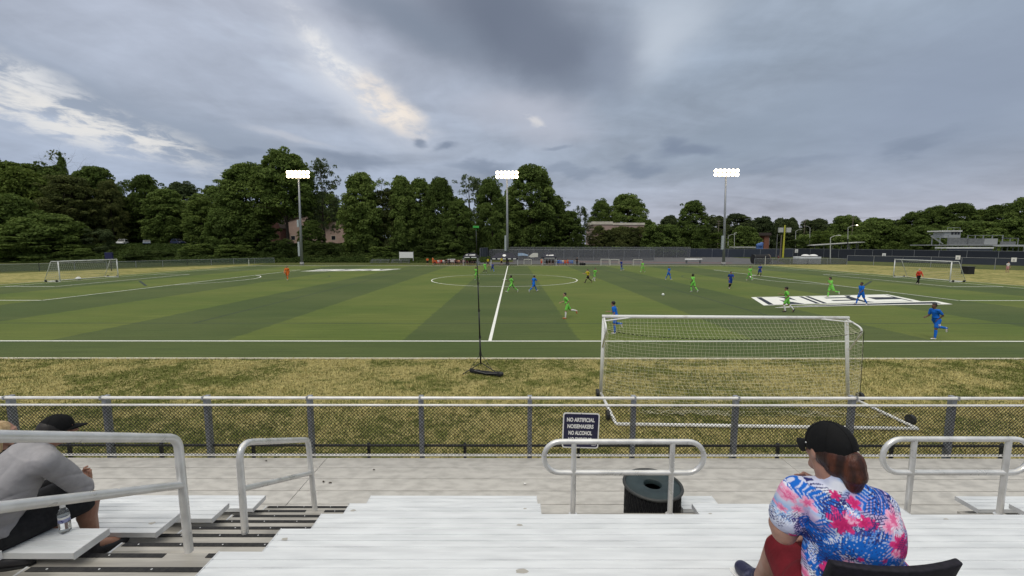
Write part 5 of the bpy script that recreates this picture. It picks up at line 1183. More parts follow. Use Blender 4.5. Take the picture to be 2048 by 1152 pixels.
for px, pt, w, Y, lb in ((70, 470, 150, 108, 'dark bush right behind the left goal'), (395, 486, 70, 113, 'bush below the white car at the end of the row'), (560, 476, 64, 110, 'rounded bush at the foot of the left floodlight mast'),
                         (640, 484, 70, 111, 'bush below the pinkish house wall'), (760, 492, 60, 110, 'bush behind the left end of the white sheet screen'), (850, 490, 60, 112, 'bush right of the white sheet screen'), (900, 480, 70, 114, 'bush behind the orange players'),
                         (470, 488, 80, 111, 'bush under the big round tree'), (300, 500, 90, 109, 'low bush below the parked cars'), (150, 495, 70, 108, 'low bush left of the navy box sign'), (952, 476, 50, 128, 'bush behind the corner of the dark court fence')):
    tree('s1' if px % 20 else 's2', px, pt, w, Y, lb, 'leaf_weed' if px in (560, 640, 300, 850) else None, 'bush', 'bush', 'bushes at the edge of the woods')
# undergrowth and the far woods that read as one mass
def mass(name, x0, x1, y0, y1, hfun, n, size, m, g, zf=hill):
    xs = g.uniform(x0, x1, n); ys = g.uniform(y0, y1, n); P_ = []
    zs = np.array([zf(x, y) + hfun(x, y) * g.uniform(.0, 1) ** .5 for x, y in zip(xs, ys)]); C = np.stack([xs, ys, zs], 1)
    nrm = g.normal(size=(n, 3)) * .8 + np.array([0, -.3, .6]); nrm /= np.linalg.norm(nrm, axis=1, keepdims=True); t = np.cross(nrm, g.normal(size=(n, 3))); t /= np.linalg.norm(t, axis=1, keepdims=True); b = np.cross(nrm, t)
    s = size * g.uniform(.6, 1.4, (n, 1)); V = np.stack([C - t * s, C - b * s * .6, C + t * s, C + b * s * .6], 1).reshape(-1, 3)
    me = np_mesh(name, V, np.arange(4 * n).reshape(n, 4), 4); a = me.attributes.new('tint', 'FLOAT', 'POINT')
    T = np.array([.45 + .35 * mnoise.noise(Vector((x * .12, y * .12, z * .25))) for x, y, z in C]) + g.normal(0, .13, n); a.data.foreach_set('value', np.repeat(np.clip(T, 0, 1), 4).astype(np.float32))
    o = link_mesh(name, me, M[m]); o['kind'] = 'stuff'; return o
nz2 = lambda x, y, s, k=0: .5 + .5 * mnoise.noise(Vector((x * s, y * s, k)))
o = mass('undergrowth', -175, -14, 114, 130, lambda x, y: .22 + (1.8 if y < 119 else .35) * nz2(x, y, .15) * nz2(x, y, .5, 3), 50000, .3, 'leaf_weed', np.random.default_rng(15)); tag(o, 'green weeds and saplings covering the bank below the parked cars', 'undergrowth')
o = mass('undergrowth', -170, -6, 103.0, 115, lambda x, y: (.35 + 2.9 * nz2(x, y, .13) * nz2(x, y, .41, 3)) * min(1, (y - 102.6) / 3.5 + .15), 60000, .24, 'leaf_weed', np.random.default_rng(5)); tag(o, 'dense green undergrowth along the edge of the woods', 'undergrowth')
o = mass('undergrowth', -6, 62, 149, 158, lambda x, y: 1.5 + 3.0 * nz2(x, y, .13), 16000, .34, 'leaf', np.random.default_rng(6)); tag(o, 'dark shrub growth behind the court fence', 'undergrowth')
o = mass('far_woods', -290, 60, 172, 190, lambda x, y: (10 + 6 * nz2(x, y, .05)) * min(1, max(.3, (40 - x) / 60)), 60000, .75, 'leaf', np.random.default_rng(7)); tag(o, 'dark mass of woods behind the nearer trees on the left', 'woods')
o = mass('far_woods', 60, 460, 315, 345, lambda x, y: 9 + 15 * nz2(x, 0, .03) * nz2(x, 0, .11, 2) + 3, 50000, .9, 'leaf_far', np.random.default_rng(8), lambda x, y: 0); tag(o, 'distant wooded ridge along the horizon on the right', 'woods')
o = mass('far_woods', 165, 330, 228, 245, lambda x, y: 5 + 9 * nz2(x, 0, .05), 26000, .7, 'leaf', np.random.default_rng(9), lambda x, y: 0); tag(o, 'dark woods behind the distant stand', 'woods')

# ------------------------------------------------------------------ grass blades on the dry verge
def verge():
    g = np.random.default_rng(12); n = 330000
    x = g.uniform(-24, 24, n); u = g.uniform(0, 1, n); y = 6.5 + (TY0 - .05 - 6.5) * u ** 1.15; keep = np.abs(x) < 1.30 * y + 2.5; x, y = x[keep], y[keep]; n = len(x)
    def vn(sc_, k): # value noise
        G = np.random.default_rng(k).uniform(0, 1, (128, 128)); a, b = (x * sc_ + 400) % 127, (y * sc_ * 1.4 + 400) % 127; i, j = a.astype(int), b.astype(int); fa, fb = a - i, b - j; fa, fb = fa * fa * (3 - 2 * fa), fb * fb * (3 - 2 * fb); i2, j2 = (i + 1) % 128, (j + 1) % 128
        return (G[i, j] * (1 - fa) + G[i2, j] * fa) * (1 - fb) + (G[i, j2] * (1 - fa) + G[i2, j2] * fa) * fb
    v = .36 * vn(.32, 1) + .38 * vn(1.0, 2) + .26 * vn(3.0, 3); near = np.clip((10.5 - y) / 4, 0, 1)
    dry = np.clip((v - .48 - .13 * near) * 12 + .5 + g.normal(0, .28, n), 0, 1)[:, None]
    straw = np.array([.52, .45, .185]); green = np.array([.15, .17, .040]); c = green * (1 - dry) + straw * dry; c *= g.uniform(.6, 1.2, (n, 1))
    h = g.uniform(.025, .075, (n, 1)) * (.8 + .5 * v[:, None]); a = g.uniform(0, 2 * PI, n); lean = g.uniform(.2, 1.3, (n, 1)) * h; d = np.stack([np.cos(a), np.sin(a), 0 * a], 1); w = np.stack([-np.sin(a), np.cos(a), 0 * a], 1) * g.uniform(.005, .013, (n, 1))
    base = np.stack([x, y, np.full(n, .003)], 1); V = np.stack([base - w, base + w, base + d * lean + np.array([0, 0, 1]) * h], 1).reshape(-1, 3)
    me = np_mesh('dry_grass', V, np.arange(3 * n).reshape(n, 3), 3); at_ = me.color_attributes.new('blade', 'FLOAT_COLOR', 'POINT'); cc = np.ones((3 * n, 4), dtype=np.float32); cc[:, :3] = np.repeat(c, 3, 0); at_.data.foreach_set('color', cc.ravel())
    m, nt, b = new_mat('dry_grass_blades'); b.inputs['Roughness'].default_value = .85; b.inputs['Specular IOR Level'].default_value = .15; q = nt.node('ShaderNodeAttribute'); q.attribute_name = 'blade'; nt.l.new(q.outputs['Color'], b.inputs['Base Color'])
    o = link_mesh('dry_grass', me, m); o['kind'] = 'stuff'; tag(o, 'patchy straw coloured and green grass on the verge behind the fence', 'grass')
verge()
# ------------------------------------------------------------------ people
def cloth(name, c, k=.82, **kw): return mat(name, c, tuple(v * k for v in c), rough=.85, sc_=14, spec=.2, bump=.004, bscale=22, **kw)
K = {'green': cloth('lime_green_kit', (.22, .66, .10)), 'blue': cloth('royal_blue_kit', (.012, .15, .62)), 'navyblue': cloth('deep_blue_kit', (.02, .06, .30)), 'yellow': cloth('yellow_referee_shirt', (.62, .50, .03)),
     'orange': cloth('orange_keeper_kit', (.72, .16, .03)), 'peach': cloth('peach_bib', (.70, .34, .20)), 'red': cloth('bright_red_shirt', (.66, .06, .03)), 'white': cloth('white_shirt', (.72, .71, .69)), 'black': cloth('black_clothes', (.012, .012, .014)),
     'pink': cloth('pink_top', (.60, .30, .32)), 'maroon': M['maroon'], 'cyan': cloth('light_blue_shirt', (.18, .32, .62)), 'grey': cloth('heather_grey_shirt', (.36, .348, .36), .87), 'shoe_white': mat('white_boot', (.7, .68, .62), rough=.5), 'shoe_dark': mat('dark_boot', (.03, .03, .035), rough=.5), 'shoe_orange': mat('orange_boot', (.55, .14, .03), rough=.5),
     'darkred_shorts': cloth('dark_red_shorts', (.20, .014, .022))}
def joints(h, P):
    s = h / 1.75; J = {}; ph = R(P.get('lean', 5)); up = Vector((0, math.sin(ph), math.cos(ph))); X = Vector((1, 0, 0)); tw = R(P.get('twist', 0)); SX = Vector((math.cos(tw), math.sin(tw), 0))
    J['pelvis'] = Vector((0, 0, 0)); J['waist'] = up * (.16 * s); J['chest'] = up * (.36 * s); J['neck'] = up * (.50 * s); u2 = Vector((0, math.sin(ph * .4), math.cos(ph * .4))); J['head'] = J['neck'] + u2 * (.155 * s) + Vector((0, .015 * s, 0)); J['up'] = u2
    for q, sg in (('L', -1), ('R', 1)):
        J['sh' + q] = J['neck'] - up * (.055 * s) + SX * (sg * .175 * s); b = R(P.get('arm' + q, 0)); e = R(P.get('elb' + q, 15)); o = P.get('out', .16)
        d = Vector((sg * o, math.sin(b), -math.cos(b))).normalized(); J['el' + q] = J['sh' + q] + d * (.285 * s); d2 = Vector((sg * (o * .3 - P.get('inn', .15)), math.sin(b + e), -math.cos(b + e))).normalized(); J['wr' + q] = J['el' + q] + d2 * (.25 * s); J['hd' + q] = d2
        J['hp' + q] = Vector((sg * .092 * s, 0, -.03 * s)); a = R(P.get('th' + q, 0)); k = R(P.get('kn' + q, 5)); w = P.get('wide', .05)
        J['k' + q] = J['hp' + q] + Vector((sg * w, math.sin(a), -math.cos(a))).normalized() * (.425 * s); J['an' + q] = J['k' + q] + Vector((sg * w * .3, math.sin(a - k), -math.cos(a - k))).normalized() * (.405 * s)
        f = a - k + R(P.get('ft' + q, 0)); J['fd' + q] = Vector((0, math.cos(f), math.sin(f)))
    low = min(min((J['an' + q] - Vector((0, 0, .075 * s))).z, (J['an' + q] + J['fd' + q] * .15 * s - Vector((0, 0, .05 * s))).z) for q in 'LR')
    for k_ in list(J):
        if k_[:2] not in ('hd', 'fd', 'up'): J[k_] = J[k_] - Vector((0, 0, low))
    J['s'] = s; return J
def hand(mb, w, d, s, side, curl=.5, up=Vector((0, 0, 1))):
    d = Vector(d).normalized(); x = d.cross(up)
    x = x.normalized() if x.length > .05 else Vector((1, 0, 0)); n = x.cross(d).normalized(); c = w + d * (.045 * s)
    for k in range(-1, 2): mb.rcone(w + x * (.006 * k), .020 * s, w + d * (.075 * s) + x * (.022 * k * s), .014 * s, 8, 3)
    for k, L in enumerate((.062, .074, .07, .054)):
        o = w + d * (.082 * s) + x * ((k - 1.5) * .019 * s); m = o + (d * (1 - curl * .4) - n * curl * .6).normalized() * (L * .5 * s); e = m + (d * (1 - curl) - n * curl).normalized() * (L * .5 * s); mb.rcone(o, .0092 * s, m, .0085 * s, 7, 3); mb.rcone(m, .0085 * s, e, .007 * s, 7, 3)
    o = w + d * (.02 * s) - x * (.024 * s * side); m = o + (d * .7 - x * .6 * side - n * .3).normalized() * (.04 * s); mb.rcone(o, .012 * s, m, .010 * s, 7, 3); mb.rcone(m, .010 * s, m + (d - x * .1 * side - n * .4).normalized() * (.03 * s), .008 * s, 7, 3)
def head_frame(f, up=(0, 0, 1)):
    f = Vector(f).normalized(); r = f.cross(Vector(up)).normalized(); u = r.cross(f); return Matrix((r, f, u)).transposed()
def head(mb, c, rot, s=1.0):
    P = lambda x, y, z: c + rot @ (Vector((x, y, z)) * s)
    mb.ell(P(0, -.012, .022), (.074 * s, .094 * s, .095 * s), rot); mb.ell(P(0, .022, -.035), (.058 * s, .068 * s, .078 * s), rot); mb.rcone(P(-.022, .055, -.088), .026 * s, P(.022, .055, -.088), .026 * s, 10)
    mb.rcone(P(0, .088, .012), .010 * s, P(0, .105, -.022), .014 * s, 8); mb.ell(P(0, .082, -.058), (.024 * s, .014 * s, .010 * s), rot); mb.ell(P(0, .075, .035), (.05 * s, .018 * s, .014 * s), rot)
    for q in (-1, 1): mb.ell(P(q * .076, -.005, -.008), (.010 * s, .019 * s, .031 * s), rot); mb.ell(P(q * .035, .062, -.028), (.022 * s, .02 * s, .02 * s), rot)
def join_meshes(name, meshes):
    import bmesh
    bm = bmesh.new()
    for m in meshes: bm.from_mesh(m)
    me = bpy.data.meshes.new(name); bm.to_mesh(me); bm.free(); me.polygons.foreach_set('use_smooth', np.ones(len(me.polygons), dtype=bool))
    for m in meshes: bpy.data.meshes.remove(m)
    return me
def figure(label, loc, face, h, pose, shirt, shorts, socks, shoe, skin='skin', hair='hair_dark', voxel=.021, group=None, long_sleeve=False, long_legs=False, number=None, short_number=None, afro=1.0, lift=0.0):
    J = joints(h, pose); s = J['s']; t = empty('person', (loc[0], loc[1], loc[2] + lift), face); tag(t, label, 'person', group)
    rot = head_frame(Vector((0, 1, -.05)), J['up']); b = MB()
    b.ell(J['pelvis'] + Vector((0, 0, .03)), (.15 * s, .105 * s, .12 * s)); b.rcone(J['waist'], .105 * s, J['chest'], .118 * s); b.rcone(J['chest'] + Vector((-.06 * s, 0, 0)), .10 * s, J['chest'] + Vector((.06 * s, 0, 0)), .10 * s); b.rcone(J['neck'] - Vector((0, 0, .03)), .058 * s, J['head'] - Vector((0, .01, .05 * s)), .05 * s)
    head(b, J['head'], rot, s * 1.02); hm = MB()
    for q, sg in (('L', -1), ('R', 1)):
        b.rcone(J['sh' + q], .056 * s, J['el' + q], .041 * s); b.rcone(J['el' + q], .040 * s, J['wr' + q], .028 * s); b.rcone(J['neck'] - Vector((0, 0, .05 * s)), .06 * s, J['sh' + q], .055 * s); hand(hm, J['wr' + q], J['hd' + q], s, sg)
        b.rcone(J['hp' + q], .088 * s, J['k' + q], .056 * s); m = J['k' + q].lerp(J['an' + q], .3) - (J['fd' + q] * .012 * s); b.rcone(J['k' + q], .052 * s, m, .054 * s); b.rcone(m, .054 * s, J['an' + q], .037 * s); b.rcone(J['an' + q], .036 * s, J['an' + q] + J['fd' + q] * .12 * s - Vector((0, 0, .03 * s)), .03 * s)
    me = join_meshes('body', [remeshed(b, 'body', voxel, 3), hm.mesh('h')]); link_mesh('body', me, M[skin], t)
    c = MB(); c.ell(J['waist'] - Vector((0, 0, .06 * s)), (.165 * s, .125 * s, .09 * s)); c.rcone(J['waist'], .124 * s, J['chest'], .132 * s); c.rcone(J['chest'] + Vector((-.065 * s, 0, .01)), .108 * s, J['chest'] + Vector((.065 * s, 0, .01)), .108 * s); c.rcone(J['neck'] - Vector((0, 0, .07 * s)), .085 * s, J['neck'] - Vector((0, 0, .035 * s)), .07 * s)
    for q in 'LR':
        c.rcone(J['neck'] - Vector((0, 0, .06 * s)), .072 * s, J['sh' + q], .072 * s); c.rcone(J['sh' + q], .072 * s, J['sh' + q].lerp(J['el' + q], 1.0 if long_sleeve else .66), .062 * s if not long_sleeve else .054 * s)
        if long_sleeve: c.rcone(J['el' + q], .053 * s, J['el' + q].lerp(J['wr' + q], .92), .042 * s)
    o = link_mesh('shirt', remeshed(c, 'shirt', voxel, 2), K[shirt], t)
    if number:
        tm = text_mesh(number, .24 * s, .008); tm.transform(Matrix.Rotation(PI / 2, 4, 'X')); tm.transform(Matrix.Translation(J['chest'] + Vector((0, -.150 * s, .0)))); link_mesh('shirt_number', tm, M['sign_white'], o)
    d = MB(); d.ell(J['pelvis'] + Vector((0, 0, .02)), (.168 * s, .125 * s, .125 * s))
    for q in 'LR':
        e = J['hp' + q].lerp(J['k' + q], 1.0 if long_legs else .72); d.rcone(J['hp' + q], .108 * s, e, .092 * s if not long_legs else .072 * s)
        if long_legs: d.rcone(J['k' + q], .07 * s, J['an' + q], .052 * s)
    o = link_mesh('trousers' if long_legs else 'shorts', remeshed(d, 'shorts', voxel, 2), K[shorts], t)
    if short_number:
        tm = text_mesh(short_number, .12 * s, .004); tm.transform(Matrix.Rotation(PI / 2, 4, 'X')); tm.transform(Matrix.Rotation(PI / 2 * -1, 4, 'Z')); q = J['hpL'].lerp(J['kL'], .5); tm.transform(Matrix.Translation(q + Vector((-.108 * s, 0, 0)))); link_mesh('shorts_number', tm, M['sign_white'], o)
    for q in 'LR':
        if socks and not long_legs:
            k = MB(); a = J['k' + q].lerp(J['an' + q], .12); m = J['k' + q].lerp(J['an' + q], .32) - J['fd' + q] * .012 * s; k.rcone(a, .056 * s, m, .060 * s); k.rcone(m, .060 * s, J['an' + q], .043 * s); link_mesh('sock', remeshed(k, 'sock', voxel * .7, 2), K[socks], t)
        k = MB(); n = J['fd' + q].cross(Vector((1, 0, 0))).normalized(); n = n if n.z > 0 else -n; a = J['an' + q] - J['fd' + q] * .03 * s - n * .035 * s; k.rcone(a, .044 * s, a + J['fd' + q] * .10 * s - n * .004 * s, .042 * s); k.rcone(a + J['fd' + q] * .08 * s, .042 * s, a + J['fd' + q] * .19 * s - n * .012 * s, .032 * s); link_mesh('shoe', remeshed(k, 'shoe', voxel * .7, 2), K[shoe], t)
    k = MB(); k.ell(J['head'] + rot @ (Vector((0, -.026, .040)) * s), (.083 * s * afro, .096 * s * afro, .088 * s * afro), rot); k.ell(J['head'] + rot @ (Vector((0, -.05, .0)) * s), (.074 * s, .066 * s, .075 * s), rot); k.ell(J['head'] + rot @ (Vector((0, .045, .085)) * s), (.052 * s, .035 * s, .022 * s), rot)
    link_mesh('hair', remeshed(k, 'hair', voxel * .7, 1), M[hair], t); return t
POSE = {
    'sprint': dict(lean=16, thL=14, knL=12, ftL=2, thR=-34, knR=48, ftR=-25, armL=-40, elbL=75, armR=6, elbR=75, inn=.45), 'sprint2': dict(lean=14, thR=16, knR=14, thL=-26, knL=58, ftL=-25, armR=-45, elbR=70, armL=32, elbL=75),
    'kickback': dict(lean=16, thL=5, knL=8, thR=18, knR=112, ftR=-20, armL=-20, elbL=60, armR=20, elbR=70), 'jog': dict(lean=9, thL=24, knL=38, thR=-14, knR=30, ftR=-20, armL=-30, elbL=75, armR=24, elbR=80), 'jog2': dict(lean=9, thR=24, knR=38, thL=-14, knL=30, ftL=-20, armR=-30, elbR=75, armL=24, elbL=80),
    'walk': dict(lean=4, thL=20, knL=6, thR=-18, knR=14, ftR=-14, armL=-16, elbL=22, armR=18, elbR=24), 'walk2': dict(lean=4, thR=20, knR=6, thL=-18, knL=14, ftL=-14, armR=-16, elbR=22, armL=18, elbL=24), 'stand': dict(lean=3, thL=4, knL=4, thR=-3, knR=2, armL=6, elbL=20, armR=-2, elbR=18),
    'stride': dict(lean=10, thL=42, knL=20, thR=-30, knR=22, ftR=-30, armL=-40, elbL=60, armR=38, elbR=60), 'hips': dict(lean=2, thL=5, knL=4, thR=-4, knR=2, armL=-20, elbL=70, armR=-20, elbR=70, out=.45, inn=.5), 'sit': dict(lean=14, thL=82, knL=84, thR=80, knR=80, armL=35, elbL=50, armR=30, elbR=50, wide=.22)}
G_GREEN, G_BLUE = 'players in lime green kit', 'players in blue kit'
LEFT, RIGHT, AWAY, TOWARD = R(90), R(-90), 0.0, R(180)
def player(label, px, foot, top, face, pose, kit, **kw):
    p = ground(px, foot, .012); r = ray(px, top); h = CAMH + r.z * (p.y / r.y) - .012; h = max(1.45, min(1.9, h * 1.04))
    sh, so, sk = {'green': ('green', 'green', 'green'), 'blue': ('blue', 'blue', 'blue'), 'dblue': ('navyblue', 'navyblue', 'blue'), 'ref': ('yellow', 'black', 'black'), 'keeper': ('orange', 'orange', 'orange')}[kit]
    kw.setdefault('shoe', 'shoe_white'); kw.setdefault('group', {'green': G_GREEN, 'blue': G_BLUE, 'dblue': G_BLUE}.get(kit)); sk = kw.pop('socks', sk); return figure(label, p, face, h, POSE[pose], sh, so, sk, **kw)
player('player in lime green sprinting left at midfield, nearest green player', 1134, 637, 585, LEFT, 'sprint', 'green', socks='white', shoe='shoe_orange')
player('player in blue running with one heel kicked up behind the near goal', 1231, 667, 603, R(62), 'kickback', 'blue', skin='skin_tan', afro=1.12, number='7')
player('player in blue running left nearest to the right photo edge', 1869, 678, 606, LEFT, 'sprint', 'blue', skin='skin_brown', short_number='38')
player('player in lime green jogging at the left end of the field letters', 1573, 624, 574, R(55), 'jog', 'green', skin='skin_tan', socks='white', shoe='shoe_dark', number='9', afro=1.1)
player('player in blue striding left across the white field letters', 1721, 610, 565, LEFT, 'walk2', 'blue', skin='skin_brown')
player('player in lime green running left just beyond the field letters', 1661, 595, 554, LEFT, 'sprint2', 'green', skin='skin_tan', afro=1.15)
player('player in dark blue running to the camera left of the field letters', 1460, 577, 543, R(170), 'jog2', 'dblue', skin='skin_tan', socks='black')
player('player in lime green with curly dark hair jogging right of the ball', 1386, 584, 548, R(30), 'jog', 'green', skin='skin_brown', afro=1.25)
player('player in lime green far right, facing the camera near the penalty arc', 1499, 561, 533, R(190), 'walk', 'green')
player('player in dark blue far right at the tip of the penalty arc', 1519, 553, 529, R(165), 'jog', 'dblue', socks='black', shoe='shoe_dark')
player('player in blue walking between the ball and the far small goals', 1337, 560, 533, R(215), 'walk', 'blue', skin='skin_tan')
player('player in lime green at the far touchline by the lone small goal', 1285, 545, 523, R(120), 'walk2', 'green')
player('player in dark blue at the far touchline right of the pair of small goals', 1243, 541, 520, R(100), 'jog', 'dblue')
player('referee in yellow shirt and black shorts running right of the centre circle', 1176, 566, 537, R(110), 'stride', 'ref', shoe='shoe_dark')
player('player in lime green running right beside the yellow referee', 1189, 562, 536, R(-140), 'jog2', 'green', skin='skin_tan', socks='white')
player('player in lime green running left inside the centre circle', 1024, 585, 549, R(100), 'stride', 'green', skin='skin_brown', shoe='shoe_white')
player('player in blue running right inside the centre circle', 1067, 584, 549, R(-60), 'stride', 'blue', skin='skin_tan', socks='blue')
player('player in lime green partly behind the tall thin mast', 953, 560, 534, R(150), 'jog2', 'green', skin='skin_brown')
player('player in lime green by the far touchline left of the halfway line', 970, 546, 525, R(20), 'walk', 'green', socks='black')
player('player in dark blue by the far touchline close to the halfway line', 985, 544, 525, R(200), 'stride', 'dblue', skin='skin_tan')
player('goalkeeper all in orange standing near the left penalty arc', 575, 561, 532, R(185), 'walk', 'keeper', shoe='shoe_white', long_sleeve=True)
p = ground(1836, 569, .012); figure('man in bright red shirt and black trousers walking before the right goal', p, R(175), 1.78, POSE['walk2'], 'red', 'black', None, 'shoe_white', hair='hair_grey', long_sleeve=True, long_legs=True)
def bystander(label, px, foot, h, face, pose, shirt, shorts, Y=None, group='people along the far touchline', **kw):
    p = ground(px, foot, .01) if Y is None else at(px, 530, Y); z = 0.0
    return figure(label, (p.x, p.y, .01), face, h, POSE[pose], shirt, shorts, kw.pop('socks', None), kw.pop('shoe', 'shoe_dark'), voxel=.034, group=group, **kw)
bystander('linesman in yellow standing left of the wide tent', 976, 533, 1.75, R(180), 'stand', 'yellow', 'black')
bystander('man in yellow standing under the wide tent', 1003, 532, 1.8, R(180), 'stand', 'yellow', 'black', Y=88.6)
bystander('substitute in orange standing leftmost of the bench crowd', 855, 533, 1.75, R(10), 'hips', 'orange', 'black', Y=88.8)
bystander('substitute in orange standing second from the left by the bench', 866, 533, 1.85, R(140), 'stand', 'orange', 'orange', Y=88.8)
def benchseat(label, x0, x1, Y):
    A, B_ = at(x0, 530, Y), at(x1, 530, Y); t = empty('team_bench', ((A.x + B_.x) / 2, Y + .1, 0)); tag(t, label, 'bench', 'team benches beyond the touchline'); W = (B_.x - A.x) / 2
    q = MB(); q.box(-W, W, -.2, .2, .40, .44); q.build('seat', M['galv'], t); q = MB(); q.box(-W, W, .22, .26, .55, .85); q.build('backrest', M['galv'], t)
    for x in np.linspace(-W + .2, W - .2, 4): q = MB(); q.box(x - .03, x + .03, -.17, .25, 0, .40); q.build('leg', M['dark_metal'], t)
YB = 89.6
benchseat('long team bench left of the tents', 868, 960, YB); benchseat('team bench under and right of the right tent', 1084, 1158, YB)
sit = [(870, 'red', 'black', 'seated figure in red at the far left end of the bench'), (877, 'white', 'red', 'seated figure in white and red between orange and pink'), (883, 'red', 'black', 'seated figure in red between pink and white'), (893, 'black', 'black', 'seated figure in black right of the white and black one'), (903, 'white', 'black', 'seated figure in white behind the draped board edge'), (914, 'maroon', 'black', 'seated figure in maroon left of the peach bib'), (923, 'black', 'black', 'seated figure in black between the peach bib and the left tent'), (1118, 'blue', 'blue', 'seated figure in blue between two in light blue'), (873, 'orange', 'red', 'seated figure in orange at the left end of the bench'), (880, 'pink', 'red', 'seated figure in pink beside the one in orange'), (887, 'white', 'black', 'seated figure in white and black left of the draped board'), (899, 'black', 'black', 'seated figure all in black left of the draped board'), (906, 'white', 'black', 'seated figure in white before the draped board'), (911, 'black', 'black', 'seated figure in black right of the draped board'),
       (918, 'peach', 'black', 'seated figure in a peach bib left of the left tent'), (928, 'pink', 'black', 'seated figure in pink at the left leg of the left tent'), (934, 'maroon', 'black', 'seated figure in maroon under the left tent'), (940, 'black', 'black', 'seated figure in black under the left tent, middle'), (945, 'black', 'black', 'seated figure in black under the left tent, second from right'), (950, 'black', 'black', 'seated figure in black under the left tent, beside the mast'),
       (1093, 'black', 'black', 'seated figure in black under the right tent, left'), (1099, 'black', 'black', 'seated figure in black under the right tent, middle'), (1106, 'black', 'black', 'seated figure in black under the right tent, right'), (1115, 'cyan', 'blue', 'seated figure in light blue just right of the right tent'), (1121, 'cyan', 'blue', 'second seated figure in light blue right of the right tent'), (1126, 'white', 'blue', 'seated figure in white and blue among the blue substitutes'),
       (1130, 'orange', 'red', 'left of two seated figures in orange among blue substitutes'), (1135, 'orange', 'red', 'right of two seated figures in orange among blue substitutes'), (1139, 'cyan', 'blue', 'seated figure in light blue right of the two in orange'), (1144, 'cyan', 'blue', 'last seated figure in light blue before the standing man')]
for k, (px, sh, so, lb) in enumerate(sit):
    p = at(px, 530, YB - .02); figure(lb, (p.x, p.y + .05 * (k % 2), .0), R(180 + (k * 37 % 50) - 25), 1.74 + .03 * (k % 4), POSE['sit'], sh, so, None, 'shoe_white' if k % 3 else 'shoe_dark', ['skin', 'skin_tan', 'skin_brown'][k % 3], voxel=.036, group='people along the far touchline')
bystander('figure in a peach bib standing left of the right tent', 1083, 533, 1.6, R(180), 'stand', 'peach', 'red', Y=88.9)
bystander('man in black standing at the right end of the bench', 1154, 533, 1.8, R(170), 'hips', 'black', 'black', Y=88.9, long_legs=True)
bystander('person in maroon and white beside the big dark drum', 1556, 528, 1.8, R(90), 'stand', 'maroon', 'white', Y=104, group='people beyond the corner')
bystander('person in cream shirt behind the low fence by the right photo edge', 2016, 540, 1.75, R(180), 'stand', 'white', 'pink', Y=67, group='people beyond the corner', hair='hair_dark')
db = empty('draped_board', (at(903, 530, 90.3).x, 90.3, 0)); tag(db, 'pale pink cloth draped over a board behind the seated substitutes', 'board'); W_ = (at(910, 530, 90.3).x - at(895, 530, 90.3).x) / 2
_m = MB(); _m.box(-W_, W_, -.04, .04, .5, 1.35); _m.build('cloth', K['pink'], db, bevel=.02); _m = MB(); _m.box(-W_ - .02, W_ + .02, -.06, .06, 1.15, 1.38); _m.build('top_fold', K['white'], db)
_m = MB(); [_m.box(x - .03, x + .03, -.03, .03, 0, .5) for x in (-W_ + .1, W_ - .1)]; _m.build('leg', M['galv'], db)
for px, lb in ((1161, 'black kit bag left in the row at the end of the bench'), (1165, 'black kit bag in the middle of the row at the bench end'), (1169, 'black kit bag with a pale top at the end of the row')):
    p = at(px, 531, 89.2); b = empty('kit_bag', (p.x, p.y, 0)); tag(b, lb, 'bag', 'kit bags on the far touchline'); q = MB(); q.ell((0, 0, .3), (.25, .22, .34), zmin=-.85); q.build('bag_body', M['black_cloth'], b, True); q = MB(); q.tube([(-.1, -.05, .6), (0, -.05, .74), (.1, -.05, .6)], .025, 6); q.build('handle', M['sign_white'] if px == 1169 else M['grey_strap'], b)
tb = empty('folding_table', (at(1019, 530, 89.3).x, 89.3, 0)); tag(tb, 'folding table with red cloth under the wide tent', 'table'); _m = MB(); _m.box(-1.1, 1.1, -.35, .35, .70, .74); _m.build('tabletop', K['maroon'], tb)
for x in (-1, 1):
    for y in (-.3, .3): _m = MB(); _m.tube([(x, y, 0), (x, y, .7)], .025, 6); _m.build('leg', M['galv'], tb)

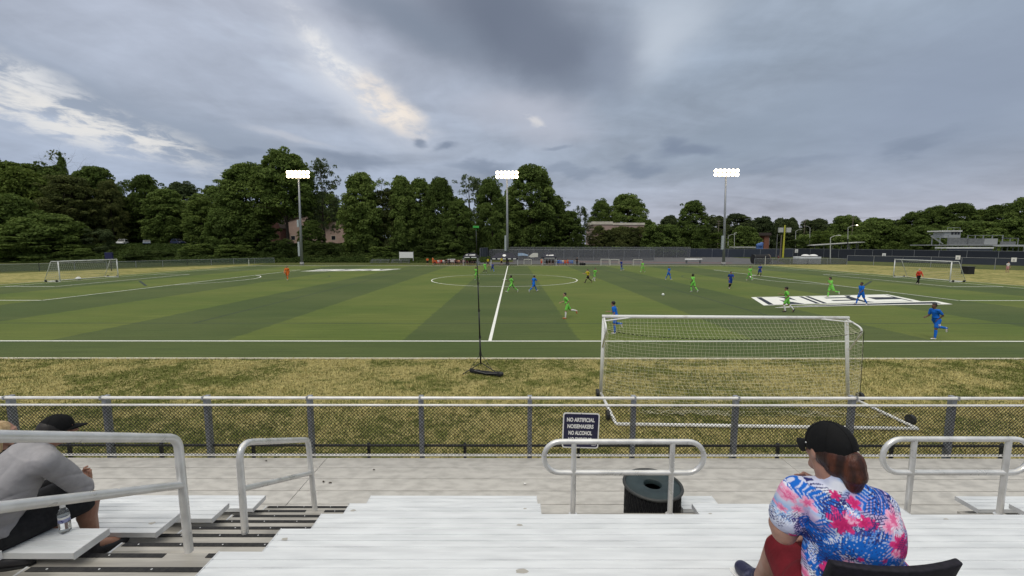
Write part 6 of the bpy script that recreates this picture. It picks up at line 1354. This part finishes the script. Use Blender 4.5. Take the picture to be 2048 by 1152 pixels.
# ------------------------------------------------------------------ the spectators close to us
def cap_parts(parent, c, rot, s, m, brim_w=.078, brim_l=.075, droop=.02, crown=(.090, .108, .085), tilt=0.0):
    g = MB(); g.ell((0, 0, 0), crown, zmin=-.30, n=32, m=14); k = MB(); nx, ny = 12, 6
    for side in (0, 1):
        for j in range(ny + 1):
            for i in range(nx + 1):
                u, v = i / nx * 2 - 1, j / ny; w = brim_w * (1 - .35 * v * v) if v < 1 else brim_w * .6; y = math.sqrt(max(0, 1 - (u * brim_w / crown[0]) ** 2 * .9)) * crown[1] * .93 + brim_l * v * math.sqrt(max(.0, 1 - .55 * u * u)); k.v.append((u * w, y, -.012 - droop * (u * u) - .018 * v - .004 * side))
    N = (nx + 1) * (ny + 1)
    for j in range(ny):
        for i in range(nx): a = j * (nx + 1) + i; k.f += [(a, a + 1, a + nx + 2, a + nx + 1), (N + a + nx + 1, N + a + nx + 2, N + a + 1, N + a)]
    rim = list(range(nx + 1)) + [j * (nx + 1) + nx for j in range(1, ny + 1)] + [ny * (nx + 1) + i for i in range(nx - 1, -1, -1)] + [j * (nx + 1) for j in range(ny - 1, 0, -1)]
    for a, b in zip(rim, rim[1:] + rim[:1]): k.f.append((b, a, N + a, N + b))
    bt = MB(); bt.ell((0, 0, crown[2] - .001), (.009, .009, .005), n=10, m=6)
    sm = MB()
    for a in range(6):
        t = PI / 6 + a * PI / 3; sm.tube([((crown[0] + .0005) * math.cos(f) * math.cos(t), (crown[1] + .0005) * math.cos(f) * math.sin(t), (crown[2] + .0005) * math.sin(f)) for f in [k_ * PI / 2 / 10 for k_ in range(11)]], .0011, 5, caps=False)
    rt = rot @ Matrix.Rotation(tilt, 3, 'X')
    for q in (g, k, bt, sm): q.v = [tuple(c + rt @ (Vector(v) * s)) for v in q.v]
    o = g.build('cap', m, parent, True); d = o.modifiers.new('t', 'SOLIDIFY'); d.thickness = .003
    k.build('brim', m, o, True); bt.build('button', m, o, True); sm.build('seam', m, o, True); return o
def local(mb, O): mb.v = [tuple(Vector(v) - O) for v in mb.v]; return mb
CAPM = cloth('black_cap_twill', (.0075, .0075, .008), .7)
M['hair_strand'] = mat('auburn_hair_strand', (.13, .045, .018), (.028, .011, .007), rough=.4, sc_=60)
M['hair_strand_blond'] = mat('blond_hair_strand', (.62, .47, .27), (.36, .24, .12), rough=.45, sc_=60)
def floral_woman():
    O = Vector((1.24, 1.45, rowZ(6))); t = empty('person', O); tag(t, 'woman in black cap and floral shirt with auburn ponytail, seated, seen from behind', 'person')
    ax = Vector((math.cos(R(12)), -math.sin(R(12)), 0)); fw = Vector((math.sin(R(12)), math.cos(R(12)), 0)); Z = Vector((0, 0, 1)); rz = Matrix((ax, fw, Z)).transposed()
    hc = Vector((1.205, 1.515, CAMH - .775)); rot = head_frame((-.09, .99, -.10)); nk = Vector((1.222, 1.475, 3.515)); Lh, Rh = Vector((1.104, 1.52, 3.430)), Vector((1.350, 1.455, 3.420)); el, wr = Vector((1.078, 1.545, 3.255)), Vector((1.180, 1.625, 3.415))
    er, wrr = Vector((1.425, 1.53, 3.20)), Vector((1.33, 1.72, 3.10))
    b = MB(); head(b, hc, rot, .85); b.rcone(nk - Z * .03, .060, hc - Z * .06 - fw * .02, .056); b.ell((1.262, 1.46, 3.32), (.135, .11, .18), rz); b.ell((1.275, 1.44, 3.10), (.165, .14, .17), rz); b.rcone(nk - Z * .04, .06, Lh, .05); b.rcone(nk - Z * .04, .06, Rh, .05)
    b.rcone(Lh, .052, el + Z * .03, .056); b.rcone(el + Z * .03, .055, el, .046); b.rcone(el, .046, wr, .029); b.rcone(Rh, .06, er, .052); b.rcone(er, .05, wrr, .03); hand(b, wr, (hc + rot @ Vector((.0, .07, -.12))) - wr, .78, -1, .9, Vector((.5, .5, .7))); hand(b, wrr, Vector((-.5, .7, -.2)), .95, 1, .4)
    legs = []
    for sg, kn, an, td in ((-1, Vector((1.228, 1.77, 3.005)), Vector((1.232, 1.90, 2.735)), Vector((-.05, 1, -.12))), (1, Vector((1.42, 1.86, 3.01)), Vector((1.40, 1.92, 2.50)), Vector((.1, 1, -.1)))):
        hp = Vector((1.255, 1.44, 3.03)) + ax * (sg * .10); b.rcone(hp, .098, kn, .062); m = kn.lerp(an, .35) - fw * .02; b.rcone(kn, .066, m, .064); b.rcone(m, .064, an, .040); b.rcone(an, .038, an + td.normalized() * .09 - Z * .035, .024); legs.append((hp, kn, an, td.normalized()))
    body = remeshed(local(b, O), 'body', .0062, 5); link_mesh('body', body, M['skin'], t)
    # shirt with its printed palm leaves and flowers
    c = MB(); c.ell((1.262, 1.446, 3.33), (.158, .134, .19), rz); c.ell((1.283, 1.428, 3.13), (.182, .152, .20), rz); c.rcone(nk - Z * .062 - fw * .01, .078, Lh, .066); c.rcone(nk - Z * .062 - fw * .01, .078, Rh, .068); c.rcone(Lh, .066, Lh.lerp(el, .48), .070); c.rcone(Lh.lerp(el, .42), .070, Lh.lerp(el, .54) + Vector((-.004, 0, 0)), .073); c.rcone(Rh, .069, Rh.lerp(er, .55), .072); c.rcone(nk - Z * .06, .082, nk + Z * .004, .066)
    c.ell((1.225, 1.41, 3.40), (.14, .07, .08), rz); c.rcone((1.135, 1.44, 3.16), .045, (1.15, 1.47, 3.28), .045)
    sm = remeshed(local(c, O), 'shirt', .0042, 7); n = len(sm.vertices); co = np.empty(n * 3, dtype=np.float32); sm.vertices.foreach_get('co', co); co = co.reshape(-1, 3)
    u = (co @ np.array(ax)) - (Vector((1.237, 1.452, 0)) - Vector((O.x, O.y, 0))).dot(ax); w = co[:, 2] + O.z
    # folds in the cloth: real displacement, from the bunched waist to the shoulder
    nn = np.array([v.normal[:] for v in sm.vertices]); fold = .0032 * np.sin(38 * (w - .55 * u) + 3 * np.sin(9 * u)) * np.clip((3.42 - w) / .2, 0, 1) + .0022 * np.sin(55 * (w + .7 * u) + 2 * np.sin(14 * u)) * np.clip((3.36 - w) / .16, 0, 1) + .002 * np.sin(60 * (u - .1 + .5 * w)) * np.clip((u + .22) * -30 + 3.5, 0, 1)
    co2 = co + nn * fold[:, None].astype(np.float32); sm.vertices.foreach_set('co', co2.ravel().astype(np.float32)); sm.update()
    X, Y = 1684 + u / .00177, 1050 - (w - 3.335) / .00166           # print laid out in its own flat units
    colr = np.tile(np.array(lin((206, 210, 232))), (n, 1)); g = np.random.default_rng(4)
    def vnoise(sx, k):
        G = np.random.default_rng(k).uniform(0, 1, (64, 64)); a, b_ = (X / sx) % 63, (Y / sx) % 63; i, j = a.astype(int), b_.astype(int); fa, fb = a - i, b_ - j; i2, j2 = (i + 1) % 64, (j + 1) % 64
        return (G[i, j] * (1 - fa) + G[i2, j] * fa) * (1 - fb) + (G[i, j2] * (1 - fa) + G[i2, j2] * fa) * fb
    def over(mask, c):
        nonlocal colr
        mask = np.clip(mask, 0, 1)[:, None]; colr = colr * (1 - mask) + np.array(lin(c)) * mask
    over((vnoise(38, 1) - .45) * 5, (150, 190, 235)); over((vnoise(24, 2) - .55) * 6, (236, 238, 246)); over((vnoise(30, 3) - .6) * 6, (196, 176, 214))
    def frond(x, y, ang, L, W, c, period=5.5, duty=.1, curve=.0, edge=1.0):
        t = math.radians(ang); dx, dy = X - x, Y - y; s = dx * math.cos(t) + dy * math.sin(t); q = -dx * math.sin(t) + dy * math.cos(t); q = q - curve * s * s / L
        env = W * np.sin(np.pi * np.clip(s / L, 0, 1)) ** .6; inside = (s > 0) & (s < L) & (np.abs(q) < env); st = np.sin((s - .9 * np.abs(q)) * 2 * np.pi / period + .8 * np.sin(s * .21)); over(np.where(inside, np.clip((st + duty) * 3 + 1.0 * (np.abs(q) < 1.2), 0, 1), 0) * edge, c)
    def flower(x, y, r, npet, c1, c2, rot_=0.0):
        dx, dy = X - x, Y - y; d = np.hypot(dx, dy); th = np.arctan2(dy, dx) + rot_; pet = r * (.45 + .55 * np.abs(np.cos(npet * th / 2)) ** .7); m = np.clip((pet - d) / 1.6, 0, 1); over(m, c1); over(np.clip((pet * .62 - d) / 3, 0, 1) * .7, c2); over(m * np.clip(np.sin(th * npet * 3) * 2 - 1, 0, 1) * .5, c2)
    NAVY, BLUE, PINK, PALE, DPINK = (44, 48, 110), (24, 104, 200), (222, 58, 128), (240, 176, 206), (176, 28, 92)
    for a in ((1610, 950, 30, 120, 22, NAVY, 5, -.2), (1700, 968, -12, 110, 26, NAVY, 6, -.35), (1585, 1010, 60, 120, 26, NAVY, 5.5, -.25), (1640, 1000, 40, 90, 24, NAVY, 5, -.3), (1735, 985, 15, 90, 22, NAVY, 5.5, -.3), (1660, 1090, -55, 100, 24, NAVY, 5, -.3), (1590, 1090, 75, 110, 22, NAVY, 5.5, -.2), (1625, 1080, 150, 90, 26, NAVY, 5, -.3), (1700, 1060, 20, 120, 20, NAVY, 5, -.35), (1540, 1000, 70, 70, 14, NAVY, 5, -.3)): frond(*a)
    for a in ((1572, 962, 12, 95, 17, BLUE, 9, .75), (1760, 958, 35, 90, 20, BLUE, 9, .75), (1625, 1062, -28, 120, 26, BLUE, 8, .55), (1650, 1045, 8, 120, 28, BLUE, 8, .6), (1690, 1050, 38, 105, 22, BLUE, 8, .6), (1600, 1062, 65, 100, 18, BLUE, 9, .7), (1745, 1075, 55, 100, 24, BLUE, 8, .55), (1800, 1080, 110, 90, 22, BLUE, 8, .5), (1640, 1050, 100, 90, 18, BLUE, 9, .5), (1790, 975, 60, 60, 18, BLUE, 9, .75), (1575, 1120, 80, 60, 14, BLUE, 9, .7)): frond(*a)
    for k in range(20): x, y = g.uniform(1480, 1860), g.uniform(930, 1170); frond(x, y, g.uniform(0, 180), g.uniform(60, 110), g.uniform(12, 24), [BLUE, NAVY][k % 2], [8.5, 5.2][k % 2], [.6, -.15][k % 2])
    for a in ((1575, 985, 17, 5), (1590, 1010, 13, 6), (1566, 1020, 10, 5), (1648, 998, 26, 7), (1665, 985, 14, 5), (1700, 992, 12, 6), (1740, 985, 22, 6), (1775, 1000, 15, 5), (1748, 1030, 26, 7), (1778, 1058, 17, 5), (1760, 1050, 14, 6), (1795, 1040, 12, 5), (1588, 1128, 13, 6), (1640, 1118, 15, 5), (1700, 1118, 24, 7), (1757, 1122, 24, 6), (1605, 1150, 12, 5), (1662, 1085, 12, 5), (1730, 1092, 13, 6), (1795, 1100, 12, 5), (1548, 1008, 9, 5)):
        flower(a[0], a[1], a[2], a[3], PINK if (a[0] * 7) % 3 else PALE, DPINK if (a[0] * 7) % 3 else PINK, a[0] * .7)
    for k in range(34): x, y = g.uniform(1470, 1880), g.uniform(930, 1180); frond(x, y, g.uniform(0, 180), g.uniform(40, 95), g.uniform(9, 20), [NAVY, BLUE, (232, 236, 248), NAVY][k % 4], [5, 8, 4.5, 5.5][k % 4], [-.25, .5, -.1, -.3][k % 4])
    for k in range(26): x, y = g.uniform(1470, 1880), g.uniform(940, 1180); flower(x, y, g.uniform(6, 15), int(g.integers(5, 8)), PINK if k % 3 else PALE, DPINK if k % 3 else PINK, g.uniform(0, 6))
    for k in range(26): x, y = g.uniform(1545, 1820), g.uniform(955, 1160); frond(x, y, g.uniform(0, 180), g.uniform(20, 48), g.uniform(4, 9), [(232, 236, 248), (70, 70, 140), (120, 160, 225)][k % 3], 4.5, -.1)
    at_ = sm.color_attributes.new('print', 'FLOAT_COLOR', 'POINT'); cc = np.ones((n, 4), dtype=np.float32); cc[:, :3] = colr; at_.data.foreach_set('color', cc.ravel())
    m, nt, bs = new_mat('floral_printed_jersey'); bs.inputs['Roughness'].default_value = .8; bs.inputs['Specular IOR Level'].default_value = .2; q = nt.node('ShaderNodeAttribute'); q.attribute_name = 'print'; nt.l.new(q.outputs['Color'], bs.inputs['Base Color']); link_mesh('shirt', sm, m, t)
    sh = MB(); sh.ell((1.257, 1.44, 3.06), (.215, .155, .13), rz)
    for hp, kn, an, td in legs: sh.rcone(hp, .112, hp.lerp(kn, .93), .076)
    link_mesh('shorts', remeshed(local(sh, O), 'shorts', .008, 5), K['darkred_shorts'], t)
    for hp, kn, an, td in legs:
        n_ = td.cross(Vector((1, 0, 0))).normalized(); n_ = n_ if n_.z > 0 else -n_; a = an - td * .045 - n_ * .03; k = MB(); k.rcone(a, .047, a + td * .11, .048); k.rcone(a + td * .09, .048, a + td * .205 - n_ * .012, .038); k.rcone(an - n_ * .02, .050, an + n_ * .012, .046); o = link_mesh('shoe', remeshed(local(k, O), 'shoe', .005, 5), M['navy_shoe'], t)
        k = MB(); pts = [(-.088, .03), (-.075, .046), (0, .050), (.10, .053), (.19, .047), (.235, .028), (.25, 0)]; sd = td.cross(n_); ring = [(x, y) for x, y in pts] + [(x, -y) for x, y in reversed(pts[:-1])]; c0 = an - n_ * .063
        vs = [c0 + td * x + sd * y - n_ * (.012 if x > .15 else 0) for x, y in ring] + [c0 - n_ * .022 + td * x + sd * y - n_ * (.012 if x > .15 else 0) for x, y in ring]; kk = len(ring); k.add(vs, [tuple(range(kk)), tuple(range(2 * kk - 1, kk - 1, -1))] + [(i, kk + i, kk + (i + 1) % kk, (i + 1) % kk) for i in range(kk)]); local(k, O).build('sole', M['sign_white'], o)
    h = MB(); P = lambda x, y, z: hc + rot @ (Vector((x, y, z)) * .85); h.ell(P(0, -.034, -.006), (.0715, .076, .070), rot); h.ell(P(0, -.06, -.045), (.06, .045, .05), rot); h.rcone(P(.01, -.09, .010), .028, P(.010, -.108, -.010), .036); h.rcone(P(.010, -.108, -.010), .038, P(.010, -.110, -.062), .044); h.rcone(P(.010, -.110, -.062), .044, P(.014, -.104, -.108), .031); h.rcone(P(.014, -.104, -.108), .030, P(.014, -.095, -.130), .013)
    for k in range(14): a = k / 14 * 2 * PI; h.rcone(P(.010 + .036 * math.cos(a), -.110 + .034 * math.sin(a), -.02), .011, P(.014 + .018 * math.cos(a), -.100 + .018 * math.sin(a), -.124), .007, 7, 3)
    pass
    link_mesh('hair', remeshed(local(h, O), 'hair', .0045, 3), M['hair_brown'], t)
    st = MB(); gs = random.Random(8)
    for k in range(230):                                    # loose strands lying over the tail and the gathered hair
        a = gs.uniform(0, 2 * PI); q = 1 + gs.uniform(-.02, .10); pts = []
        for tt, rr_, yy, zz_, xx in ((0, .034, -.106, .0, .010), (.3, .041, -.110, -.035, .010), (.6, .045, -.110, -.066, .010), (.85, .034, -.105, -.104, .013), (1, .016, -.097, -.130 - gs.uniform(0, .02), .014)):
            aa = a + .35 * math.sin(3 * tt + k); pts.append(P(xx + rr_ * q * math.cos(aa), yy + rr_ * q * math.sin(aa), zz_) - O)
        st.tube(pts, [.0011, .0012, .0012, .001, .0005], 4, caps=False)
    for k in range(120):
        sg = 1 if k % 2 else -1; u0 = gs.uniform(-.05, .02); pts = [P(sg * .069, -.025 + u0, u0 * .9 - .004), P(sg * .065, -.058, -.022 + u0 * .9), P(sg * .042, -.098, -.018 + u0 * .6), P(sg * .012, -.118, .0 + u0 * .3)]; st.tube([p - O for p in pts], .0011, 4, caps=False)
    st.build('hair_strands', M['hair_strand'], t)
    k = MB(); k.tube([local_p for local_p in [P(.010 + .034 * math.cos(a), -.104 - .006 * math.sin(a), .006 + .030 * math.sin(a)) - O for a in [i / 16 * 2 * PI for i in range(16)]]], .005, 6, closed=True); k.build('hair_tie', M['cream_wall'], t, True)
    cap_parts(t, P(0, -.012, .026) - O, rot, .865, CAPM, brim_w=.074, brim_l=.088, droop=.030, tilt=R(-2), crown=(.0845, .1065, .099))
    k = MB(); k.ell(P(-.0805, .035, .022) - O, (.002, .003, .003), rot, 8, 6); k.build('cap_eyelet', M['sign_white'], t)
    for q in (-1, 1): k = MB(); k.ell(P(q * .030, .074, .004) - O, (.011, .006, .005), rot, 10, 8); k.build('eye', M['hair_dark'], t, True)
M['navy_shoe'] = mat('navy_canvas_shoe', (.022, .022, .06), (.20, .20, .30), rough=.5, sc_=9, lo=.30, hi=.56)
floral_woman()
def grey_man():
    O = Vector((-3.58, 2.68, rowZ(4))); t = empty('person', O); tag(t, 'man in grey shirt and black cap leaning forward with clasped hands on the bench', 'person')
    fw = Vector((.52, .85, 0)).normalized(); ax = Vector((fw.y, -fw.x, 0)); Z = Vector((0, 0, 1)); rz = Matrix((ax, fw, Z)).transposed()
    pv = Vector((-3.60, 2.66, rowZ(4) + .10)); nk = Vector((-3.350, 2.79, 3.000)); hc = Vector((-3.280, 2.866, 3.060)); rot = head_frame((.64, .77, -.05)); SL, SR = nk - Z * .045 - ax * .185, nk - Z * .05 + ax * .185
    eR, eL = Vector((-3.205, 2.92, 2.580)), Vector((-3.62, 3.14, 2.58)); hm = Vector((-3.425, 3.14, 2.55)); wR, wL = eR.lerp(hm, .78), eL.lerp(hm, .80)
    b = MB(); head(b, hc, rot, .90); b.rcone(nk - Z * .03, .062, hc - Z * .05 - rot @ Vector((0, .02, 0)), .058); b.ell(pv, (.18, .14, .13), rz); mid = pv.lerp(nk, .45) - fw * .05; b.rcone(pv, .13, mid, .12); b.rcone(mid, .12, nk - Z * .13, .085)
    legs = []
    for sg, kn, an in ((1, Vector((-3.300, 3.05, rowZ(4) + .085)), Vector((-3.36, 3.10, trZ(4) + .10))), (-1, Vector((-3.66, 3.17, rowZ(4) + .08)), Vector((-3.70, 3.14, trZ(4) + .09)))):
        hp = pv + ax * (sg * .10) - Z * .02; b.rcone(hp, .095, kn, .064); m = kn.lerp(an, .32) - fw * .025; b.rcone(kn, .060, m, .063); b.rcone(m, .062, an, .040); td = (fw + ax * .15 * sg).normalized(); b.rcone(an, .04, an + td * .15 - Z * .05, .03); legs.append((hp, kn, an, td))
    for S_, E_, W_ in ((SR, eR, wR), (SL, eL, wL)): b.rcone(nk - Z * .055, .045, S_ - Z * .01, .042); b.rcone(S_ - Z * .01, .046, E_, .044); b.rcone(E_, .046, W_, .030)
    # clasped hands: two palms and ten interlaced fingers
    for W_, sg in ((wR, 1), (wL, -1)):
        d = (hm - W_).normalized(); up2 = Z; side = d.cross(up2).normalized(); p0 = W_ + d * .02; p1 = hm - d * .012 + Z * .0
        for k in (-1, 0, 1): b.rcone(W_, .026, p1 + Z * (.020 * k) - ax * (.012 * sg), .019, 10, 4)
        for k in range(4):
            o = p1 + Z * (.033 - .021 * k) + fw * .012; m = o + (fw * .9 - ax * .55 * sg).normalized() * .038; e = m + (-ax * sg * .95 - fw * .45).normalized() * .034; b.rcone(o, .0105, m, .0098, 8, 3); b.rcone(m, .0098, e, .0085, 8, 3)
        o = p1 + Z * .045; m = o + (fw * .3 - ax * .6 * sg + Z * .35).normalized() * .034; b.rcone(o - Z * .012, .013, m, .011, 8, 3); b.rcone(m, .011, m + (fw * .6 - ax * .5 * sg).normalized() * .026, .009, 8, 3)
    link_mesh('body', remeshed(local(b, O), 'body', .0062, 4), M['skin_tan'], t)
    c = MB(); c.ell(pv + Z * .05, (.215, .17, .15), rz); sp = (nk - pv).normalized(); bn = ax.cross(sp).normalized(); rsp = Matrix((ax, bn, sp)).transposed(); c.ell(pv.lerp(nk, .48) - fw * .03, (.218, .158, .37), rsp, 28, 20); c.rcone(SL - Z * .05 + ax * .04, .092, SR - Z * .05 - ax * .04, .092); c.ell(pv.lerp(nk, .70) - fw * .03, (.212, .125, .20), rsp); c.rcone(nk - Z * .05, .088, nk - Z * .018, .072)
    for S_, E_, W_ in ((SR, eR, wR), (SL, eL, wL)): c.rcone(nk - Z * .055, .085, S_ - Z * .025, .070); c.rcone(S_ - Z * .025, .076, S_.lerp(E_, .5), .074); c.rcone(S_.lerp(E_, .5), .074, E_, .066); c.rcone(E_, .066, E_.lerp(W_, .62), .050)
    sm = remeshed(local(c, O), 'shirt', .006, 44, .6); n = len(sm.vertices); co = np.empty(n * 3, dtype=np.float32); sm.vertices.foreach_get('co', co); co = co.reshape(-1, 3); nn = np.array([v.normal[:] for v in sm.vertices]); a_ = co @ np.array(ax); f_ = co @ np.array(fw); z_ = co[:, 2]
    wr = lambda x: (1 - np.abs(np.sin(x))) ** 3
    fold = .007 * wr(11 * z_ + 9 * a_ + 2.5 * np.sin(6 * f_)) * np.clip((.50 - z_) / .22, .10, 1) - .0055 * wr(15 * (a_ - .7 * z_) + 2 * np.sin(9 * z_) + 1) + .0045 * wr(19 * (f_ + .5 * z_) + 1.5 * np.sin(8 * a_)) - .001
    sm.vertices.foreach_set('co', (co + nn * fold[:, None]).astype(np.float32).ravel()); sm.update(); link_mesh('shirt', sm, K['grey'], t)
    s = MB(); s.ell(pv - Z * .01, (.20, .16, .115), rz)
    for hp, kn, an, td in legs: s.rcone(hp, .112, hp.lerp(kn, .90), .086)
    link_mesh('shorts', remeshed(local(s, O), 'shorts', .008, 5), M['black_cloth'], t)
    for hp, kn, an, td in legs: k = MB(); a = an - Z * .055 - td * .05; k.rcone(a, .044, a + td * .12, .045); k.rcone(a + td * .1, .045, a + td * .22 - Z * .006, .038); k.rcone(an - Z * .03, .048, an + Z * .01, .046); link_mesh('shoe', remeshed(local(k, O), 'shoe', .007, 4), K['shoe_dark'], t)
    P = lambda x, y, z: hc + rot @ (Vector((x, y, z)) * .90); h = MB(); h.ell(P(0, -.024, .02), (.079, .088, .09), rot); h.ell(P(0, -.055, -.035), (.062, .045, .045), rot); link_mesh('hair', remeshed(local(h, O), 'hair', .006, 2), M['hair_dark'], t)
    cap_parts(t, P(0, -.008, .034) - O, rot, .90, CAPM, brim_w=.078, brim_l=.080, droop=.006, tilt=R(3), crown=(.083, .103, .098))
    for q in (-1, 1): k = MB(); k.ell(P(q * .030, .074, .004) - O, (.011, .006, .005), rot, 10, 8); k.build('eye', M['hair_dark'], t, True)
grey_man()
def blond_woman():
    hc = at(2, 868, 3.40); O = Vector((hc.x - .06, hc.y - .1, rowZ(3))); t = empty('person', O); tag(t, 'blond long-haired woman in dark top cut by the left photo edge', 'person')
    Z = Vector((0, 0, 1)); fw = Vector((.6, .8, 0)); ax = Vector((.8, -.6, 0)); rot = head_frame((.75, .66, -.05)); rz = Matrix((ax, fw, Z)).transposed(); nk = hc - Z * .145 - fw * .03; pv = Vector((O.x - .08, O.y, O.z + .10)); mid = pv.lerp(nk, .5)
    b = MB(); head(b, hc, rot, .97); b.rcone(nk, .052, hc - Z * .05, .048); b.rcone(pv, .13, mid, .12); b.rcone(mid, .12, nk - Z * .1, .10); c = MB(); c.rcone(pv, .15, mid, .138); c.rcone(mid, .138, nk - Z * .11, .118); c.rcone(nk - Z * .05, .075, nk - Z * .02, .064)
    s = MB(); s.ell(pv, (.18, .15, .12), rz)
    for sg in (-1, 1):
        S_ = nk - Z * .05 + ax * .165 * sg; E_ = S_ - Z * .26 + fw * .08; W_ = E_ + fw * .2 - ax * .10 * sg + Z * .02; b.rcone(nk - Z * .04, .06, S_, .055); b.rcone(S_, .052, E_, .04); b.rcone(E_, .038, W_, .026); hand(b, W_, fw, .92, sg); c.rcone(nk - Z * .05, .075, S_, .07); c.rcone(S_, .068, S_.lerp(E_, .7), .06)
        hp = pv + ax * .09 * sg; kn = hp + fw * .42 + Z * .01; an = kn - Z * .36 - fw * .02; b.rcone(hp, .09, kn, .058); b.rcone(kn, .055, an, .036); b.rcone(an, .035, an + fw * .14 - Z * .04, .03); s.rcone(hp, .105, kn, .072); s.rcone(kn, .07, an, .05)
        k = MB(); a = an - Z * .05 - fw * .04; k.rcone(a, .04, a + fw * .2, .034); link_mesh('shoe', remeshed(local(k, O), 'shoe', .01, 3), K['shoe_dark'], t)
    link_mesh('body', remeshed(local(b, O), 'body', .0085, 4), M['skin'], t); link_mesh('shirt', remeshed(local(c, O), 'shirt', .009, 4), M['black_cloth'], t); link_mesh('trousers', remeshed(local(s, O), 'trousers', .011, 4), M['black_cloth'], t)
    P = lambda x, y, z: hc + rot @ Vector((x, y, z)); h = MB(); h.ell(P(0, -.022, .026), (.084, .098, .092), rot); rr = random.Random(2)
    for k in range(30): a = PI * (.05 + .9 * k / 29) + PI; h.rcone(P(.078 * math.cos(a), .03 + .10 * math.sin(a), .02), .016, P(.092 * math.cos(a) + rr.uniform(-.01, .01), .015 + .11 * math.sin(a), -.22 - rr.uniform(0, .06)), .010, 7, 3)
    st = MB()
    for k in range(150):
        a = PI + PI * rr.uniform(0.02, .98); q = rr.uniform(1.0, 1.12); st.tube([P(.080 * q * math.cos(a), .01 + .100 * q * math.sin(a), .05), P(.092 * q * math.cos(a), .02 + .108 * q * math.sin(a), -.04), P((.098 + rr.uniform(-.01, .012)) * math.cos(a), .018 + .115 * math.sin(a), -.15), P((.095 + rr.uniform(-.015, .015)) * math.cos(a), .015 + .11 * math.sin(a), -.27 - rr.uniform(0, .05))], .0014, 4, caps=False)
    local(st, O).build('hair_strands', M['hair_strand_blond'], t)
    link_mesh('hair', remeshed(local(h, O), 'hair', .006, 2), M['hair_blond'], t)
blond_woman()
# the shoe of someone on the row behind, poking out under the bench
def stray_shoe(label, px, py, z, ang):
    p = ground(px, py, z); t = empty('shoe', p, ang); tag(t, label, 'shoe'); k = MB(); k.rcone((-.16, 0, .035), .035, (-.03, .005, .04), .042); k.rcone((-.05, .005, .04), .042, (.07, 0, .034), .033); link_mesh('upper', remeshed(k, 'upper', .007, 4), K['shoe_dark'], t); k = MB(); k.prism([(-.2, -.035), (-.03, -.045), (.08, -.035), (.105, 0), (.08, .035), (-.03, .045), (-.2, .035)], .0, .014); k.build('sole', M['black_metal'], t, bevel=.004)
stray_shoe('black shoe tip poking out under the bench at the lower left', 36, 1132, trZ(5) + .001, R(12))

# small litter on the walkway
M['leaf_litter'] = mat('dry_dark_leaf', (.06, .045, .03), (.03, .022, .016), rough=.9)
for px, py, m, lb in ((647, 964, 'leaf_litter', 'small dark dead leaf on the walkway, left of a pair'), (660, 966, 'leaf_litter', 'small dark dead leaf on the walkway, right of a pair'), (532, 922, 'leaf_litter', 'small dark dead leaf on the walkway close to the fence'), (748, 940, 'leaf_litter', 'tiny dark leaf alone on the walkway left of the centre'), (1050, 968, 'sign_white', 'small white paper scrap on the walkway left of the looped guard rail')):
    p = ground(px, py, DECK + .003); q = MB(); rr = random.Random(px); n = 9
    q.v = [(.028 * rr.uniform(.6, 1.2) * math.cos(2 * PI * k / n), .016 * rr.uniform(.6, 1.2) * math.sin(2 * PI * k / n), .004 + .008 * rr.random()) for k in range(n)] + [(0, 0, .001)]; q.f = [(k, (k + 1) % n, n) for k in range(n)]
    o = q.build('dead_leaf' if m == 'leaf_litter' else 'paper_scrap', M[m]); o.location = p; o.rotation_euler = (0, 0, rr.uniform(0, 3)); tag(o, lb, 'leaf' if m == 'leaf_litter' else 'paper scrap')
bpy.data.scenes.remove(SIDE)
